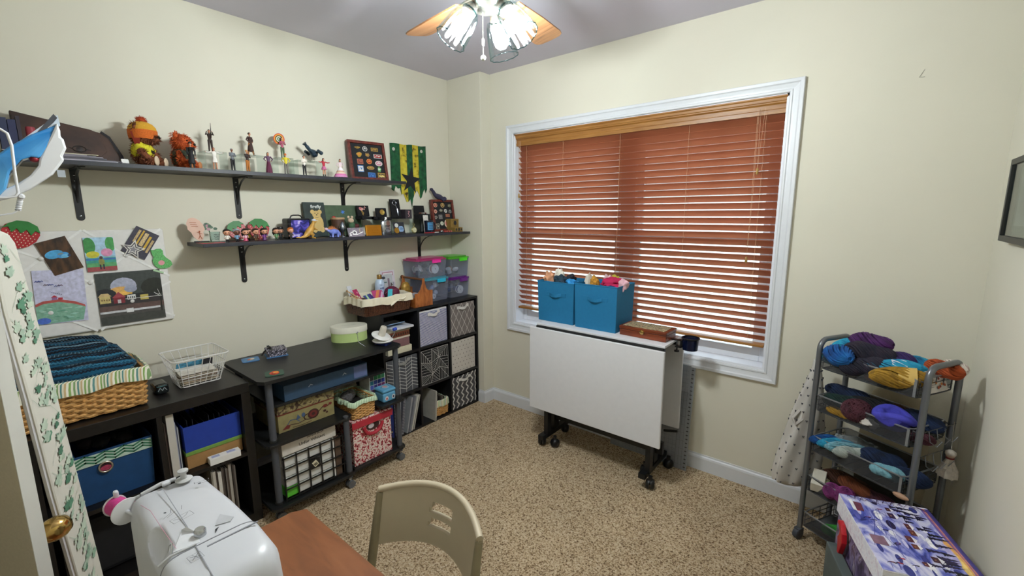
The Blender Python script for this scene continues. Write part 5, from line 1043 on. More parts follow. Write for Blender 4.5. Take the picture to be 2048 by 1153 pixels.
def strap(B, x, yc, z, w_, h_, mat, nm='handle', drop=.012, rot=0.):
    m = MB(LF(x, yc, z) @ RZ(rot)); n = 10; pts = []
    for s in range(n+1):
        u = s/n*2-1; pts.append((u*w_/2, -drop*(1-u*u), .003+.012*(1-u*u)))
    vs = [(a, b+o, c) for a, b, c in pts for o in (-h_/2, h_/2)]; m.add(vs, [(2*k, 2*k+2, 2*k+3, 2*k+1) for k in range(n)], mat, True)
    m.bb(-w_/2-.02, -w_/2+.004, -h_/2, h_/2, 0, .004, mat).bb(w_/2-.004, w_/2+.02, -h_/2, h_/2, 0, .004, mat); return m.build(nm, B)

# ------------------------------------------------------------------ black-brown cabinet by the door
cb = thing('shelf_cabinet', 'wide black-brown cube cabinet standing between the ironing board and the rolling console', 'cabinet', (.23, .2, 0))
MB().bb(.01, .44, -.34, .785, .70, .75, BLACKBROWN).build('top_panel', cb, bevel=.002)
for y0, y1 in ((-.34, -.29), (.125-.09, .05), (.41, .43), (.745, .785)): MB().bb(.01, .44, y0, y1, .05, .70, BLACKBROWN).build('upright_panel', cb)
MB().bb(.01, .44, -.34, .785, 0, .05, BLACKBROWN).build('bottom_panel', cb)
for y0, y1 in ((-.29, .035), (.05, .41), (.43, .745)): MB().bb(.03, .438, y0, y1, .372, .390, BLACKBROWN).build('shelf_board', cb)
MB().bb(.01, .02, -.29, .745, .05, .70, BLACKBROWN).build('back_panel', cb)
MB().bb(.01, .44, .60, .602, .7495, .7503, C('#2a2422', .3)).build('panel_seam', cb)
# teal-blue fabric bin with chevron band
BINB = C('#12406f', .85, nz=.12, sc=20); bb_ = thing('fabric_bin', 'dark blue fabric bin with green chevron band and grommet in the cabinet', 'bin', (.22, .27, .39))
MB().taper(.07, .385, .155, .385, .3905, .612, .010, BINB, wall=.006).build('body', bb_)
sh = []; gr_, wh_ = C('#3f7a5c', .8), C('#b9d0c2', .8)
MB(LF(.3962, .147, .560)).flat([('r', 0, 0, .243, .045, wh_)]+[('l', [(.0+.0304*k, .006+r_*.013+(.014 if k % 2 else 0)) for k in range(9)], .007, gr_) for r_ in range(3)], z=.0004, dz=.0003).build('chevron_band', bb_, kind='stuff')
gm = MB(LF(.3945, .235, .538) @ RX(-.04)); gm.tube([(.021*math.cos(a), .021*math.sin(a), .002) for a in [k*PI/14 for k in range(28)]], .004, C('#b7b0a4', .25, .9), 8, closed=True); gm.build('grommet', bb_)
MB(LF(.3955, .235, .538)).flat([('e', 0, 0, .018, .018, C('#2a0a14', .8)), ('e', 0, -.004, .017, .011, C('#a83a58', .6, nz=.3, sc=90))]).build('grommet_window', bb_)
m = MB(); q = random.Random(21)
for k in range(9): m.ball((.20+q.uniform(-.08, .12), .18+.02*k, .60+q.uniform(-.01, .02)), (.05, .03, .02), C(('#15161c', '#241d22', '#1b2430')[k % 3], .8), 10)
m.build('contents', bb_, kind='stuff')
m = MB(); m.taper(.08, .36, .11, .36, .052, .30, -.03, C('#0f0f12', .8, nz=.3)); bg_ = m.build('black_bag', bevel=.02); tag(bg_, 'slouching black cloth bag in the lower left cabinet cell', 'bag')
# bay with binders and boxes
def up(y0, y1, x1, z0, z1, mat, label, cat, nm, x0=.12, lean=0., pages=True, group=None):
    B = thing(nm, label, cat, ((x0+x1)/2, (y0+y1)/2, z0), 0, group); M = T((x0+x1)/2, y0, z0) @ RX(lean); m = MB(M); w_ = (x1-x0)/2; t_ = y1-y0; h_ = z1-z0; c_ = min(.0025, t_*.2)
    m.bb(-w_, w_, 0, c_, 0, h_, mat).bb(-w_, w_, t_-c_, t_, 0, h_, mat).bb(w_-.003, w_, c_, t_-c_, 0, h_, mat); m.build('cover', B)
    MB(M).bb(-w_+.003, w_-.003, c_, t_-c_, .003, h_-.003, PAPER).build('pages', B); return B
up(.4315, .4365, .40, .3905, .655, C('#bdbab2', .6), 'thin pale magazine left of the white binder', 'magazine', 'magazine')
up(.4375, .4445, .41, .3905, .650, C('#4a3c34', .6), 'brown magazine hard against the white binder', 'magazine', 'magazine')
wbn = up(.446, .474, .42, .3905, .690, C('#c4c0b6', .6, nz=.03), 'tall cream-white ring binder in the cabinet', 'binder', 'ring_binder')
for k, h_ in enumerate(('#8c92a6', '#3a3d4c', '#c2c4c8', '#2c2c32')):
    up(.4755+.0062*k, .481+.0062*k, .40-.012*k, .3905, .640-.018*k, C(h_, .5), ('grey-blue', 'charcoal', 'pale grey', 'near-black')[k]+' thin booklet between the white binder and blue box', 'booklet', 'booklet')
kb = thing('kraft_box', 'brown kraft box with lime green lid under the blue box', 'box', (.27, .625, .3905)); MB().bb(.14, .395, .508, .742, .3905, .458, C('#a37c4c', .8)).build('body', kb, bevel=.002); MB().bb(.137, .398, .505, .744, .456, .474, C('#6f9440', .7)).build('lid', kb, bevel=.002)
ub = thing('blue_box', 'open royal blue box holding papers atop the kraft box', 'box', (.27, .625, .4745)); MB().taper(.14, .395, .508, .742, .4745, .598, .001, C('#1a3a9a', .6), wall=.004).build('body', ub)
m = MB(); q = random.Random(2)
for k in range(9): m.bb(.15, .37, .53+.022*k, .532+.022*k, .48, .60+q.uniform(-.01, .022), C(('#26262c', '#34343c', '#1c1c20')[k % 3], .5))
m.build('papers', ub, kind='stuff')
wb_ = thing('white_box', 'flat white carton lying on the cabinet shelf edge', 'box', (.43, .645, .3905)); MB(T(.423, .585, .3905) @ RZ(-.05)).bb(-.022, .02, 0, .13, 0, .032, WHITE).build('carton', wb_, bevel=.001)
MB(T(.423, .585, .4228) @ RZ(-.05)).flat([('r', -.012, .012, .010, .045, C('#aab0d6', .6)), ('r', -.012, .075, .010, .112, C('#aab0d6', .6))]).build('label_print', wb_, kind='stuff')
cols = ['#8a8478', '#c3beb2', '#4c4038', '#d8d4cb', '#5a5048', '#3b3330', '#77706a', '#56493f', '#b5afa4', '#433a34', '#6d655d', '#8c857a']
y = .585
for k in range(11):
    th_ = (.006, .012, .005, .014, .007, .006, .005, .007, .012, .006, .007)[k]
    up(y, y+th_, .425-.004*(k % 3), .0505, .352-.006*(k % 4), C(cols[k], .6), ('leftmost', 'second', 'third', 'fourth', 'fifth', 'sixth', 'seventh', 'eighth', 'ninth', 'tenth', 'rightmost')[k]+' record sleeve in the cabinet\'s lower right cell', 'record', 'record_sleeve', group='record sleeves in the lower cell'); y += th_+.0018
up(.455, .475, .40, .0505, .33, C('#3c2f2a', .6), 'dark brown album standing left of the record sleeves', 'album', 'photo_album'); up(.50, .512, .40, .0505, .32, C('#59514a', .6), 'grey-brown folder in the cabinet left of the record sleeves', 'folder', 'folder')

# things on the cabinet
WICK = C('#c99a5c', .6, nz=.3, sc=90); LINS = stripes_mat('striped_cloth', ['#e3e2cf', '#7fa06a', '#e9e6d4', '#5d8f8c', '#dcd9c0', '#c9b184', '#eceadb', '#88aa60'], 22, 'XY')
bk = thing('wicker_basket', 'large honey wicker basket with striped liner heaped with blue knits', 'basket', (.24, .2, .751)); basket(bk, .095, .375, -.02, .398, .757, .915, .012, WICK, .0062, step=.030)
liner(bk, .076, .394, -.038, .418, .925, .052, LINS, .003)
MB().bb(.10, .37, -.015, .393, .76, .90, C('#6f5535', .9)).build('lining', bk)
def knit_mat():
    return ramp_mat('blue_knit', [(.30, '#0c1a2a'), (.42, '#15496a'), (.5, '#1f6a8e'), (.58, '#122236'), (.66, '#6f93a6'), (.74, '#1d5a7c')], (70, 3, 50), .95, 5, .6, dist=1.5)
KN = []
for i_, (sc_x, a_) in enumerate((((20, 2.2, 34), 0), ((18, 1.8, 38), .1), ((22, 2.4, 30), -.1))):
    KN.append(ramp_mat('blue_knit', [(.28, '#0a121c'), (.38, '#0f3b54'), (.45, '#155a7a'), (.49, '#0c1722'), (.54, '#104560'), (.58, '#5c7684'), (.62, '#0e1f2e'), (.70, '#12506e'), (.8, '#0c1e2e')], sc_x, .95, 3, .5, dist=.6, bdist=.004, rot=(0, a_, 0)))
def blanket(x0, x1, y0, y1, z0, z1, mat, label, seed, slope=0.):
    q = random.Random(seed); B = MB(); n = 14; rings = []
    for j in range(n+1):
        y = y0+(y1-y0)*j/n; e = math.sqrt(max(0, 1-abs(2*j/n-1)**5)); zt_ = z1-slope*(j/n); ring = []
        for k in range(20):
            a = 2*PI*k/20; cx = (x0+x1)/2; rx = (x1-x0)/2*(.75+.25*e); cz = (z0+zt_)/2; rz = (zt_-z0)/2*(.25+.75*e)
            c, s = math.cos(a), math.sin(a); px = cx+rx*abs(c)**.45*(1 if c > 0 else -1); pz = cz+rz*abs(s)**.55*(1 if s > 0 else -1)
            ring.append((px, y, pz+.003*math.sin(j*1.3+k*.7+seed)))
        rings.append(ring)
    t_ = thing('knitted_throw', label, 'throw', ((x0+x1)/2, (y0+y1)/2, z0)); B.loft(rings, mat); B.build('knit_body', t_)
    cols_ = [C('#0b131e', .95), C('#5f7c8a', .95, nz=.2), C('#0e2234', .95), C('#2c6c88', .95), C('#0b131e', .95)]
    for s_, kk_ in enumerate((19.2, 0.6, 1.6, 2.6, 3.4, 4.3, 5.3, 6.4, 7.5)):
        m = MB(); zg = (.35, .12, .25, .08)[s_ % 4]; L = []
        for i in range(61):
            jf = i/60*(n-1.2)+.6; j = int(jf); f = jf-j; kf = (kk_+zg*(1 if i % 2 else -1)) % 20; k = int(kf); g = kf-k; r0, r1 = rings[j], rings[min(n, j+1)]
            P = [((r0[k][d]*(1-g)+r0[(k+1) % 20][d]*g)*(1-f)+(r1[k][d]*(1-g)+r1[(k+1) % 20][d]*g)*f) for d in range(3)]; L.append(P)
        m.tube(L, .0042, cols_[(s_+seed) % 5], 5); m.build('stitch_band', t_)
    return t_
blanket(.105, .372, -.015, .392, .895, .992, KN[0], 'lowest blue knitted throw bulging over the wicker basket rim', 1, .02)
blanket(.09, .345, -.02, .365, .955, 1.035, KN[1], 'middle teal and navy knitted throw in the basket heap', 2, .03)
blanket(.07, .30, -.02, .325, 1.000, 1.060, KN[2], 'topmost grey-blue scalloped throw of the basket heap', 3, .02)
bt_ = thing('spectacle_case', 'glossy dark patterned case lying beside the wicker basket', 'case', (.24, .475, .751)); MB().bb(.20, .30, .447, .50, .751, .80, C('#12181a', .2)).build('case', bt_, bevel=.012)
MB(LF(.3004, .473, .776)).flat([('l', [(-.016, -.006), (-.008, .008), (0, -.006), (.008, .008), (.016, -.006)], .003, C('#8f9a9c', .3)), ('l', [(-.018, .014), (.018, .016)], .002, C('#3f7f82', .3))]).build('print', bt_, kind='stuff')
# white wire basket with papers
wr = thing('wire_basket', 'white wire basket full of papers on the black-brown cabinet', 'basket', (.22, .63, .751)); wm = C('#e3e2de', .35); m = MB()
b0 = (.14, .295, .545, .715, .755); t0 = (.09, .335, .515, .750, .895)
def rr_(q_, f_): return [(q_[0], q_[2], q_[4]), (q_[1], q_[2], q_[4]), (q_[1], q_[3], q_[4]), (q_[0], q_[3], q_[4])]
def rp(q_, r=.02, n=48): return [(p_[0], p_[1], q_[4]) for p_ in perim(q_[0], q_[1], q_[2], q_[3], r, n)]
MB().tube(rp(t0), .0032, wm, 6, closed=True).build('rim_wire', wr)
for t in (.0, .33, .66):
    q_ = tuple(a+(b-a)*t for a, b in zip(b0, t0)); m.tube(rp(q_), .0016, wm, 5, closed=True)
A = perim(*b0[:4], .02, 28); Bq = perim(*t0[:4], .02, 28)
for a, b in zip(A, Bq): m.tube([(a[0], a[1], b0[4]), (b[0], b[1], t0[4])], .0016, wm, 5)
for k in range(7): x = b0[0]+(b0[1]-b0[0])*(k+.5)/7; m.tube([(x, b0[2], b0[4]), (x, b0[3], b0[4])], .0014, wm, 4)
m.build('wires', wr, kind='stuff')
q = random.Random(12)
for k in range(7):
    o = MB(T(.21, .63, .760+.008*k) @ RZ(q.uniform(-.12, .12)) @ RX(q.uniform(-.03, .03))).bb(-.06, .07, -.075, .075, 0, .004, C(('#cfc6b4', '#b9a58c', '#d8d3c8', '#8c7a66', '#d9cfbd', '#c4b7a4', '#e0dbd0')[k], .7)).build('paper_pad')
    tag(o, ('bottom', 'second lowest', 'third lowest', 'middle', 'third highest', 'second highest', 'uppermost')[k]+' cream paper pad in the white wire basket', 'paper', 'paper pads in the wire basket')
tag(MB(T(.15, .62, .816) @ RY(-.9)).bb(-.03, .03, -.055, .055, 0, .002, C('#3f8cae', .5, nz=.5, sc=60)).build('leaflet'), 'blue photo leaflet leaning at the back of the wire basket', 'leaflet')
tag(MB(T(.17, .695, .816) @ RY(-1.1)).bb(-.02, .03, -.022, .022, 0, .003, C('#1c1a22', .5)).build('small_card'), 'black card leaning in the wire basket\'s right corner', 'card')

# ------------------------------------------------------------------ black rolling console
co = thing('rolling_console', 'black wheeled console with grey tube posts beside the cube shelf', 'console', (.30, 1.2, 0)); KB = ramp_mat('black_console_top', [(.3, '#121313'), (.7, '#1d1e1f')], (40, 6, 40), .42, 3)
def rplate(x0, x1, y0, y1, z0, z1, r, nm, mat=KB):
    P = perim(x0, x1, y0, y1, r, 64); MB().prism([(p_[0], p_[1]) for p_ in P], z0, z1, mat).build(nm, co, bevel=.001)
rplate(.06, .565, .790, 1.625, .752, .770, .035, 'top_board')
rplate(.08, .485, .865, 1.56, .590, .603, .02, 'upper_shelf'); rplate(.08, .565, .795, 1.262, .418, .432, .03, 'middle_shelf'); rplate(.28, .57, 1.44, 1.628, .404, .418, .03, 'side_shelf')
rplate(.07, .57, .795, 1.262, .072, .088, .03, 'bottom_shelf'); rplate(.07, .55, 1.20, 1.63, .072, .088, .03, 'bottom_shelf')
for (x, y, z1) in ((.52, .842, .752), (.548, 1.222, .432), (.530, 1.588, .752), (.11, .85, .752), (.11, 1.58, .752)):
    m = MB(); m.lathe([(.017, .06), (.017, z1)], GREYTUBE, 18, (x, y, 0)); p_ = m.build('post', co)
    cc = MB(); 
    for z in (.088, .432, .418): 
        if z < z1: cc.lathe([(.021, z-.004), (.021, z+.010), (.018, z+.014)], KB, 16, (x, y, 0))
    cc.build('collars', p_, kind='stuff')
    if z1 < .5: MB().lathe([(.016, z1), (.015, z1+.006), (0, z1+.008)], C('#4e4f52', .3), 16, (x, y, 0)).build('post_cap', p_)
    ct = MB(T(x+.004, y, 0)); ct.lathe([(.008, .045), (.008, .066)], SILVER, 10)
    for s_ in (-1, 1): ct.tube([(s_*.006, 0, .022), (s_*.019, 0, .022)], .022, C('#6b6e72', .3, .3), 14)
    ct.build('caster', co)
m = MB(); m.tube([(.11, .85, .40), (.11, 1.58, .40)], .006, KB, 6); m.build('back_rail', co)
# on top of it
gbx = thing('gift_box', 'small dark floral gift box with ribbon bow on the console', 'box', (.165, 1.03, .77)); Mx = T(.165, 1.035, .770) @ RZ(math.radians(-14)); FLO = ramp_mat('dark_floral_print', [(.35, '#14141c'), (.5, '#2c2a36'), (.62, '#b9b3c0')], (160, 160, 160), .6, 1)
MB(Mx).bb(-.05, .05, -.055, .055, 0, .004, C('#3f6fa0', .5)).build('blue_base', gbx); MB(Mx).bb(-.045, .042, -.048, .048, .004, .030, FLO).build('body', gbx, bevel=.001); MB(Mx).bb(-.048, .045, -.051, .051, .030, .042, FLO).build('lid', gbx, bevel=.001)
rbk = C('#17161a', .4); m = MB(Mx); m.bb(-.049, .046, -.030, -.018, .042, .0435, rbk)
for s_ in (-1, 1): m.tube([(0, -.024, .046), (.012*s_, -.034, .058), (.022*s_, -.040, .056), (.016*s_, -.030, .047), (0, -.024, .046)], .004, rbk, 6)
m.tube([(-.01, -.03, .046), (.0, -.06, .030), (.01, -.075, .012)], .005, rbk, 6); m.build('bow', gbx)
def coaster(x, y, w_, h_, rot, b_, shapes, label):
    B = thing('coaster', label, 'coaster', (x, y, .7702)); M = T(x, y, .7702) @ RZ(rot); P = perim(-w_/2, w_/2, -h_/2, h_/2, .012, 32); MB(M).prism([(p_[0], p_[1]) for p_ in P], 0, .003, b_).build('tile', B); MB(M @ T(-w_/2, -h_/2, .0031)).flat(shapes, w_, h_).build('print', B, kind='stuff')
coaster(.145, .905, .085, .085, -.25, C('#3f74a8', .4), [('r', .12, .12, .88, .88, c4('#5f8cae')), ('e', .5, .5, .22, .16, c4('#c99a7c')), ('e', .42, .62, .14, .12, c4('#d8c9b0')), ('e', .6, .4, .10, .1, c4('#b03f3a'))], 'blue bordered picture coaster near the console\'s back left corner')
coaster(.475, .895, .085, .085, -.35, C('#1f4a3a', .4), [('e', .5, .5, .34, .26, c4('#c9482a')), ('e', .42, .58, .18, .14, c4('#d98a3a')), ('e', .62, .44, .14, .12, c4('#8f2f1c')), ('e', .5, .5, .10, .08, c4('#e0a24a'))], 'dark green coaster with orange print near the console\'s front edge')
hb = thing('hat_box', 'oval lime green box with a cream lid at the console\'s back', 'box', (.20, 1.49, .77)); Mo = T(.205, 1.475, .770) @ RZ(math.radians(64)) @ Matrix.Diagonal((1.12, .82, 1, 1))
MB(Mo).lathe([(.098, 0), (.098, .075)], C('#b9cf86', .7, nz=.03), 40).build('body', hb); MB(Mo).lathe([(.101, .058), (.101, .092), (.099, .095), (0, .095)], C('#d8d6c6', .6, nz=.02), 40).build('lid', hb)
MB(Mo @ T(0, 0, .0956)).flat([('l', [(-.04+.005*k, .002*math.sin(k*1.9)) for k in range(17)], .003, C('#8a8a7c', .6))]).build('lid_print', hb, kind='stuff')
yw_ = thing('yarn_winder', 'white and navy hand-cranked yarn winder clamped to the console corner', 'yarn winder', (.50, 1.555, .77)); WPL = C('#dcdcd8', .35)
MB(T(.47, 1.545, .770) @ RZ(.3)).bb(-.045, .045, -.03, .03, 0, .024, C('#1c2a66', .35)).build('base_block', yw_, bevel=.006); MB(T(.47, 1.545, .794) @ RZ(.3)).lathe([(.062, 0), (.064, .005), (.055, .012), (.022, .020), (.012, .028)], WPL, 28).build('gear_cover', yw_)
Mw = T(.470, 1.530, .815) @ RZ(math.radians(20)) @ RY(math.radians(22)); MB(Mw).lathe([(.012, 0), (.058, .012), (.060, .016), (.056, .019), (.022, .021)], WPL, 32).build('disc', yw_); MB(Mw).lathe([(.022, .020), (.019, .075), (.0175, .079), (.012, .079), (.012, .070), (0, .070)], C('#cfc9bc', .4), 24).build('cone', yw_)
MB().tube([(.50, 1.585, .80), (.515, 1.600, .835), (.52, 1.605, .862)], .0025, SILVER, 6).tube([(.52, 1.590, .862), (.52, 1.612, .866)], .010, C('#2748b0', .35), 12).build('crank', yw_); MB().tube([(.44, 1.44, .775), (.40, 1.42, .80), (.395, 1.418, .855)], .0018, SILVER, 6).tube([(.395, 1.412, .855), (.395, 1.424, .862)], .004, SILVER, 6).build('yarn_guide', yw_)
# in it
lb = thing('long_box', 'long flat slate-blue box lying on the console\'s upper shelf', 'box', (.35, 1.17, .603)); MB().bb(.14, .48, .93, 1.42, .6035, .690, C('#2e4a66', .45)).build('body', lb, bevel=.002); MB(LF(.4805, .93, .6035)).flat([('r', .40, .010, .485, .080, C('#5d6a94', .5)), ('l', [(.13, .045), (.14, .055), (.15, .050)], .004, C('#a9b4c4', .5)), ('l', [(.33, .052), (.34, .062), (.35, .054)], .004, C('#a9b4c4', .5))]).build('print', lb, kind='stuff')
chs = thing('decorative_chest', 'cream painted chest with dark swirling flowers on the console', 'chest', (.35, 1.05, .432)); CRM = C('#8f8458', .6, nz=.15); MB().bb(.17, .46, .895, 1.205, .4325, .530, CRM).build('body', chs, bevel=.002); MB().bb(.167, .463, .892, 1.208, .534, .580, ramp_mat('painted_lid', [(.42, '#3a2418'), (.55, '#8f8258')], (26, 26, 26), .6, 3, dist=2)).build('lid', chs, bevel=.003); MB().bb(.168, .462, .893, 1.207, .529, .535, C('#6f2a22', .6)).build('red_trim', chs)
br = C('#43241e', .6); bl2 = C('#4a5f7c', .6); rd2 = C('#6f2a24', .6); sp_ = [('l', [(.16+.05*math.cos(a)*a/6, .048+.030*math.sin(a)*a/6) for a in [k*.5 for k in range(13)]], .005, br)]
sp_ += [('e', .185, .048, .032, .028, br), ('e', .185, .048, .022, .019, rd2), ('e', .185, .048, .010, .009, br), ('l', [(.03, .018), (.06, .03), (.10, .022), (.14, .030)], .004, br), ('l', [(.04, .03), (.06, .055), (.09, .05), (.11, .03)], .004, bl2), ('l', [(.215, .05), (.24, .07), (.27, .066), (.29, .076)], .005, br), ('e', .255, .070, .014, .010, rd2), ('e', .285, .074, .010, .008, rd2), ('e', .25, .042, .009, .007, br), ('e', .262, .030, .007, .006, br), ('p', [(.015, .015), (.04, .035), (.06, .03), (.05, .012)], rd2), ('p', [(.09, .045), (.10, .075), (.115, .05)], bl2), ('e', .13, .062, .010, .012, bl2), ('l', [(.07, .012), (.12, .008), (.17, .012)], .003, br)]
MB(LF(.4605, .897, .4325)).flat(sp_, z=.0004, dz=.00012).build('flower_painting', chs, kind='stuff')
wk2 = thing('wicker_basket', 'small honey wicker basket with pale green liner on the red box', 'basket', (.38, 1.36, .377)); basket(wk2, .30, .525, 1.285, 1.425, .381, .480, .006, WICK, .0045, step=.022); liner(wk2, .286, .534, 1.269, 1.441, .488, .020, stripes_mat('pale_green_stripe', ['#b9cfae', '#cfe0c4', '#a4c09a'], 60, 'XY'), .003, 3)
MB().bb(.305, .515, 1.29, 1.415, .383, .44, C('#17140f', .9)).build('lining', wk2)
def yarn_ball(x, y, z, r, mat, label, seed=1, parent=None, nm='yarn_ball', squash=1., n=34, th_=None):
    q = random.Random(seed); m = MB(); m.ball((x, y, z), (r*.93, r*.93, r*.93*squash), mat, 14)
    for k in range(n):
        ax = Vector((q.gauss(0, 1), q.gauss(0, 1), q.gauss(0, 1))).normalized(); u = ax.orthogonal().normalized(); v = ax.cross(u); off = q.uniform(-.35, .35)*r; rr2 = math.sqrt(r*r-off*off)
        m.tube([(x+(ax.x*off+(u.x*math.cos(a)+v.x*math.sin(a))*rr2), y+(ax.y*off+(u.y*math.cos(a)+v.y*math.sin(a))*rr2), z+squash*(ax.z*off+(u.z*math.cos(a)+v.z*math.sin(a))*rr2)) for a in [2*PI*j/22 for j in range(22)]], th_ or r*.045, mat, 4, closed=True)
    if parent is not None: return m.build(nm, parent)
    o = m.build(nm); tag(o, label, 'yarn'); return o
YG = C('#5c5a5c', .95, nz=.2, sc=80)
yarn_ball(.40, 1.318, .478, .036, YG, 'dark grey ball of yarn in the small wicker basket', 4)
yarn_ball(.36, 1.365, .472, .030, C('#6e6a68', .95, nz=.2, sc=80), 'lighter grey ball of yarn beside the dark grey one', 5)
rbx = thing('photo_box', 'red and white floral storage box with a red lid and handle', 'box', (.36, 1.37, .089)); RFL = ramp_mat('red_floral_print', [(.36, '#7c1c26'), (.44, '#c84a52'), (.5, '#eadfd6'), (.58, '#e4d8cc'), (.66, '#a82f38')], (75, 75, 75), .7, 2)
MB().bb(.20, .525, 1.272, 1.535, .0885, .330, RFL).build('body', rbx, bevel=.003); MB().bb(.194, .531, 1.266, 1.541, .322, .374, RFL).build('lid', rbx, bevel=.003); RR = C('#b02a3a', .5); MB().bb(.531, .536, 1.264, 1.543, .325, .366, RR).bb(.192, .536, 1.541, 1.546, .345, .366, RR).build('red_edge', rbx, bevel=.002)
m = MB(LF(.5265, 1.405, .300)); m.tube([(-.060+.0*k, 0, 0) if False else (.062*math.cos(PI+PI*k/12), .055*math.sin(PI+PI*k/12)+.012, .006) for k in range(13)], .011, RR, 8); m.build('handle', rbx); MB(LF(.5268, 1.405, .300)).flat([('e', 0, .006, .045, .028, C('#3a2420', .7)), ('e', -.012, .006, .02, .015, C('#c9c4cc', .6))]).build('handle_opening', rbx)
tn_ = thing('tin', 'small sky blue clasped tin with tiny pictures on the side shelf', 'tin', (.49, 1.53, .418)); TB = C('#5f9fc4', .3, nz=.03); MB().bb(.44, .535, 1.483, 1.578, .4185, .478, TB).build('body', tn_, bevel=.010); MB().bb(.438, .537, 1.481, 1.580, .480, .500, TB).build('lid', tn_, bevel=.008)
MB(LF(.5352, 1.53, .448)).flat([('e', -.022, -.004, .012, .014, C('#d9d4d0', .5)), ('e', -.022, -.006, .006, .008, C('#a83a44', .5)), ('e', .026, -.004, .012, .014, C('#d9d4d0', .5)), ('e', .026, -.004, .006, .008, C('#2f3a5c', .5))]).build('print', tn_, kind='stuff'); MB(T(.487, 1.53, .5003)).flat([('e', 0, 0, .030, .024, C('#8fc0d8', .4)), ('e', 0, 0, .018, .014, C('#c9a0a4', .5))]).build('lid_print', tn_, kind='stuff'); MB().tube([(.486, 1.50, .50), (.486, 1.51, .510), (.486, 1.55, .510), (.486, 1.56, .50)], .002, SILVER, 6).build('wire_handle', tn_)
pt = thing('swatch_cube', 'white gridded cube of coloured swatches behind the blue tin', 'swatch box', (.38, 1.51, .418)); MB().bb(.31, .425, 1.462, 1.578, .4185, .572, C('#d6d6d2', .5)).build('cube', pt)
sw = ['#3c3f42', '#1f6a3c', '#2f8a4a', '#4a9a6c', '#2f7a8c', '#3a4a8c', '#1f2f6c', '#2a3a8a', '#4a5aa8', '#35356c', '#5a2a6c', '#6c2a5c', '#4c2a5a', '#3a2448', '#8c2f5c', '#8f2430', '#a83238', '#6c1f34', '#b03c4c', '#7c2a3c']
for k in range(20): MB(LF(.4252, 1.466+.0272*(k % 4), .4225+.0295*(4-k//4))).prism([(0, 0), (.024, 0), (.024, .026), (0, .026)], 0, .0015, C(sw[k], .5)).build('swatch', pt)
# lower bay behind the grid panel
gdp = thing('grid_panel', 'black wire grid panel holding white square drawers at the console\'s lower left', 'grid panel', (.54, 1.03, .089)); m = MB(); GB = C('#111113', .4)
for k in range(6): y = .872+.0655*k; m.bb(.535, .541, y-.003, y+.003, .09, .335, GB)
for k in range(5): z = .098+.0575*k; m.bb(.536, .542, .866, 1.205, z-.003, z+.003, GB)
m.build('grid_wires', gdp, kind='stuff'); MB().bb(.5425, .5445, 1.006, 1.058, .208, .262, GB).build('centre_plate', gdp); MB(LF(.545, 1.032, .235) @ RZ(.5)).bb(-.013, .013, -.017, .017, 0, .0006, C('#cfc9ae', .6)).build('price_label', gdp)
MB(LF(.5458, 1.032, .235) @ RZ(.5)).flat([('r', -.009+.003*k, -.010, -.0075+.003*k, .006, BLACK) for k in range(6)]).build('barcode', gdp, kind='stuff')
for r_ in range(4):
    for c_ in range(4):
        if (r_, c_) == (2, 2): continue
        y = .875+.0655*c_; z = .101+.0575*r_
        if r_ == 0 and c_ == 0: mt, lb_ = C('#5fc03a', .4), 'lime green'
        else: mt, lb_ = C('#d2d2ce', .5), 'white'
        if r_ == 3 and c_ != 3 and c_ != 0 and c_ != 1 and c_ != 2: continue
        o = MB().bb(.43, .530, y+.001, y+.0645, z, z+.055, mt).build('square_box', bevel=.006)
        tag(o, lb_+' square box behind the black grid, row '+('bottom', 'second', 'third', 'top')[r_]+', '+('first', 'second', 'third', 'fourth')[c_]+' from the left', 'box', 'square boxes behind the grid panel')
tag(MB().bb(.33, .531, 1.140, 1.150, .10, .33, C('#dcdad4', .6)).build('white_board'), 'upright white board right of the square boxes', 'board'); tag(MB().bb(.33, .529, 1.156, 1.19, .09, .32, C('#5a4638', .7)).build('brown_folder'), 'brown upright folder behind the grid\'s right column', 'folder')
sg_ = thing('lettered_box', 'white box with black handwriting under the painted chest', 'box', (.36, 1.02, .335)); MB().bb(.24, .532, .872, 1.165, .338, .412, C('#d4cfc6', .6)).build('carton', sg_, bevel=.002)
text('Unfor Whitest', .024, LF(.5325, 1.03, .372), BLACK, sg_, 'handwriting', bold=.0002); text('Sample BOX', .018, LF(.5325, 1.05, .398), BLACK, sg_, 'handwriting')

# ------------------------------------------------------------------ black nine-cube shelf
cs_ = thing('cube_shelf', 'black nine-cube shelf in the corner', 'shelf unit', (.15, 2.11, 0)); CBK = ramp_mat('black_laminate', [(.3, '#0d0d0f'), (.7, '#16161a')], (30, 30, 30), .4, 3); t_ = .017; ys = [1.655, 1.952, 2.252, 2.552]; zs = [0.0, .297, .594, .892]
for k, z in enumerate(zs): MB().bb(.012, .302, 1.655, 2.569, z, z+t_, CBK).build('shelf_board', cs_)
for i, y in enumerate(ys):
    for z in zs[:3]: MB().bb(.012, .302, y, y+t_, z+t_, z+.297 if z < .59 else .892, CBK).build('upright_panel', cs_)
MB().bb(.012, .015, 1.66, 2.56, .017, .892, C('#1c1c20', .7)).build('back_panel', cs_)
def fbin(col, row, mat, label, shapes, hm=None, hw=.10, sag=0., dy=.0, hz=.235, hrot=0., front=.292):
    y0 = ys[col]+t_+.008+dy; z0 = zs[row]+t_+.001; w_ = .262; h_ = .262
    B = thing('fabric_bin', label, 'bin', (.16, y0+w_/2, z0)); MB().taper(.035, front, y0, y0+w_, z0, z0+h_, .0, mat, wall=.005).build('body', B, bevel=.003)
    if shapes: print_front(B, front, y0, z0, w_, h_, shapes)
    if hm: strap(B, front+.002, y0+w_/2, z0+hz, hw, .022, hm, rot=hrot)
    return B
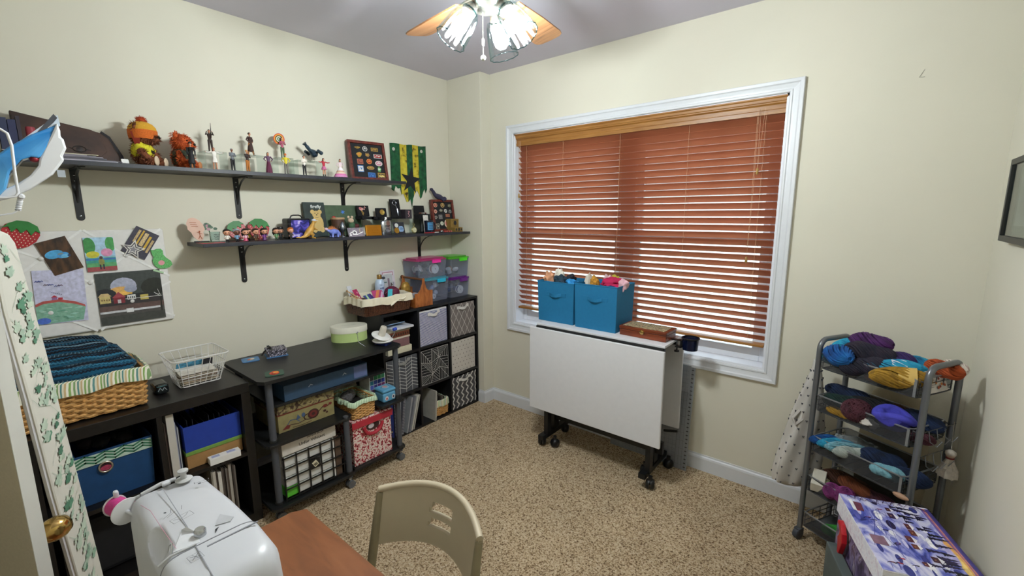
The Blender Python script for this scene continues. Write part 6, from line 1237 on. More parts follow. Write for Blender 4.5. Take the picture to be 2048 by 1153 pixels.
wl = C('#d9d6d0', .85); nvy = C('#2a3a86', .85); gl_ = C('#d3cec6', .85)
fbin(1, 2, C('#d6d6d8', .85), 'fabric bin with thin navy and white stripes, middle of the shelf\'s top row', [('r', 0, .012+k*.032, 1, .026+k*.032, nvy) for k in range(30)], wl, .075, hrot=.12)
sh = []
for k in range(-1, 6):
    for s_ in (-1, 1):
        L = [(.22*k+s_*(.110*abs(((j/8+.5*0) % 2)-1)), j/40) for j in range(41)]; L = [(x, y) for x, y in L if 0 <= x <= 1]
        seg = []
        for a, b in zip(L, L[1:]):
            if abs(b[1]-a[1]) < .03: sh.append(('l', [a, b], .0034, gl_))
fbin(2, 2, C('#7a726e', .85), 'grey fabric bin with a white trellis pattern, top row by the corner', sh, wl, .085, hrot=.08)
sh = []
for c_ in range(5):
    for k in range(-2, 12):
        a, b = (.2*c_, .2*(c_+1)); zz = k*.095+(.0 if c_ % 2 else .08); d_ = .08 if c_ % 2 else -.08
        z1_, z2_ = zz, zz+d_
        if 0 < z1_ < 1 and 0 < z2_ < 1: sh.append(('l', [(a+.008, z1_), (b-.008, z2_)], .0035, C('#c9c9c6', .85)))
    sh.append(('l', [(.2*c_, 0), (.2*c_, 1)], .0030, C('#c9c9c6', .85)))
fbin(0, 1, C('#4b4d52', .85), 'grey fabric bin with a white herringbone pattern, partly behind the console post', sh, C('#8c8c88', .85), .085, hrot=.1)
sh = []; q = random.Random(9); G_ = [[(i/3+(q.uniform(-.09, .09) if 0 < i < 3 else 0), j/3+(q.uniform(-.09, .09) if 0 < j < 3 else 0)) for i in range(4)] for j in range(4)]
for j in range(3):
    for i in range(3):
        a, b, c_, d_ = G_[j][i], G_[j][i+1], G_[j+1][i+1], G_[j+1][i]
        tris = [(a, b, c_), (a, c_, d_)] if q.random() < .5 else [(b, c_, d_), (b, d_, a)]
        for tr in tris:
            o = q.randrange(3); A_, B_, C2 = tr[o], tr[(o+1) % 3], tr[(o+2) % 3]; n = q.choice((5, 6))
            for k in range(1, n): sh.append(('l', [(A_[0]+(B_[0]-A_[0])*k/n, A_[1]+(B_[1]-A_[1])*k/n), (A_[0]+(C2[0]-A_[0])*k/n, A_[1]+(C2[1]-A_[1])*k/n)], .0015, wl))
            sh.append(('l', [tr[0], tr[1], tr[2], tr[0]], .0018, wl))
fbin(1, 1, C('#18181b', .85), 'black fabric bin covered in white geometric hatching, centre of the shelf', sh)
sh = []; q = random.Random(4)
for i in range(7):
    for j in range(8): sh.append(('e', .07+.14*i+(.07 if j % 2 else 0)*(i < 6), .06+.125*j, .016, .014, C('#5a5450', .8)))
fbin(2, 1, C('#c9c3ba', .9, nz=.06, sc=8, bump=.3), 'off-white fabric bin with small dark dots, right column', sh)
sh = [('l', [(max(0, min(1, .02+.2*k+(.10 if j % 2 else 0)-.05)), j/9) for j in range(10)], .011, wl) for k in range(6)]
fbin(2, 0, C('#4c4a4c', .85), 'charcoal fabric bin with white vertical zigzags, bottom right cube', sh, wl, .09, dy=-.0, hrot=.04)
# first column, top: pile of boxes and a book
y0 = ys[0]+t_; z = zs[2]+t_+.0005
def flatbox(x0, x1, ya, yb, za, zb_, mat, nm, label, cat): 
    o = MB().bb(x0, x1, ya, yb, za, zb_, mat).build(nm, bevel=.002); return tag(o, label, cat)
flatbox(.05, .292, 1.70, 1.90, z, z+.045, C('#cfc9ae', .6), 'cream_box', 'cream flat box at the bottom of the pile behind the yarn winder', 'box')
flatbox(.05, .288, 1.69, 1.885, z+.0455, z+.105, C('#7c5a5c', .6), 'mauve_box', 'dusty mauve box in the pile behind the yarn winder', 'box')
flatbox(.05, .29, 1.69, 1.89, z+.1055, z+.118, C('#c9bfae', .6), 'beige_box', 'thin beige box above the mauve one', 'box')
bkk = thing('book', 'brown tooled-spine book in the pile behind the yarn winder', 'book', (.17, 1.79, z+.1185)); TL = C('#6b3a24', .5); MB().bb(.06, .29, 1.695, 1.885, z+.1185, z+.122, TL).bb(.06, .29, 1.695, 1.885, z+.152, z+.1555, TL).bb(.286, .29, 1.695, 1.885, z+.122, z+.152, TL).build('cover', bkk); MB().bb(.065, .286, 1.70, 1.88, z+.122, z+.152, PAPER).build('pages', bkk)
MB(LF(.2903, 1.70, z+.137)).flat([('r', .012+.019*k, -.008, .022+.019*k, .008, C('#2c1810', .6)) for k in range(9)]).build('tooling', bkk, kind='stuff')
flatbox(.06, .29, 1.68, 1.895, z+.156, z+.172, C('#8c8672', .6), 'olive_box', 'olive beige flat box under the white notebooks', 'box')
flatbox(.08, .305, 1.74, 1.915, z+.1725, z+.186, C('#c9ccd2', .5), 'white_notebook', 'white notebook on top of the pile behind the yarn winder', 'notebook')
tag(MB(T(.20, 1.80, z+.1865) @ RY(-.35)).bb(-.05, .07, -.07, .07, 0, .003, C('#8fb4d8', .5)).build('blue_card'), 'pale blue card leaning above the white notebook', 'card')
# first column, bottom: binders
z = zs[0]+t_+.0005
def lean_file(y0, th_, h_, x1, ang, mat, label, cat='binder', nm='binder', edge=None):
    B = thing(nm, label, cat, (.18, y0, z)); M = T(0, y0, z) @ RX(ang); MB(M).bb(.07, x1, 0, th_*.12, 0, h_, mat).bb(.07, x1, th_*.88, th_, 0, h_, mat).bb(x1-.004, x1, th_*.12, th_*.88, 0, h_, mat).build('cover', B); MB(M).bb(.075, x1-.005, th_*.12, th_*.88, .004, h_-.004, PAPER).build('pages', B); return B, M
B, M = lean_file(1.675, .036, .262, .298, 0, C('#142c78', .5), 'navy ring binder standing at the left of the bottom cube'); MB(M @ T(.2985, .018, .05) @ RY(PI/2)).lathe([(.008, 0), (.007, .003), (0, .003)], SILVER, 12).build('finger_ring', B)
for k in range(3):
    B, M = lean_file(1.722+.022*k, .016, .262, .300+.004*k, -.0-.06*k, (C('#3c3f4a', .5), C('#b9bac0', .5), C('#5a5c66', .5))[k], ('dark', 'pale', 'mid-grey')[k]+' spiral notebook among the leaning binders', 'notebook', 'spiral_notebook')
    m = MB(M)
    for j in range(22): m.tube([(.3+.004*k+.003*math.cos(a), .008+.010*math.sin(a), .012+.0112*j) for a in [i*PI/4 for i in range(8)]], .0009, C('#d3d3d6', .3, .5), 4, closed=True)
    m.build('spiral', B, kind='stuff')
lean_file(1.806, .010, .258, .315, -.22, C('#9a9c9e', .5), 'light grey folder leaning right in the bottom cube', 'folder', 'folder'); lean_file(1.826, .014, .262, .318, -.24, C('#7c7e84', .5), 'mid-grey folder leaning in the bottom cube', 'folder', 'folder'); lean_file(1.852, .008, .258, .31, -.27, C('#d3d0c6', .5), 'white folder leaning against the cube divider', 'folder', 'folder'); lean_file(1.873, .008, .255, .305, -.27, C('#a9a69c', .5), 'ivory folder leaning hard against the cube divider', 'folder', 'folder')
# second column, bottom: white board and small basket
tag(MB(T(.20, 2.062, z) @ RX(-.06)).bb(-.12, .125, 0, .014, 0, .232, C('#a9a79e', .6)).build('white_binder'), 'grey-white upright binder beside the little basket in the bottom cube', 'binder')
wk3 = thing('wicker_basket', 'tiny wicker basket with striped liner inside the bottom middle cube', 'basket', (.21, 2.17, z)); basket(wk3, .10, .285, 2.10, 2.232, z+.004, z+.100, .004, WICK, .0045, step=.022); liner(wk3, .096, .289, 2.096, 2.236, z+.122, .045, LINS, .003, 6)
m = MB()
for k in range(8): m.bb(.11, .27, 2.108+.014*k, 2.110+.014*k, z+.02, z+.165-.004*k, C(('#3a332f', '#5a524a', '#8c8478', '#2c2724')[k % 4], .6))
m.build('cards', wk3, kind='stuff')
# on top
ZC = .909; DW = ramp_mat('dark_wicker', [(.3, '#2c170e'), (.7, '#6a4029')], (120, 120, 120), .5, 2)
dk = thing('wicker_basket', 'dark brown wicker basket with cream liner on the cube shelf', 'basket', (.17, 1.73, ZC)); basket(dk, .065, .285, 1.56, 1.895, ZC+.006, ZC+.105, .015, DW, .0042, vertical=True, step=.02); liner(dk, .045, .305, 1.542, 1.915, ZC+.118, .045, C('#ddd5bd', .9, nz=.03), .0035, 8)
MB().bb(.07, .28, 1.565, 1.89, ZC+.008, ZC+.09, C('#4a3a2c', .9)).build('lining', dk)
MB().tube([(.318, 1.78, ZC+.088), (.327, 1.74, ZC+.076), (.332, 1.715, ZC+.062)], [.004, .008, .005], C('#e3dcc6', .9), 6).tube([(.318, 1.79, ZC+.092), (.325, 1.82, ZC+.092), (.320, 1.845, ZC+.10)], [.004, .006, .004], C('#e3dcc6', .9), 6).build('liner_tie', dk)
bo_ = thing('spray_bottle', 'pale blue bottle with a gold cap in the dark basket', 'bottle', (.14, 1.765, ZC+.1)); MB().lathe([(.030, 0), (.033, .005), (.033, .085), (.028, .108), (.018, .122)], C('#b4c6dc', .35), 24, (.14, 1.765, ZC+.095)).build('body', bo_); MB().lathe([(.017, .122), (.017, .150), (.015, .153), (0, .153)], C('#9a7c4a', .25, .8), 20, (.14, 1.765, ZC+.095)).build('cap', bo_)
text('ess', .026, LF(.1745, 1.760, ZC+.158), C('#2f4f8f', .5), bo_); text('Tota', .012, LF(.1745, 1.752, ZC+.180), C('#3a4a7c', .5), bo_)
def card3(x, y, z_, w_, h_, rz, lean, mat, label, cat='packet', nm='packet', shapes=None):
    B = thing(nm, label, cat, (x, y, z_)); M = T(x, y, z_) @ RZ(rz) @ frame((0, 0, 0), (0, 1, 0), (-math.sin(lean), 0, math.cos(lean))); MB(M).bb(-w_/2, w_/2, 0, h_, 0, .003, mat).build('sleeve', B)
    if shapes: MB(M @ T(-w_/2, 0, .0032)).flat(shapes, w_, h_).build('print', B, kind='stuff')
card3(.155, 1.60, ZC+.09, .05, .085, .5, .5, C('#b02a5c', .5), 'magenta patterned packet at the left of the dark basket', shapes=[('e', .3, .4, .12, .1, WT), ('e', .65, .7, .14, .08, C('#e08aa8', .5)), ('e', .6, .3, .1, .08, WT)])
card3(.22, 1.655, ZC+.09, .09, .06, .5, .9, C('#3a4a8c', .5), 'packet striped green and navy lying in the dark basket', shapes=[('p', [(0, .2), (.3, 1), (.5, 1), (.2, 0)], C('#a8cfa0', .5)), ('p', [(.5, .0), (.8, 1), (1, 1), (.7, 0)], C('#4a2a6c', .5))])
card3(.20, 1.715, ZC+.095, .075, .065, -.2, .7, C('#a8366c', .5), 'pink and orange striped packet in the middle of the dark basket', shapes=[('p', [(.1, .0), (.5, 1), (.8, 1), (.4, 0)], C('#d07a4a', .5)), ('p', [(.6, .0), (.9, .8), (1, .6), (.8, 0)], C('#c9a8c4', .5))])
card3(.26, 1.76, ZC+.105, .03, .07, -.7, .9, C('#4ab4c4', .4), 'turquoise strip poking out of the dark basket')
card3(.10, 1.575, ZC+.10, .04, .09, .3, .3, C('#d9dde2', .5), 'white card with a needle behind the magenta packet', 'card', 'needle_card', [('l', [(.2, .3), (.8, .75)], .002, C('#5a5c60', .4))])
for k, (a, b) in enumerate((((.20, 1.62, ZC+.08), (.16, 1.505, ZC+.17)), ((.24, 1.62, ZC+.07), (.21, 1.50, ZC+.145)))):
    B = thing('knitting_needle', ('upper' if k == 0 else 'lower')+' wooden knitting needle sticking out of the dark basket', 'knitting needle', a); MB().tube([a, b], .0035, C('#c9a070', .5), 8).build('shaft', B); MB().ball(b, .007, C('#a88458' if k == 0 else '#8c7c6c', .5), 10).build('knob', B)
card3(.09, 1.860, ZC+.085, .105, .15, 0, .10, C('#b4b8bc', .5), 'grey printed packet with a dark oval badge behind the maroon pouch', 'packet', 'packet', [('e', .28, .84, .16, .07, C('#3c4048', .5)), ('l', [(.12, .62), (.5, .62)], .008, C('#4c6c6a', .5)), ('r', .6, .0, .75, .8, C('#7c6c78', .5)), ('r', .1, .2, .5, .24, C('#8c8e94', .5))])
card3(.075, 1.885, ZC+.085, .12, .175, 0, .10, C('#cfc8d0', .5), 'tall white and lilac pattern booklet behind the grey packet', 'booklet', 'booklet', [('r', .12, .78, .88, .93, C('#a8647c', .5)), ('r', .16, .81, .84, .90, C('#dcd6da', .5)), ('r', .5, .0, .9, .5, C('#9a98a4', .5))])
mp_ = thing('maroon_pouch', 'round maroon zipped pouch with a brown tab in the dark basket', 'pouch', (.19, 1.83, ZC+.08)); MB().ball((.19, 1.825, ZC+.115), (.055, .055, .050), C('#5c1230', .7, nz=.1), 20).build('pouch', mp_)
MB().tube([(.19+.056*math.cos(a)*.72, 1.825+.056*math.sin(a), ZC+.118+.03*math.cos(a)) for a in [k*PI/12-PI/2 for k in range(13)]], .0016, C('#8c4a5c', .6), 5).build('seam', mp_); MB().tube([(.165, 1.84, ZC+.158), (.16, 1.845, ZC+.185), (.168, 1.85, ZC+.165)], .004, C('#3a1c16', .5), 6).build('tab', mp_)
# wooden caddy with what sits in it
cd = thing('wooden_caddy', 'oak caddy with dowel handle between basket and plastic boxes', 'caddy', (.19, 2.02, ZC)); OAK = ramp_mat('oak_caddy', [(.3, '#7a421e'), (.5, '#a8622e'), (.75, '#b8733a')], (9, 30, 9), .45, 4, dist=1.2)
ep = [(0, 0), (.158, 0), (.160, .112), (.125, .112), (.103, .130), (.092, .165), (.088, .205), (.074, .205), (.068, .165), (.052, .128), (.028, .100), (.0, .100)]
for x in (.06, .292): MB(LF(x-.005, 1.945, ZC+.001)).prism(ep, 0, .010, OAK).build('end_panel', cd, bevel=.002)
MB().bb(.06, .288, 1.945, 1.953, ZC+.001, ZC+.07, OAK).bb(.06, .288, 2.097, 2.105, ZC+.001, ZC+.07, OAK).build('side_rail', cd); MB().bb(.06, .288, 1.95, 2.10, ZC+.001, ZC+.009, OAK).build('bottom', cd)
MB().tube([(.045, 2.026, ZC+.195), (.292, 2.026, ZC+.195)], .0085, C('#6b4226', .5), 10).ball((.045, 2.026, ZC+.195), .014, C('#5c3520', .5), 12).build('handle', cd)
gd = thing('gold_pouch', 'gold brocade pouch tied with cord standing in the caddy', 'pouch', (.13, 1.985, ZC)); GP = C('#a07c34', .4, .3, nz=.3, sc=70, bump=.2); MB().loft([[(.13+r_*math.cos(a)*.7, 1.99+r_*math.sin(a), ZC+.01+zz) for a in [2*PI*k/16 for k in range(16)]] for zz, r_ in ((0, .034), (.03, .040), (.085, .040), (.10, .038), (.125, .038), (.15, .026), (.158, .012))], GP).build('pouch', gd); MB().tube([(.13+.029*math.cos(a), 1.99+.041*math.sin(a), ZC+.105) for a in [2*PI*k/16 for k in range(16)]], .002, C('#6f5420', .5), 5, closed=True).build('cord', gd)
tag(MB().bb(.20, .28, 1.955, 2.02, ZC+.01, ZC+.095, C('#9a9ea8', .7, nz=.3, sc=200)).build('knit_swatch', bevel=.01), 'folded grey striped cloth in the caddy\'s front', 'cloth')
# four clip-lid plastic boxes
def clipbox(x1, y0, y1, z0, h_, lidc, clipc, label, seed):
    B = thing('plastic_box', label, 'storage box', ((.03+x1)/2, (y0+y1)/2, z0)); x0 = .03; g = .010
    CLR = glassmat('frosted_clear_plastic', '#eceff6', 1.25, .15, .10, '#d9dcea')
    MB().taper(x0+g, x1-g, y0+g, y1-g, z0, z0+h_-.020, g, CLR, wall=.002).build('tub', B)
    m = MB(); lm = clearmat('tinted_lid', lidc, .5, .3, 1.3); P = perim(x0-.006, x1+.006, y0-.006, y1+.006, .02, 40); m.prism([(p_[0], p_[1]) for p_ in P], z0+h_-.020, z0+h_-.010, lm); P = perim(x0+.008, x1-.008, y0+.008, y1-.008, .02, 40); m.prism([(p_[0], p_[1]) for p_ in P], z0+h_-.010, z0+h_-.001, lm); m.build('lid', B)
    yc = (y0+y1)/2+.035*(1 if y1-y0 > .2 else .3); MB(T(x1+.003, yc, z0+h_-.040)).prism([(0, -.042), (.014, -.036), (.014, .036), (0, .042)], 0, .026, C(clipc, .4)).bb(0, .017, -.036, .036, .018, .024, C(clipc, .4)).build('clip', B, bevel=.003)
    return B
q1 = clipbox(.215, 2.112, 2.338, ZC, .185, '#5fb0c4', '#22b4d8', 'clear plastic box with a turquoise lid and clip, lower left of the four', 1)
q2 = clipbox(.225, 2.352, 2.555, ZC, .165, '#7a2f94', '#6a1f84', 'clear plastic box with a purple lid, lower right of the four', 2)
q3 = clipbox(.205, 2.05, 2.33, ZC+.1855, .150, '#c84a84', '#f02aa0', 'clear plastic box with a pink lid full of spools, upper left', 3)
q4 = clipbox(.225, 2.350, 2.555, ZC+.1655, .165, '#5fc832', '#4ad81c', 'clear plastic box with a bright green lid, upper right', 4)
def spool(x, y, z_, r, w_, core, label, ax='x', holes=True):
    B = thing('ribbon_spool', label, 'spool', (x, y, z_)); M = T(x, y, z_) @ RY(PI/2); MB(M).lathe([(r, 0), (r, .002), (.006, .002)], WHITE, 28).build('flange', B); MB(M @ T(0, 0, -w_)).lathe([(r, 0), (r, .002)], WHITE, 28).build('flange', B); MB(M @ T(0, 0, -w_+.002)).lathe([(r*.85, 0), (r*.85, w_-.002)], core, 24).build('ribbon', B)
    MB(M @ T(0, 0, .0021)).flat([('e', 0, 0, .004, .004, DK), ('l', [(-r*.7, -r*.5), (-.006, -.004)], .0012, GY), ('l', [(.006, .004), (r*.7, r*.5)], .0012, GY)]).build('print', B, kind='stuff')
spool(.18, 2.235, ZC+.245, .036, .03, C('#c98a7c', .6), 'white-flanged ribbon spool seen through the pink-lidded box')
spool(.10, 2.135, ZC+.245, .035, .02, C('#7c8c7c', .6), 'greyish ribbon spool at the left inside the pink-lidded box'); spool(.198, 2.478, ZC+.055, .033, .02, C('#3a4a7c', .6), 'white round spool inside the purple-lidded box'); spool(.18, 2.215, ZC+.034, .020, .02, C('#d9d9dc', .6), 'small white spool low in the turquoise-lidded box'); 
def bits(x0, x1, y0, y1, z0, z1, n, colr, label, seed, nm='craft_bundle'):
    q = random.Random(seed); B = thing(nm, label, 'craft supplies', ((x0+x1)/2, (y0+y1)/2, z0))
    for k in range(n):
        r_ = q.uniform(.010, .022); m = MB(T(q.uniform(x0+.02, x1-.02), y0+.02+(y1-y0-.04)*k/max(1, n-1), q.uniform(z0+.018, z1)) @ Matrix.Rotation(q.uniform(0, 3), 4, Vector((1, q.random(), q.random())).normalized()))
        (m.lathe([(r_, -r_), (r_, r_)], C(colr[k % len(colr)], .6), 12) if k % 2 else m.ball((0, 0, 0), (r_*1.3, r_, r_*.8), C(colr[k % len(colr)], .6), 10)); m.build('piece', B)
bits(.05, .17, 2.07, 2.32, ZC+.195, ZC+.30, 14, ['#8c7c94', '#3a4a5c', '#a8a4b0', '#7a2f4c', '#4c5c4c', '#c9b4ac', '#2c2c44'], 'jumbled notions and threads inside the pink-lidded box', 1)
bits(.05, .18, 2.13, 2.32, ZC+.012, ZC+.12, 12, ['#c9ccd6', '#8c9cbc', '#e0e0e0', '#2f6c84', '#a8a8b0'], 'white and blue notions inside the turquoise-lidded box', 2); bits(.05, .18, 2.37, 2.54, ZC+.012, ZC+.11, 10, ['#2f3f74', '#4c5a84', '#5a5c6c', '#8c8e9c'], 'navy and grey notions inside the purple-lidded box', 3); bits(.05, .18, 2.37, 2.54, ZC+.18, ZC+.215, 8, ['#c9743a', '#d9d9d4', '#3a6c5c', '#b0683c', '#8c8c7c'], 'orange and green notions inside the green-lidded box', 4)
# ------------------------------------------------------------------ white folding craft table
ft = thing('folding_table', 'white drop-leaf craft table folded up under the window on black casters', 'table', (1.52, 2.43, 0)); WL = C('#d8d9dc', .45, nz=.015)
MB().bb(1.10, 1.955, 2.30, 2.565, .845, .858, WL).build('table_top', ft, bevel=.002)
MB().bb(1.066, 1.965, 2.268, 2.286, .275, .834, WL).build('leaf', ft, bevel=.003); MB().bb(1.105, 1.950, 2.288, 2.304, .80, .845, C('#08090a', .7)).build('gap_shadow', ft); MB().bb(1.066, 1.965, 2.574, 2.592, .275, .846, WL).build('leaf', ft, bevel=.003)  # black strip paints the shadow in the gap between front leaf and top
BKM = C('#0e0f11', .45); MB().bb(1.12, 1.94, 2.325, 2.355, .812, .838, BKM).bb(1.12, 1.94, 2.52, 2.545, .812, .838, BKM).build('top_rail', ft)
MB().bb(1.13, 1.93, 2.42, 2.445, .16, .235, BKM).build('cross_rail', ft)
for x in (1.165, 1.875):
    MB().bb(x-.015, x+.015, 2.40, 2.46, .10, .838, BKM).build('leg', ft); MB().bb(x-.0, x+.03, 2.30, 2.345, .085, .838, BKM).build('gate_leg', ft)
    MB().bb(x-.02, x+.02, 2.26, 2.60, .065, .095, BKM).build('foot', ft)
def castor(x, y, par, r=.030, a=0., mat=None):
    M = T(x, y, 0) @ RZ(a); m = MB(M); mm = mat or C('#101113', .4)
    for s_ in (-1, 1): m.lathe([(r*.55, -.006), (r, -.005), (r, .006), (r*.6, .008)], mm, 20) if False else m.tube([(s_*.003, 0, r), (s_*.014, 0, r), (s_*.024, 0, r)], [r, r, r*.7], mm, 18)
    m.tube([(0, -.010, r+.004), (0, 0, r*2.2)], .010, mm, 8); m.lathe([(.012, r*2.0), (.012, r*2.6)], mm, 12); return m.build('caster', par)
castor(1.138, 2.318, ft, a=.4); castor(1.225, 2.345, ft, a=-.2); castor(1.912, 2.300, ft, a=.3); castor(1.83, 2.42, ft, a=.1); castor(1.916, 2.575, ft, a=-.5); castor(1.165, 2.565, ft, a=.2)
MB().tube([(1.88, 2.57, .24), (1.96, 2.57, .26)], .008, BKM, 6).build('stay', ft)
CY = C('#0f6a96', .8, nz=.04, sc=60)
def cbin(x0, x1, y0, y1, z, h, g, label, side):
    B = thing('fabric_bin', label, 'bin', ((x0+x1)/2, (y0+y1)/2, z)); MB().taper(x0, x1, y0, y1, z, z+h, g, CY, wall=.004).build('body', B)
    P = [(x0-g, y0-g), (x1+g, y0-g), (x1+g, y1+g), (x0-g, y1+g)]; MB().tube([(a, b, z+h) for a, b in P], .0035, CY, 6, closed=True).build('rim', B)
    F = frame(((x0+x1)/2, y0-g*.7, z+h*.70), (1, 0, 0), (0, -g, h)); m = MB(F); n = 12; w_ = (x1-x0)*.34; pts = [((s/n*2-1)*w_/2, -.006*(1-(s/n*2-1)**2), .002+.016*(1-(s/n*2-1)**2)) for s in range(n+1)]
    m.add([(a, b+o, c) for a, b, c in pts for o in (-.011, .011)], [(2*k, 2*k+2, 2*k+3, 2*k+1) for k in range(n)], CY, True); m.bb(-w_/2-.035, -w_/2+.003, -.012, .012, 0, .003, CY).bb(w_/2-.003, w_/2+.035, -.012, .012, 0, .003, CY); m.build('handle', B); return B
cbin(1.055, 1.325, 2.385, 2.625, .8585, .268, .006, 'left teal-blue fabric bin on the white folding table', 0)
cbin(1.350, 1.628, 2.372, 2.60, .8585, .278, .006, 'right teal-blue fabric bin beside the carved jewellery box', 1)
def cloth(x, y, z, sx_, sy_, sz_, mat, label, seed, cat='cloth', nm='crumpled_cloth', n=16):
    q = random.Random(seed); o = Vector((q.uniform(0, 9), q.uniform(0, 9), q.uniform(0, 9))); m = MB(); rings = []
    for j in range(1, n):
        t = PI*j/n; ring = []
        for i in range(24):
            a = 2*PI*i/24; d = Vector((math.sin(t)*math.cos(a), math.sin(t)*math.sin(a), math.cos(t))); k = 1+.55*noise.noise(d*1.6+o)+.28*noise.noise(d*4+o)
            ring.append((x+d.x*sx_*k, y+d.y*sy_*k, z+d.z*sz_*k))
        rings.append(ring)
    m.loft(rings, mat); ob = m.build(nm); tag(ob, label, cat); return ob
zt_ = 1.135
cloth(1.085, 2.46, zt_, .030, .04, .045, C('#d09a76', .9), 'peach cloth poking out at the left bin\'s corner', 1)
cloth(1.145, 2.50, zt_+.012, .035, .03, .050, C('#d6d2c6', .9), 'cream cloth peak in the left teal bin', 2); cloth(1.195, 2.43, zt_-.005, .045, .035, .035, C('#1c3342', .9, nz=.4, sc=40), 'dark navy patterned cloth in the left teal bin', 3)
cloth(1.225, 2.52, zt_+.002, .03, .03, .030, C('#23222a', .9), 'black scrap behind the navy cloth', 4); cloth(1.275, 2.45, zt_-.012, .04, .035, .026, C('#2a86c4', .9, nz=.3, sc=50), 'bright blue cloth at the right of the left bin', 5)
cloth(1.40, 2.45, zt_+.010, .025, .03, .045, C('#c9c2b4', .9), 'pale beige cloth at the left of the right bin', 6); cloth(1.445, 2.44, zt_+.002, .028, .03, .040, C('#b07f2c', .9, nz=.5, sc=80), 'mustard and black print cloth in the right bin', 7)
cloth(1.505, 2.50, zt_+.010, .030, .03, .045, C('#bfa2a4', .9, nz=.25, sc=60), 'dusty pink sheer cloth in the right bin', 8); cloth(1.555, 2.47, zt_+.008, .075, .04, .032, C('#a8174a', .9), 'crimson cloth heaped across the right bin', 9)
cloth(1.535, 2.53, zt_+.026, .025, .02, .028, C('#b5ab3c', .9), 'small chartreuse scrap above the crimson cloth', 10); cloth(1.56, 2.41, zt_-.016, .05, .02, .018, C('#16184a', .9), 'navy scrap at the front rim of the right bin', 11); cloth(1.63, 2.46, zt_+.006, .028, .03, .032, C('#d0a6ae', .9), 'pale pink cloth at the right bin\'s outer corner', 12)
jb = thing('jewellery_box', 'reddish wooden box with a tapestry lid and brass clasp on the table', 'box', (1.79, 2.44, .8585)); Mj = T(1.795, 2.445, .8585) @ RZ(-.03); CHW = ramp_mat('cherry_box', [(.3, '#4a1c0e'), (.7, '#7e3a1c')], (5, 50, 50), .3, 3)
MB(Mj).bb(-.14, .14, -.072, .075, 0, .036, CHW).build('body', jb, bevel=.002); MB(Mj).bb(-.143, .143, -.075, .078, .038, .056, CHW).build('lid', jb, bevel=.003)
TAP = ramp_mat('tapestry', [(.3, '#1c1a16'), (.42, '#b3a27e'), (.5, '#2f3f34'), (.56, '#c9b890'), (.64, '#6c2a22'), (.74, '#d3c6a4')], (34, 34, 34), .8, 2, .3, dist=1.5); MB(Mj).bb(-.125, .125, -.058, .060, .0555, .0585, TAP).build('tapestry_top', jb, bevel=.001)
MB(Mj @ frame((0, -.0752, .036), (1, 0, 0), (0, 0, 1))).lathe([(.013, 0), (.013, .003), (.006, .006), (0, .007)], BRASS, 18).build('clasp', jb)
# cup holder clamp
cp = thing('clamp_cup_holder', 'dark navy tinted cup in a black holder clamped to the table\'s right end', 'cup holder', (1.99, 2.46, .80)); TC = clearmat('dark_tinted_plastic', '#0c1430', .75, .12)
MB().shell([(.040, .0), (.044, .070)], TC, 28, (2.035, 2.47, .815)).shell([(.042, .070), (.038, .004)], TC, 28, (2.035, 2.47, .815)).lathe([(.040, 0), (.040, .004)], TC, 28, (2.035, 2.47, .815)).build('cup', cp)
MB().tube([(2.035+.045*math.cos(a), 2.47+.045*math.sin(a), .882) for a in [2*PI*k/24 for k in range(24)]], .004, BKM, 6, closed=True).build('ring', cp)
MB().bb(1.935, 1.990, 2.45, 2.475, .8585, .864, BKM).bb(1.957, 1.992, 2.45, 2.475, .820, .827, BKM).bb(1.985, 1.992, 2.45, 2.475, .82, .8635, BKM).tube([(1.965, 2.462, .80), (1.965, 2.462, .835)], .004, BKM, 6).tube([(1.965, 2.462, .792), (1.965, 2.462, .80)], .014, BKM, 10).build('clamp', cp)
# cutting mat and ruler behind the table
mt_ = thing('cutting_mat', 'grey gridded cutting mat leaning on the wall behind the folding table', 'mat', (1.75, 2.63, 0)); Mm = frame((1.50, 2.620, .002), (1, 0, 0), (0, .045, .65)); MB(Mm).bb(0, .492, 0, .655, 0, .003, C('#8c9096', .5)).build('mat', mt_)
gm_ = C('#5a5e64', .6); tm_ = C('#26282c', .6); sh = [('l', [(.01+.0254*k, .01), (.01+.0254*k, .64)], .0008, gm_) for k in range(19)]+[('l', [(.01, .01+.0254*k), (.48, .01+.0254*k)], .0008, gm_) for k in range(25)]
MB(Mm @ T(0, 0, .0032)).flat(sh, z=.0001, dz=.00001).build('grid_lines', mt_, kind='stuff')
rl = thing('quilting_ruler', 'long clear grey quilting ruler with black inch marks, leaning by the mat', 'ruler', (1.99, 2.62, 0)); Mr = frame((1.938, 2.605, .002), (1, 0, 0), (0, .065, .65)); RC = clearmat('clear_grey_ruler', '#b9bdc4', .45, .2); MB(Mr).bb(0, .078, 0, .66, 0, .003, RC).build('blade', rl)
MB(Mr @ T(0, 0, .0032)).flat([('l', [(.060, .02+.0254*k), (.068, .02+.0254*k)], .006, tm_) for k in range(25)]+[('l', [(.004+.02*k, .005), (.004+.02*k, .655)], .0008, tm_) for k in range(4)]+[('l', [(.002, .03+.0508*k), (.05, .03+.0508*k)], .0007, tm_) for k in range(12)], z=.0001, dz=.00001).build('markings', rl, kind='stuff')

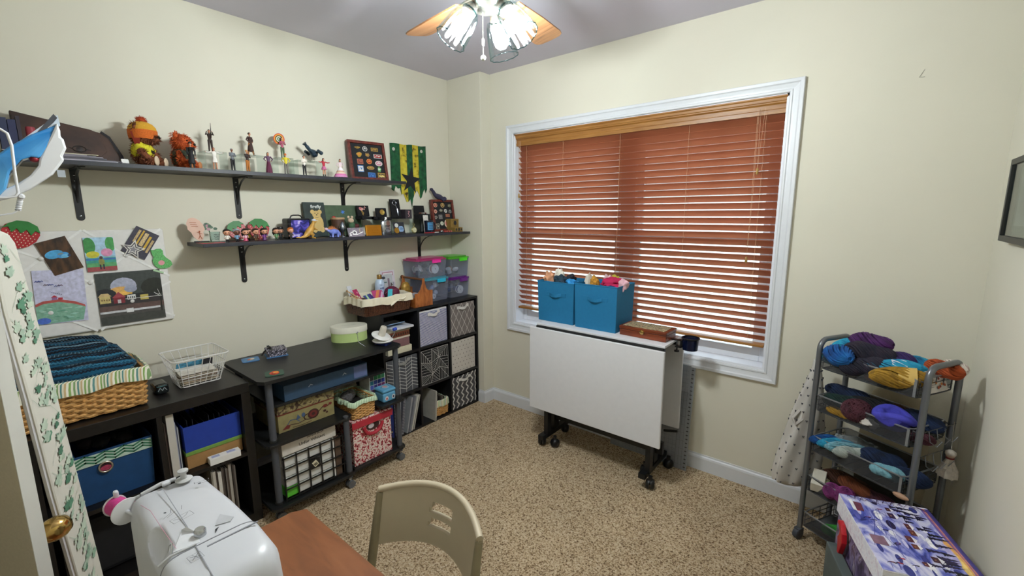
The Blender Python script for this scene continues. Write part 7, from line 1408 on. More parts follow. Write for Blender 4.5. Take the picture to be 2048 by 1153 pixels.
# ------------------------------------------------------------------ wheeled yarn rack
CM = T(2.63, 2.38, 0) @ RZ(math.atan2(-.2, .35)); CW, CD = .403, .205; GM_ = C('#707377', .3, .5, nz=.03); GW = C('#4c4e52', .35, .5); RIMW = C('#8c8f93', .3, .5)
rk = thing('yarn_rack', 'grey metal five-tier wheeled rack filled with yarn in the right corner', 'rack', (2.63, 2.38, 0), math.atan2(-.2, .35))
def MC_(*a): return CM @ Vector(a)
for x in (0, CW):
    L = [(x, 0, .05)]+[(x, 0, .93)]+[(x, .04*(1-math.cos(a)), .955+.045*math.sin(a)) for a in [PI/2*k/6 for k in range(7)]]+[(x, CD-.04*(1-math.cos(a)), .955+.045*math.sin(a)) for a in [PI/2*(6-k)/6 for k in range(7)]]+[(x, CD, .93), (x, CD, .05)]
    MB(CM).tube(L, .0115, GM_, 12).build('side_frame', rk)
    for y in (0, CD):
        m = MB(CM @ T(x, y, 0)); m.prism([(-.016, -.024), (.016, -.024), (.016, .018), (-.016, .018)], .003, .045, C('#3b3f46', .5)) if False else m.tube([(-.012, -.008, .026), (.012, -.008, .026)], .026, C('#3b3f46', .5), 16)
        m.bb(-.014, .014, -.02, .014, .02, .056, C('#3b3f46', .5)); m.build('caster', rk, bevel=.003)
MESH = clearmat('fine_metal_mesh', '#7c7e82', .13, .4, 1.1)
TIERS = (.875, .675, .475, .275, .085)
for k, z in enumerate(TIERS):
    a, b, c_, d_ = .022, CW-.022, -.012, CD+.008; h_ = .072; m = MB(CM)
    for zz, r_ in ((z+h_, .0034), (z, .0022)): m.tube([(p_[0], p_[1], zz) for p_ in perim(a, b, c_, d_, .012, 40)], r_, RIMW if zz > z else GW, 6, closed=True)
    for x in (a, b): 
        for zz in (z+.025, z+.048): m.tube([(x, c_, zz), (x, d_, zz)], .0016, GW, 4)
        for y in (0, .05, .1, .15, CD): m.tube([(x, y, z), (x, y, z+h_)], .0016, GW, 4)
        m.tube([(x, 0, z+h_*.9), (0 if x < .2 else CW, 0, z+h_*.9)], .003, GW, 5).tube([(x, CD, z+h_*.9), (0 if x < .2 else CW, CD, z+h_*.9)], .003, GW, 5)
    for j in range(9): m.tube([(a+(b-a)*(j+.5)/9, c_, z), (a+(b-a)*(j+.5)/9, d_, z)], .0016, GW, 4)
    wo = m.build('basket_wires', rk)
    mm = MB(CM); mm.bb(a, b, c_-.0008, c_+.0004, z+.004, z+h_-.004, MESH).bb(a, b, d_-.0004, d_+.0008, z+.004, z+h_-.004, MESH).bb(a, b, c_, d_, z-.001, z, MESH); mm.build('mesh_panel', wo)
    MB(CM).bb(b-.012, b-.003, c_-.003, c_-.001, z+.002, z+h_, C('#8c9094', .35, .5)).build('corner_strip', wo)
# small wire hooks at the right end
m = MB(CM)
for k in range(3):
    for z in (.60, .70): m.tube([(CW+.012, .03+.05*k, z+.05), (CW+.020, .03+.05*k, z+.01), (CW+.035, .045+.05*k, z-.005), (CW+.045, .055+.05*k, z+.02)], .0016, C('#8a8d90', .3, .7), 5)
m.tube([(CW+.012, .0, .65), (CW+.012, CD, .65)], .0016, GW, 5).tube([(CW+.012, .0, .75), (CW+.012, CD, .75)], .0016, GW, 5); m.build('side_hooks', rk)
def vmat(nm, cols, sc=18):
    return ramp_mat(nm, [(.25+.5*k/(len(cols)-1), h_) for k, h_ in enumerate(cols)], (sc, sc, sc), .9, 3, .25, dist=.8)
YP = dict(teal=vmat('teal_yarn', ['#0a3f5c', '#0f6a94', '#2a9ab0', '#0d4c7a']), blue=vmat('blue_yarn', ['#072a5a', '#0d4f94', '#1468a8']), plum=vmat('plum_yarn', ['#1c0f22', '#4a1f5c', '#2a1436']), dark=vmat('dark_yarn', ['#0e0f16', '#1d1c2c', '#2a2230', '#12202a']), purple=vmat('purple_yarn', ['#16102a', '#33205a', '#1c1436']), rust=vmat('rust_yarn', ['#5a1f10', '#a84a1e', '#7a2f16']), gold=vmat('gold_yarn', ['#5c430f', '#a07a22', '#3a2c12']), aqua=vmat('aqua_yarn', ['#0d5c8c', '#2aa0c0', '#134a9a']), cream=vmat('cream_yarn', ['#b7a99c', '#d9cfc4', '#9a6a6a']), wine=vmat('wine_yarn', ['#2a1218', '#4f2530', '#3a1a24']), forest=vmat('forest_yarn', ['#0c1c1a', '#15332e', '#101a20']), navy=vmat('navy_yarn', ['#0a1020', '#14284a', '#0f1a36']), viol=vmat('violet_yarn', ['#2f2f8a', '#4a4ac0', '#3a3aa4']), ice=vmat('ice_yarn', ['#2f5a6c', '#7fb0bc', '#4a8a9c'], 40), grey=vmat('grey_yarn', ['#7c8a86', '#b4bcb4', '#94a09a']), orange=vmat('orange_yarn', ['#7a3210', '#c9601c', '#a84a14']), magenta=vmat('magenta_yarn', ['#4a1a44', '#8a3a7a', '#6a2a5c']), sage=vmat('sage_yarn', ['#4c5440', '#7c8464', '#5c644c']), black=vmat('black_yarn', ['#0a0a0c', '#17161a', '#101014']), green=vmat('green_yarn', ['#1c5c1c', '#3a9a3a', '#2a7a2a']), choc=vmat('chocolate_yarn', ['#2a160f', '#4f2d1c', '#361d14']), brown=vmat('russet_yarn', ['#4a2412', '#7c4224', '#5c3018']))
def skein(P, d, L, r, key, label, twist=2.2, seed=1, strands=18, world=False, nm='yarn_skein', flat=1., group=None):
    """twisted hank: strands spiralling along a soft capsule; P and d in the rack's own frame"""
    q = random.Random(seed); o = Vector(P); d = Vector(d).normalized(); u = d.cross(Vector((0, 0, 1)));
    if u.length < .1: u = Vector((1, 0, 0))
    u.normalize(); v = d.cross(u); m = MB(IDM if world else CM); n = 18; mt = YP[key]
    core = []
    for j in range(n+1):
        t = j/n*2-1; rad = r*.68*max(.12, (1-abs(t)**3.2))**.6*(1+.10*math.sin(4.5*t+seed)); core.append([tuple(o+d*t*L/2+(u*math.cos(a)*rad+v*math.sin(a)*rad*flat)) for a in [2*PI*k/14 for k in range(14)]])
    m.loft(core, mt)
    for s_ in range(strands):
        ph = 2*PI*s_/strands+q.uniform(-.1, .1); tw = twist*PI*(1 if s_ % 2 == 0 else 1); pts = []; rads = []
        for j in range(n+1):
            t = j/n*2-1; rad = r*.84*max(.06, (1-abs(t)**3.2))**.6*(1+.10*math.sin(4.5*t+seed)); a = ph+tw*(j/n); pts.append(tuple(o+d*t*L/2*(1.02)+(u*math.cos(a)*rad+v*math.sin(a)*rad*flat))); rads.append(r*.125*(1+.2*math.sin(j+s_)))
        m.tube(pts, rads, mt, 5)
    ob = m.build(nm); tag(ob, label, 'yarn', group); return ob
z0 = TIERS[0]+.038
sk = [((.075, .05, z0+.012), (1, .25, 0), .17, .040, 'teal', 'teal twisted skein at the top tier\'s left end', 1.2), ((.085, -.005, z0+.042), (.9, -.5, .1), .15, .042, 'blue', 'cobalt blue skein hanging over the top tier\'s front rim', .8), ((.07, .11, z0+.060), (.6, 1, .1), .16, .036, 'aqua', 'bright aqua skein behind the cobalt one', 1.4),
      ((.135, .11, z0+.098), (1, .1, .1), .15, .038, 'plum', 'purple plum skein topping the rack\'s heap', 1.5), ((.170, .06, z0+.064), (.8, .5, -.1), .17, .040, 'dark', 'near-black skein under the plum one on the top tier', 1.6), ((.18, .01, z0+.018), (.9, .45, .25), .15, .037, 'dark', 'black-green skein at the top tier\'s front left', 1.8), ((.235, .11, z0+.052), (1, .4, 0), .13, .034, 'purple', 'deep purple skein behind the banded blue one', 1.5),
      ((.265, .055, z0+.030), (1, .75, .15), .18, .036, 'aqua', 'blue and aqua skein with a white paper band', 1.3), ((.315, -.002, z0+.020), (1, .55, .15), .17, .037, 'gold', 'olive gold skein with a mustard paper band at the front', .9), ((.300, .155, z0+.045), (1, .2, 0), .12, .030, 'teal', 'teal skein at the top tier\'s back right', 1.2), ((.375, .15, z0+.052), (1, .1, 0), .11, .032, 'rust', 'rust orange skein at the top tier\'s right corner', .7), ((.392, .185, z0+.060), (1, -.3, 0), .08, .026, 'cream', 'cream and pink flecked skein at the very right', .7)]
for k, a in enumerate(sk): skein(a[0], a[1], a[2]*1.05, a[3]*1.12, *a[4:5], a[5], a[6], seed=k)
def band(P, d, r, w_, mat, nm, label):
    o = Vector(P); d = Vector(d).normalized(); u = d.cross(Vector((0, 0, 1))).normalized(); v = d.cross(u); m = MB(CM); m.loft([[tuple(o+d*s_*w_/2+u*math.cos(a)*r+v*math.sin(a)*r) for a in [2*PI*k/20 for k in range(20)]] for s_ in (-1, 1)], mat, caps=False); ob = m.build(nm); tag(ob, label, 'paper band')
band((.275, .063, z0+.032), (1, .75, .15), .038, .045, C('#dcd6d8', .7), 'paper_band', 'white paper band around the blue and aqua skein'); band((.335, .010, z0+.024), (1, .55, .15), .039, .055, C('#c9a85c', .7), 'paper_band', 'mustard paper band around the olive gold skein')
B = thing('yarn_card', 'white label card with orange leaves under the right top rail', 'card', tuple(MC_(.40, .09, z0))); Mk = CM @ frame((.388, .02, TIERS[0]+.01), (0, 1, 0), (-.3, 0, 1)); MB(Mk).bb(0, .15, 0, .085, 0, .002, C('#cfcac4', .6)).build('card', B)
q = random.Random(4); MB(Mk @ T(0, 0, .0022)).flat([('l', [(.012, .070-.008*k), (.012+.05+.01*(k % 2), .070-.008*k)], .0022, C('#8c8a8c', .6)) for k in range(7)]+[('e', q.uniform(.075, .14), q.uniform(.01, .075), .006, .005, C(('#a8502c', '#7c2f24', '#c97a3c')[k % 3], .6)) for k in range(12)]).build('print', B, kind='stuff')
z1 = TIERS[1]+.036
for k, a in enumerate([((.08, .10, z1+.045), (1, .1, 0), .18, .034, 'navy', 'dark petrol skein at the back of the second tier', 1.2), ((.10, .05, z1+.02), (1, .2, .1), .16, .036, 'forest', 'blackish green skein at the second tier\'s left', 1.4), ((.20, .09, z1+.035), (1, .3, 0), .19, .038, 'black', 'long black skein in the middle of the second tier', 1.3), ((.245, .03, z1+.010), (1, .2, 0), .12, .032, 'black', 'small black skein near the wine ball', 1.3), ((.34, .12, z1+.030), (1, .1, 0), .15, .040, 'navy', 'navy skein behind the violet bundle', 1.0), ((.27, .15, z1+.03), (1, 0, 0), .13, .028, 'choc', 'chocolate brown skein at the second tier\'s back', 1.4), ((.37, .05, z1-.008), (1, .3, 0), .11, .024, 'wine', 'wine skein under the violet bundle', 1.2)]): skein(*a[:5], a[5], a[6], seed=30+k)
w_ = MC_(.175, .012, z1+.022); yarn_ball(w_.x, w_.y, w_.z, .055, YP['wine'], 'large wine-brown ball of yarn at the front of the second tier', 11, squash=.85, n=44)
vb = MB(CM); 
for k in range(10): vb.tube([(.30+.062*math.cos(a+.3*k)*(.55+.05*k), .03+.045*math.sin(a+.3*k)*(.55+.05*k), z1+.026+.012*math.sin(a*2+k)+.003*k) for a in [2*PI*j/26 for j in range(26)]], .014, YP['viol'], 8, closed=True)
vb.ball((.30, .03, z1+.02), (.055, .042, .030), YP['viol'], 14); o = vb.build('fibre_bundle'); tag(o, 'bright violet coiled wool roving on the second tier', 'wool')
skein((.12, .0, z1-.010), (1, .12, 0), .11, .021, 'gold', 'olive yellow skein behind the second tier\'s mesh', 1.0, seed=50); cloth(*MC_(.235, .004, z1-.002), .032, .02, .020, C('#c9c4bc', .9), 'white wool wisp at the second tier\'s front', 60, 'wool', 'wool_wisp')
z2 = TIERS[2]+.034
for k, a in enumerate([((.05, .03, z2+.022), (.5, 1, 0), .13, .026, 'blue', 'blue bagged skein at the third tier\'s left', .6), ((.095, .035, z2+.024), (.55, 1, 0), .15, .027, 'aqua', 'aqua blue skein second on the third tier', .6), ((.135, .035, z2+.026), (.6, 1, 0), .16, .026, 'ice', 'pale icy blue skein on the third tier', .6), ((.175, .030, z2+.024), (.65, 1, 0), .16, .027, 'grey', 'pale grey-white skein on the third tier', 2.4), ((.26, .07, z2+.030), (1, .3, 0), .15, .040, 'navy', 'large navy skein in the middle of the third tier', 1.2), ((.315, .01, z2+.020), (1, .3, 0), .11, .030, 'ice', 'speckled ice-blue skein at the third tier\'s front right', 3), ((.37, .06, z2+.018), (1, .2, 0), .12, .034, 'navy', 'dark navy skein at the third tier\'s right end', 1.2)]): skein(*a[:5], a[5], a[6], seed=70+k)
cloth(*MC_(.13, .09, z2+.020), .10, .075, .030, clearmat('clear_bag', '#dfeaf0', .06, .15), 'crinkled clear plastic bag over the third tier\'s skeins', 61, 'bag', 'plastic_bag')
z3 = TIERS[3]+.034
for k, a in enumerate([((.075, .03, z3+.004), (1, .8, 0), .09, .026, 'sage', 'sage green skein beside the white carton on the fourth tier', 2), ((.11, .12, z3+.030), (1, .2, 0), .19, .034, 'choc', 'dark chocolate skein at the back of the fourth tier', 1.5), ((.16, .09, z3+.040), (1, -.1, 0), .14, .030, 'brown', 'russet skein in the fourth tier heap', 1.5), ((.24, .10, z3+.03), (1, .2, 0), .14, .032, 'wine', 'wine red skein at the back right of the fourth tier', 1.5), ((.285, .02, z3+.014), (1, .3, 0), .13, .036, 'orange', 'bright orange skein at the fourth tier\'s front', .8), ((.365, .03, z3+.010), (1, .2, 0), .12, .034, 'orange', 'darker orange skein at the fourth tier\'s right end', .8), ((.20, .03, z3-.006), (1, .4, 0), .09, .024, 'brown', 'small russet skein next to the magenta ball', 1.4)]): skein(*a[:5], a[5], a[6], seed=90+k)
w_ = MC_(.122, .006, z3+.014); yarn_ball(w_.x, w_.y, w_.z, .036, YP['magenta'], 'left magenta ball of yarn on the fourth tier', 21); w_ = MC_(.172, .012, z3+.020); yarn_ball(w_.x, w_.y, w_.z, .040, YP['magenta'], 'right, larger magenta ball of yarn on the fourth tier', 22)
tag(MB(CM @ T(.045, .02, z3+.018) @ RZ(.5) @ RX(.3)).bb(-.022, .03, -.05, .05, -.024, .022, C('#d0ccbc', .6)).build('white_carton', bevel=.002), 'cream carton lying at the left of the fourth tier', 'box')
skein((.13, .04, TIERS[4]+.030), (1, .8, 0), .09, .030, 'green', 'bright green skein on the lowest tier', .8, seed=120)
tag(MB(CM).bb(.03, .22, .02, .18, TIERS[4]+.002, TIERS[4]+.008, C('#4c5052', .6)).build('flat_pouch'), 'flat grey pouch on the rack\'s lowest tier', 'pouch')
sp3 = MB(CM @ T(.215, -.0, TIERS[0]+.034) @ RX(PI/2)); sp3.lathe([(.027, -.003), (.027, .003)], C('#a8705c', .6), 24); o = sp3.build('ribbon_disc'); tag(o, 'dusky pink spool disc behind the top tier\'s mesh', 'spool')
# little yarn doll hanging at the right
dg = thing('yarn_doll', 'small white crocheted doll hanging on a string at the rack\'s right end', 'doll', tuple(MC_(CW+.03, .165, .545))); Mg_ = CM @ T(CW+.028, .165, .545) @ Matrix.Scale(.85, 4); DW_ = C('#b5aca0', .95, nz=.2, sc=90)
MB(Mg_).ball((0, 0, .105), (.017, .017, .017), C('#b79a88', .9), 12).build('head', dg); m = MB(Mg_); m.lathe([(.036, 0), (.034, .03), (.017, .07), (.010, .092), (.006, .1)], DW_, 18, flute=9, fa=.09); m.tube([(0, -.012, .082), (0, -.03, .062), (0, -.034, .045)], .008, DW_, 8).tube([(0, .012, .082), (0, .03, .06), (0, .034, .042)], .008, DW_, 8); m.build('dress', dg)
MB(Mg_).lathe([(.020, .108), (.019, .120), (.008, .128), (0, .129)], DW_, 14).build('hat', dg); MB(Mg_).tube([(0, 0, .128), (-.01, .01, .26)], .0012, DW_, 4).build('string', dg); MB(Mg_).tube([(.012*math.cos(a), .012*math.sin(a), .090) for a in [2*PI*k/12 for k in range(12)]], .004, C('#7a2f2c', .9), 6, closed=True).build('scarf', dg)
tag(MB(CM).ball((CW-.02, -.02, TIERS[2]-.002), (.028, .010, .011), C('#b58f74', .6), 12).build('wooden_tag'), 'small tan wooden tag at the third tier\'s right corner', 'tag')
# drawstring bag hanging on the left side, between rack and wall
bag = thing('drawstring_bag', 'white printed cotton bag hanging at the rack\'s left side', 'bag', (2.57, 2.52, .17)); COT = C('#c6c2bb', .95, nz=.04, sc=12)
q = random.Random(3); rings = []
prof_ = [(.855, .012, .010, 0), (.80, .018, .014, 0), (.74, .030, .020, -.005), (.64, .050, .026, -.012), (.52, .066, .032, -.022), (.40, .078, .036, -.032), (.28, .085, .036, -.040), (.205, .080, .030, -.044), (.185, .04, .012, -.044)]
BGM = frame((2.615, 2.555, 0), (.80, .60, 0), (0, 0, 1))
def rb_(z, t):
    for i in range(len(prof_)-1):
        a, b = prof_[i], prof_[i+1]
        if b[0] <= z <= a[0]:
            f = (a[0]-z)/(a[0]-b[0]); return [a[j]+(b[j]-a[j])*f for j in (1, 2, 3)]
    return [.04, .012, -.04]
def bagp(a, z, o=0.):
    w_, d_, s_ = rb_(z, 0); k = 1.3+.12*math.sin(a*7+z*9)*min(1, (.86-z)*3)+.05*math.sin(a*3+z*17); return (s_+(w_*k+o)*math.cos(a), z, (d_*k+o)*math.sin(a))
m = MB(BGM)
for i in range(31): rings.append([bagp(2*PI*k/40, .855-.67*i/30) for k in range(40)])
m.loft(rings, COT); m.build('cloth', bag)
m = MB(BGM); pr = C('#43434c', .9)
for i in range(15):
    for j in range(10):
        a = 2*PI*(j+(.5 if i % 2 else 0))/10; z = .80-.042*i+q.uniform(-.004, .004)
        if z < .20: continue
        P = Vector(bagp(a, z, .0012)); 
        for dx, dz in ((0, 0), (.004, .004), (-.003, .005)): m.ball((P.x+dx*abs(math.sin(a)), P.y+dz, P.z), (.0024, .003, .0024), pr, 5)
m.build('printed_sprigs', bag, kind='stuff'); MB(BGM).tube([(0, .85, 0), (.012, .89, -.01), (.02, .92, -.02)], .002, COT, 6).tube([(-.06, .56, .03), (-.09, .53, .03), (-.10, .56, .02), (-.07, .60, .02)], .008, COT, 6).build('drawstring', bag)
tote = MB(CM); rings = [[(.20+w_*math.cos(a), CD+.035+.020*math.sin(a)*(1+.2*math.sin(5*a)), z) for a in [2*PI*k/24 for k in range(24)]] for z, w_ in ((.82, .05), (.76, .10), (.60, .13), (.40, .14), (.30, .13))]
tote.loft(rings, C('#b3a88f', .95, nz=.05)); o = tote.build('cloth_tote'); tag(o, 'beige cloth tote hanging behind the rack', 'bag')

# ------------------------------------------------------------------ winter village gift box in front of the rack
GA = Vector((2.757, 1.996, 0)); ga = Vector((.286, .10, 0)).normalized(); GBM = Matrix(((ga.x, ga.y, 0, 2.765), (ga.y, -ga.x, 0, 1.975), (0, 0, -1, 0), (0, 0, 0, 1))); GBM = T(2.765, 1.975, 0) @ RZ(math.atan2(ga.y, ga.x)) @ T(0, -.39, 0)
gw, gl2, gz = .268, .39, .51
gbx2 = thing('gift_box', 'large gift box printed with a violet snowy village, in front of the yarn rack', 'box', (2.93, 1.82, 0), math.atan2(ga.y, ga.x))
SN = ramp_mat('snowflake_paper', [(.35, '#dfe1ee'), (.5, '#eceef6'), (.62, '#dcd6e4')], (60, 60, 60), .4, 2); VB = ramp_mat('village_side', [(.3, '#2a2238'), (.42, '#5a4a70'), (.52, '#8a80a4'), (.6, '#4a3040'), (.7, '#b8b0c4')], (26, 26, 12), .4, 3, dist=1)
MB(GBM).bb(.006, gw-.006, .006, gl2-.006, .002, gz-.07, VB).build('body', gbx2); MB(GBM).bb(0, gw, 0, gl2, gz-.07, gz, SN).build('lid', gbx2, bevel=.002)
TOPM = ramp_mat('snow_scene', [(.28, '#26265a'), (.38, '#5560b8'), (.46, '#8a8ed0'), (.55, '#c9c9e8'), (.68, '#e6e4f0'), (.8, '#8c86c4')], (14, 7, 14), .35, 5, dist=1.4)
MB(GBM).bb(.001, gw-.001, .001, gl2-.001, gz, gz+.001, TOPM).build('lid_picture', gbx2)
sh = []; q = random.Random(17); ck = lambda h_: C(h_, .4, nz=.2, sc=60)
# sky band with sunset along the wall side (x near gw), picture reads along +y
for k in range(8): sh.append(('p', [(gw*(.90+.012*k), 0), (gw*(.90+.012*k)+.004, 0), (gw*(.90+.012*k)+.004, gl2*(.98)), (gw*(.90+.012*k), gl2*.98)], ck(('#6a5aa4', '#7a5aa0', '#a4688c', '#d08a6c', '#5a4a90', '#4a4088', '#3f3a80', '#3a3678')[k])))
sh += [('e', gw*.88, gl2*.30, .012, .10, ck('#e0a860')), ('e', gw*.87, gl2*.24, .008, .06, ck('#f0cf80')), ('e', gw*.84, gl2*.36, .010, .05, ck('#b5b0e0'))]
for k in range(26):      # dark fir trees, tips towards the wall side
    y = gl2*q.uniform(.08, .95); x = gw*q.uniform(.52, .78); L = q.uniform(.02, .05); c_ = ck(q.choice(('#14121f', '#1f1b33', '#2a2446')))
    for j in range(4): sh.append(('p', [(x+L*j/4, y-.010+.0018*j), (x+L*(j+1.6)/4, y), (x+L*j/4, y+.010-.0018*j)], c_))
for k in range(9):       # houses: dark walls, lit windows, snowy roofs
    y = gl2*(.06+.1*k)+q.uniform(-.008, .008); x = gw*q.uniform(.36, .60); w_ = q.uniform(.018, .03); h_ = q.uniform(.022, .034)
    sh += [('r', x, y-w_/2, x+h_*.6, y+w_/2, ck(q.choice(('#4a2a3c', '#5a2f3a', '#3a2a4a', '#6a3a34')))), ('p', [(x+h_*.6, y-w_*.62), (x+h_, y), (x+h_*.6, y+w_*.62)], ck('#e9e7f2'))]
    sh.append(('r', x+h_*.2, y-.0025, x+h_*.34, y+.0005, ck('#c9985a')))
for k in range(40):
    y = gl2*q.uniform(.03, .97); x = gw*q.uniform(.05, .86); sh.insert(0, ('e', x, y, q.uniform(.003, .012), q.uniform(.006, .03), ck(q.choice(('#e8e8f4', '#dcdcf0', '#8088cc', '#3a3f86', '#5a5fae', '#2a2446', '#c8c4e4')))))
for k in range(14):      # skaters with long shadows
    y = gl2*q.uniform(.08, .92); x = gw*q.uniform(.12, .42); c_ = ck(q.choice(('#a01f2f', '#1c1a2c', '#26202c', '#5a2030')))
    sh += [('e', x, y, .004, .0025, c_), ('r', x-.010, y-.002, x, y+.002, c_), ('l', [(x-.010, y), (x-.018, y-.006)], .0015, ck('#1c1a2c')), ('l', [(x-.008, y), (x-.012, y-.03)], .0016, ck('#5a5aa0'))]
for k in range(9): sh.append(('l', [(gw*q.uniform(.0, .5), gl2*q.uniform(.1, .95)) for _ in range(2)], q.uniform(.0008, .0018), ck('#4a50a8')))
sh += [('p', [(.02, .30), (.05, .295), (.055, .345), (.025, .35)], ck('#6a3a4c')), ('p', [(.018, .295), (.028, .29), (.032, .36), (.02, .36)], ck('#eeeef6')), ('p', [(.02, .12), (.06, .12), (.06, .165), (.02, .165)], ck('#8a6a7c'))]
for k in range(10):
    y = gl2*(.93+.006*(k % 3)); x = gw*(.1+.085*k); 
    for j in range(5): sh.append(('l', [(x, gl2), (x+q.uniform(-.02, .03), gl2-q.uniform(.01, .035))], .0014, ck('#3c2450')))
MB(GBM @ T(0, 0, gz+.001)).flat([s_ for s_ in sh], z=.0002, dz=.000004).build('village_print', gbx2, kind='stuff')
RDR = C('#b3121f', .35); m = MB(GBM @ frame((-.001, 0, 0), (0, -1, 0), (0, 0, 1)))
m.prism([(-.31, .452), (-.285, .448), (-.262, .425), (-.255, .395), (-.268, .36), (-.285, .30), (-.292, .27), (-.287, .33), (-.292, .375), (-.30, .39), (-.287, .41), (-.285, .425), (-.30, .436), (-.315, .436)], .001, .018, RDR); m.build('red_bow', gbx2, bevel=.003)
m = MB(GBM); m.bb(.02, gw-.02, -.004, .0, gz-.20, gz-.075, ramp_mat('dark_sequin', [(.4, '#0c0c0e'), (.6, '#2e2c30')], (150, 150, 150), .3, 1)); m.build('dark_label', gbx2)
tag(MB(GBM).taper(-.035, -.008, .06, .33, .002, .34, .004, C('#4c5654', .7)).build('grey_box_edge', bevel=.004), 'grey-green flat box standing left of the snowy gift box', 'box')

# ------------------------------------------------------------------ framed picture on the right wall
pf2 = thing('framed_print', 'deep black picture frame at the right edge on the side wall', 'picture frame', (R-.015, 2.17, 1.465)); FB = C('#1a1a18', .45); Mf = frame((R-.001, 2.375, 1.464), (0, -1, 0), (0, 0, 1)); m = MB(Mf); w_, h_ = .40, .285
m.bb(0, w_, 0, .02, 0, .032, FB).bb(0, w_, h_-.02, h_, 0, .032, FB).bb(0, .02, .02, h_-.02, 0, .032, FB).bb(w_-.02, w_, .02, h_-.02, 0, .032, FB); m.build('frame_moulding', pf2, bevel=.001)
MB(Mf).bb(.02, w_-.02, .02, h_-.02, 0, .006, C('#5f655a', .7)).build('mount', pf2); MB(Mf).bb(.055, w_-.055, .055, h_-.05, .006, .0075, ramp_mat('grey_photo', [(.3, '#5c5a58'), (.6, '#8a8684')], (12, 12, 12), .5, 4)).build('photo', pf2)
MB(Mf).bb(.02, w_-.02, .02, h_-.02, .024, .0255, GLASS).build('pane', pf2)
MB(T(R-.0006, 2.2, 0)).bb(0, .0003, 0, .001, 0, .001, WALL)
tag(MB().tube([(2.865, D-.0008, 2.17), (2.85, D-.0008, 2.14), (2.868, D-.0008, 2.139)], .0012, C('#8c8a80', .8), 4).build('scuff_mark'), 'small grey scuff mark high on the wall right of the window', 'mark')

# ------------------------------------------------------------------ desk, sewing machine, chair
dsk = thing('desk', 'reddish brown laminate desk holding the sewing machine', 'desk', (2.0, .25, 0)); CHD = ramp_mat('cherry_laminate', [(.3, '#6c3f22'), (.5, '#7f4c2a'), (.7, '#8a5532')], (4, 22, 22), .4, 4, dist=.5)
P = perim(1.565, 2.50, -.10, .516, .02, 64); MB().prism([(p_[0], p_[1]) for p_ in P], .708, .73, CHD).build('desk_top', dsk, bevel=.002)
for x in (1.60, 2.46):
    for y in (-.06, .48): MB().tube([(x, y, 0), (x, y, .708)], .014, C('#3a3a3c', .4), 10).build('leg', dsk)
MB().bb(1.60, 2.46, -.068, -.052, .60, .705, C('#3a3a3c', .4)).build('rear_rail', dsk)
sm = thing('sewing_machine', 'white sewing machine with a pink thread spool, at the bottom left foreground', 'sewing machine', (1.9, .18, .73)); WP = C('#c2c4c8', .34, nz=.01)
def se(cx, cy, rx, ry, e=4., n=36): return [(cx+rx*abs(math.cos(a))**(2/e)*(1 if math.cos(a) > 0 else -1), cy+ry*abs(math.sin(a))**(2/e)*(1 if math.sin(a) > 0 else -1)) for a in [2*PI*k/n for k in range(n)]]
def xs(x, y0, y1, z0, z1, e=4.5, tilt=0.): return [(x, y, z+tilt*(y-(y0+y1)/2)) for y, z in se((y0+y1)/2, (z0+z1)/2, (y1-y0)/2, (z1-z0)/2, e)]
# arm with the head at its left (+x) end; long axis along x
m = MB(); m.loft([xs(1.700, .138, .240, .80, 1.008, 5), xs(1.704, .130, .252, .79, 1.018, 5.5), xs(1.712, .126, .258, .785, 1.024, 6), xs(1.85, .122, .264, .80, 1.031, 6), xs(1.97, .118, .266, .80, 1.034, 6)], WP); arm_ = m.build('arm', sm)
m = MB(); m.loft([xs(1.9715, .116, .267, .80, 1.0345, 6.5), xs(2.045, .114, .266, .80, 1.033, 6), xs(2.064, .118, .261, .80, 1.027, 5), xs(2.078, .128, .252, .81, 1.014, 4.5), xs(2.084, .142, .236, .83, .99, 4)], WP); m.build('head_cover', sm)
MB().bb(1.702, 1.80, .128, .256, .78, .96, WP).build('pillar', sm, bevel=.02); MB().bb(1.70, 2.09, .125, .268, .732, .805, WP).build('bed', sm, bevel=.015)
MB().loft([xs(1.702, .134, .248, .74, .90, 5), xs(1.698, .14, .24, .75, .89, 5)], WP).build('end_plate', sm)
seamc = C('#8c8e94', .5); m = MB(); rr1 = xs(1.9708, .1155, .2672, .799, 1.0350, 6.3); m.tube(rr1, .0009, seamc, 4, closed=True); m.tube([(x, .178-.006*(x-1.72)/.3, 1.0335-.0*(x)) for x in (1.735, 1.80, 1.87, 1.94)], .0007, seamc, 4); m.tube([(1.972, .168, 1.0352), (2.03, .166, 1.035), (2.055, .166, 1.031), (2.072, .167, 1.020), (2.083, .168, .99), (2.087, .169, .93)], .0009, seamc, 4); m.build('seam_lines', sm, kind='stuff')
MB(T(1.985, .235, 1.0338)).bb(-.001, .002, -.055, .022, 0, .0012, C('#7c7e84', .5)).build('slot', sm)
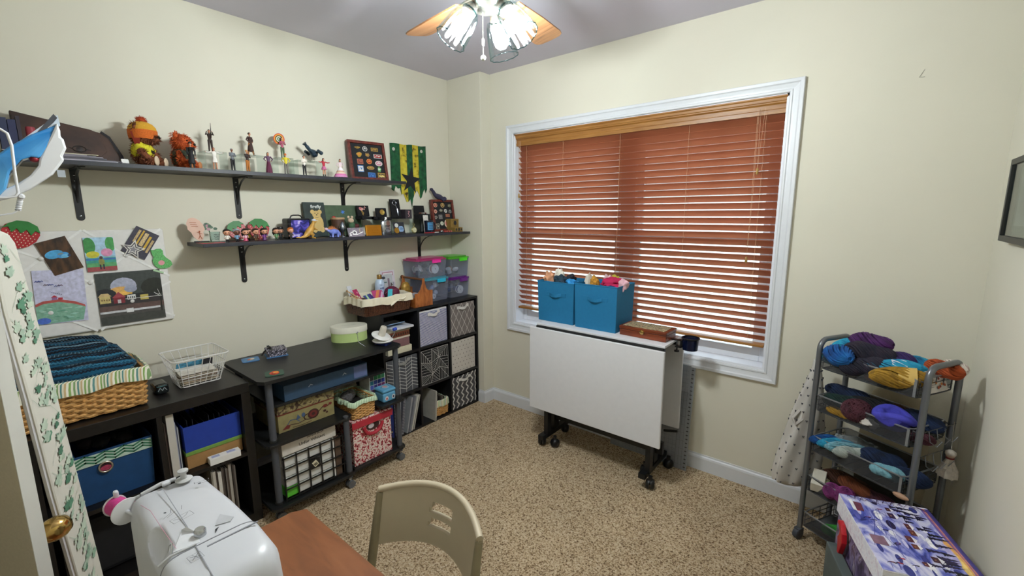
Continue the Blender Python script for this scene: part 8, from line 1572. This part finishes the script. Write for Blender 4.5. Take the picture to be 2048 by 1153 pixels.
# bobbin winder with stop disc, spool pin with pink thread
GP_ = C('#b4b5b4', .35); bw = MB(T(1.726, .215, 1.030) @ Matrix.Scale(.72, 4)); bw.lathe([(.020, 0), (.021, .003), (.017, .005), (.008, .006), (.007, .022), (.012, .024), (.013, .030), (.006, .032), (0, .032)], GP_, 24); bw.build('bobbin_winder', sm); MB(T(1.714, .190, 1.028)).bb(-.007, .007, -.010, .005, 0, .007, WP).build('winder_stop', sm, bevel=.003)
MB().tube([(1.700, .150, 1.020), (1.706, .180, 1.030), (1.712, .205, 1.032)], .004, WP, 8).tube([(1.700, .150, 1.018), (1.676, .128, 1.004), (1.655, .113, 1.000)], .004, WP, 8).build('spool_arm', sm)
Msp = T(1.690, .122, .998) @ RZ(math.radians(15)) @ RY(PI/2)
sp_t = MB(Msp); sp_t.lathe([(.003, -.038), (.0035, -.036), (.0035, .058), (.002, .060)], WP, 10); spn = sp_t.build('spool_pin', sm)
MB(Msp).lathe([(.019, -.034), (.020, -.031), (.010, -.031)], WHITEPL, 28).build('spool_flange', spn); MB(Msp).lathe([(.010, .008), (.025, .009), (.025, .011), (.006, .013)], WHITEPL, 32).build('spool_cap', spn); MB(Msp).lathe([(.0175, -.0308), (.018, -.011), (.0175, .0078)], C('#b52f78', .6, nz=.15, sc=300), 28).build('thread', spn)
MB(T(1.660, .118, 1.018)).bb(-.006, .006, -.004, .004, -.008, .010, WP).build('pin_hinge', sm, bevel=.003)
MB().tube([(1.70, .138, 1.012), (1.80, .145, 1.0330), (1.88, .145, 1.0345), (1.955, .146, 1.0365)], .0004, C('#c987a0', .5), 4).build('upper_thread', spn)
# recessed lever area, tension guide, handle dish, screw
DG = C('#a7a9ac', .4); m = MB(T(0, 0, 0)); hp = [(1.80, .090), (1.835, .096), (1.875, .092), (1.885, .082), (1.86, .0775), (1.81, .0790)]
def carve(o, c, r, M=None):
    """press an ellipsoidal dish into a mesh (the cutter is removed again)"""
    ct = MB(); ct.ball(c, r, WP, 32, M); k_ = ct.build('dish'); bm_ = o.modifiers.new('dish', 'BOOLEAN'); bm_.operation = 'DIFFERENCE'; bm_.object = k_
    bpy.context.view_layer.update(); dg_ = bpy.context.evaluated_depsgraph_get(); me = bpy.data.meshes.new_from_object(o.evaluated_get(dg_)); o.modifiers.remove(bm_); o.data = me; bpy.data.objects.remove(k_)
carve(arm_, (1.900, .122, 1.032), (.056, .026, .030), Matrix.Rotation(math.radians(-6), 4, 'Z'))
m = MB(); m.prism([(1.905, .166), (1.958, .140), (1.965, .176), (1.935, .180)], 1.0325, 1.0345, C('#d3d5d8', .3)); m.add([(1.905, .164, 1.034), (1.935, .180, 1.034), (1.92, .170, 1.044)], [(0, 1, 2)], C('#dcdde0', .3)); m.build('thread_channel', sm, bevel=.001)
MB(T(1.945, .182, 1.033)).lathe([(.009, 0), (.009, .010), (.007, .013), (0, .013)], SILVER, 18).build('tension_screw', sm); m = MB(); m.tube([(1.962, .138, 1.033), (1.959, .140, 1.044), (1.954, .142, 1.048), (1.950, .140, 1.044), (1.956, .136, 1.036)], .0014, SILVER, 6); m.build('thread_guide', sm)
MB().tube([(1.962, .120, 1.026), (1.967, .135, 1.036), (1.968, .17, 1.0365)], .002, WP, 8).build('guide_rib', sm)
m = MB(T(1.940, .212, 1.0338) @ RZ(-.2)); m.prism([(-.030, .004), (.0, -.006), (.004, .016), (-.006, .022)], 0, .0008, C('#b2b4b8', .4)); m.prism([(.008, -.002), (.022, -.008), (.012, -.0075)], 0, .001, C('#202226', .4)); m.build('vent', sm)
ik = C('#55575c', .6)
m = MB(T(1.850, .172, 1.0350) @ RZ(math.radians(100))); m.flat([('l', [(-.016, -.012), (.016, -.012), (.016, -.028), (-.016, -.028), (-.016, -.012)], .0006, ik), ('l', [(-.012, -.016), (-.004, -.024), (.006, -.020), (.012, -.014)], .0007, ik), ('l', [(-.02, .002), (-.004, .010), (.0, .022)], .0008, ik), ('l', [(-.014, .000), (.002, .008)], .0008, ik), ('l', [(.010, .004), (.016, .016)], .0007, ik), ('e', -.010, .018, .002, .003, ik)]); m.build('threading_diagram', sm, kind='stuff')
m = MB(T(1.765, .235, 1.0326) @ RZ(math.radians(80))); m.flat([('l', [(-.012, 0), (.012, 0)], .0007, ik), ('l', [(-.012, -.003), (-.012, .003)], .001, ik), ('l', [(.012, -.003), (.012, .003)], .001, ik), ('e', -.004, -.008, .003, .003, ik), ('l', [(.0, -.008), (.008, -.012), (.012, -.008)], .0008, ik)]); m.build('winding_diagram', sm, kind='stuff')
m = MB(T(2.000, .160, 1.0358) @ RZ(math.radians(95))); m.flat([('l', [(-.009, -.009), (.009, -.009), (.009, .009), (-.009, .009), (-.009, -.009)], .0005, ik), ('l', [(-.006, -.005), (.006, .006)], .0008, ik), ('l', [(-.006, .005), (0, 0), (.006, -.004)], .0008, ik), ('l', [(-.002, .007), (.002, -.007)], .0006, ik)]); m.build('warning_mark', sm, kind='stuff')
text('brother', .020, frame((2.02, .0712, .995), (-1, 0, 0), (0, 0, 1)) if False else frame((2.03, .1132, .985), (1, 0, 0), (0, 0, 1)), C('#3a3c42', .5), sm, ext=.0004, align='CENTER')
# folding chair tucked under the desk, its back beyond the desk
chf = thing('folding_chair', 'beige plastic folding chair with a curved two-slot back behind the desk', 'chair', (1.90, .60, 0), math.radians(4)); BG = C('#b9ad93', .45, nz=.02); BGD = C('#8e8468', .5)
cx0, cy0 = 1.915, .665
def backpt(u, v, o=0.):
    """u across -1..1, v 0 bottom .. 1 top; returns world point on the curved back"""
    x = cx0+u*.185; bulge = .085*(1-u*u); z = .615+.160*v; top = .022*(1-u*u)*v; lean = .035*v
    ca, sa = math.cos(math.radians(6)), math.sin(math.radians(6)); X_, Y_ = (x-cx0), bulge+lean-.012+o
    if v < .5: z += .020*(1-u*u)*(1-2*v)
    return (cx0+X_*ca-Y_*sa, cy0+X_*sa+Y_*ca-.01, z+top)
nu, nv = 40, 12; idx = {}; m = MB(CM if False else IDM); vs = []; fs = []
for side in (0, 1):
    for j in range(nv+1):
        for i in range(nu+1):
            u, v = i/nu*2-1, j/nv; idx[(side, i, j)] = len(vs); vs.append(backpt(u*(.985 if side else 1), v, .011 if side else 0))
def hole(i, j):
    u = (i+.5)/nu*2-1; return (abs(u+.02) < .24-.04*(j in (5, 8))) and (j in (4, 5) or j in (7, 8))
for j in range(nv):
    for i in range(nu):
        if hole(i, j): continue
        a = [idx[(0, i, j)], idx[(0, i+1, j)], idx[(0, i+1, j+1)], idx[(0, i, j+1)]]; b = [idx[(1, i, j)], idx[(1, i+1, j)], idx[(1, i+1, j+1)], idx[(1, i, j+1)]]
        fs += [tuple(a), tuple(reversed(b))]
        for (di, dj, e0, e1) in ((-1, 0, 3, 0), (1, 0, 1, 2), (0, -1, 0, 1), (0, 1, 2, 3)):
            ni, nj = i+di, j+dj
            if ni < 0 or nj < 0 or ni >= nu or nj >= nv or hole(ni, nj): fs.append((a[e1], a[e0], b[e0], b[e1]))
m.add(vs, fs, BG, True); m.build('backrest', chf)
MB().tube([backpt(-1+2*k/24, 1.0, .005) for k in range(25)], .0095, BG, 10).build('top_rim', chf)
for s_ in (-1, 1):
    p_ = backpt(s_*.985, .95, .005); pb = backpt(s_*.985, .0, .005)
    MB().tube([p_, pb, (pb[0]-s_*.002, pb[1]-.03, .48), (pb[0], pb[1]-.12, .26), (pb[0], pb[1]-.20, .012)], [.010, .0135, .0125, .0125, .0125], BGD, 12).build('leg', chf)
    MB().tube([(pb[0]-s_*.03, pb[1]-.30, .43), (pb[0]-s_*.03, pb[1]-.08, .2), (pb[0]-s_*.03, pb[1]+.04, .012)], .0115, BGD, 10).build('leg', chf)
P = perim(cx0-.165, cx0+.165, cy0-.43, cy0-.06, .06, 56); MB().prism([(p_[0], p_[1]) for p_ in P], .432, .452, BG).build('seat', chf, bevel=.006)
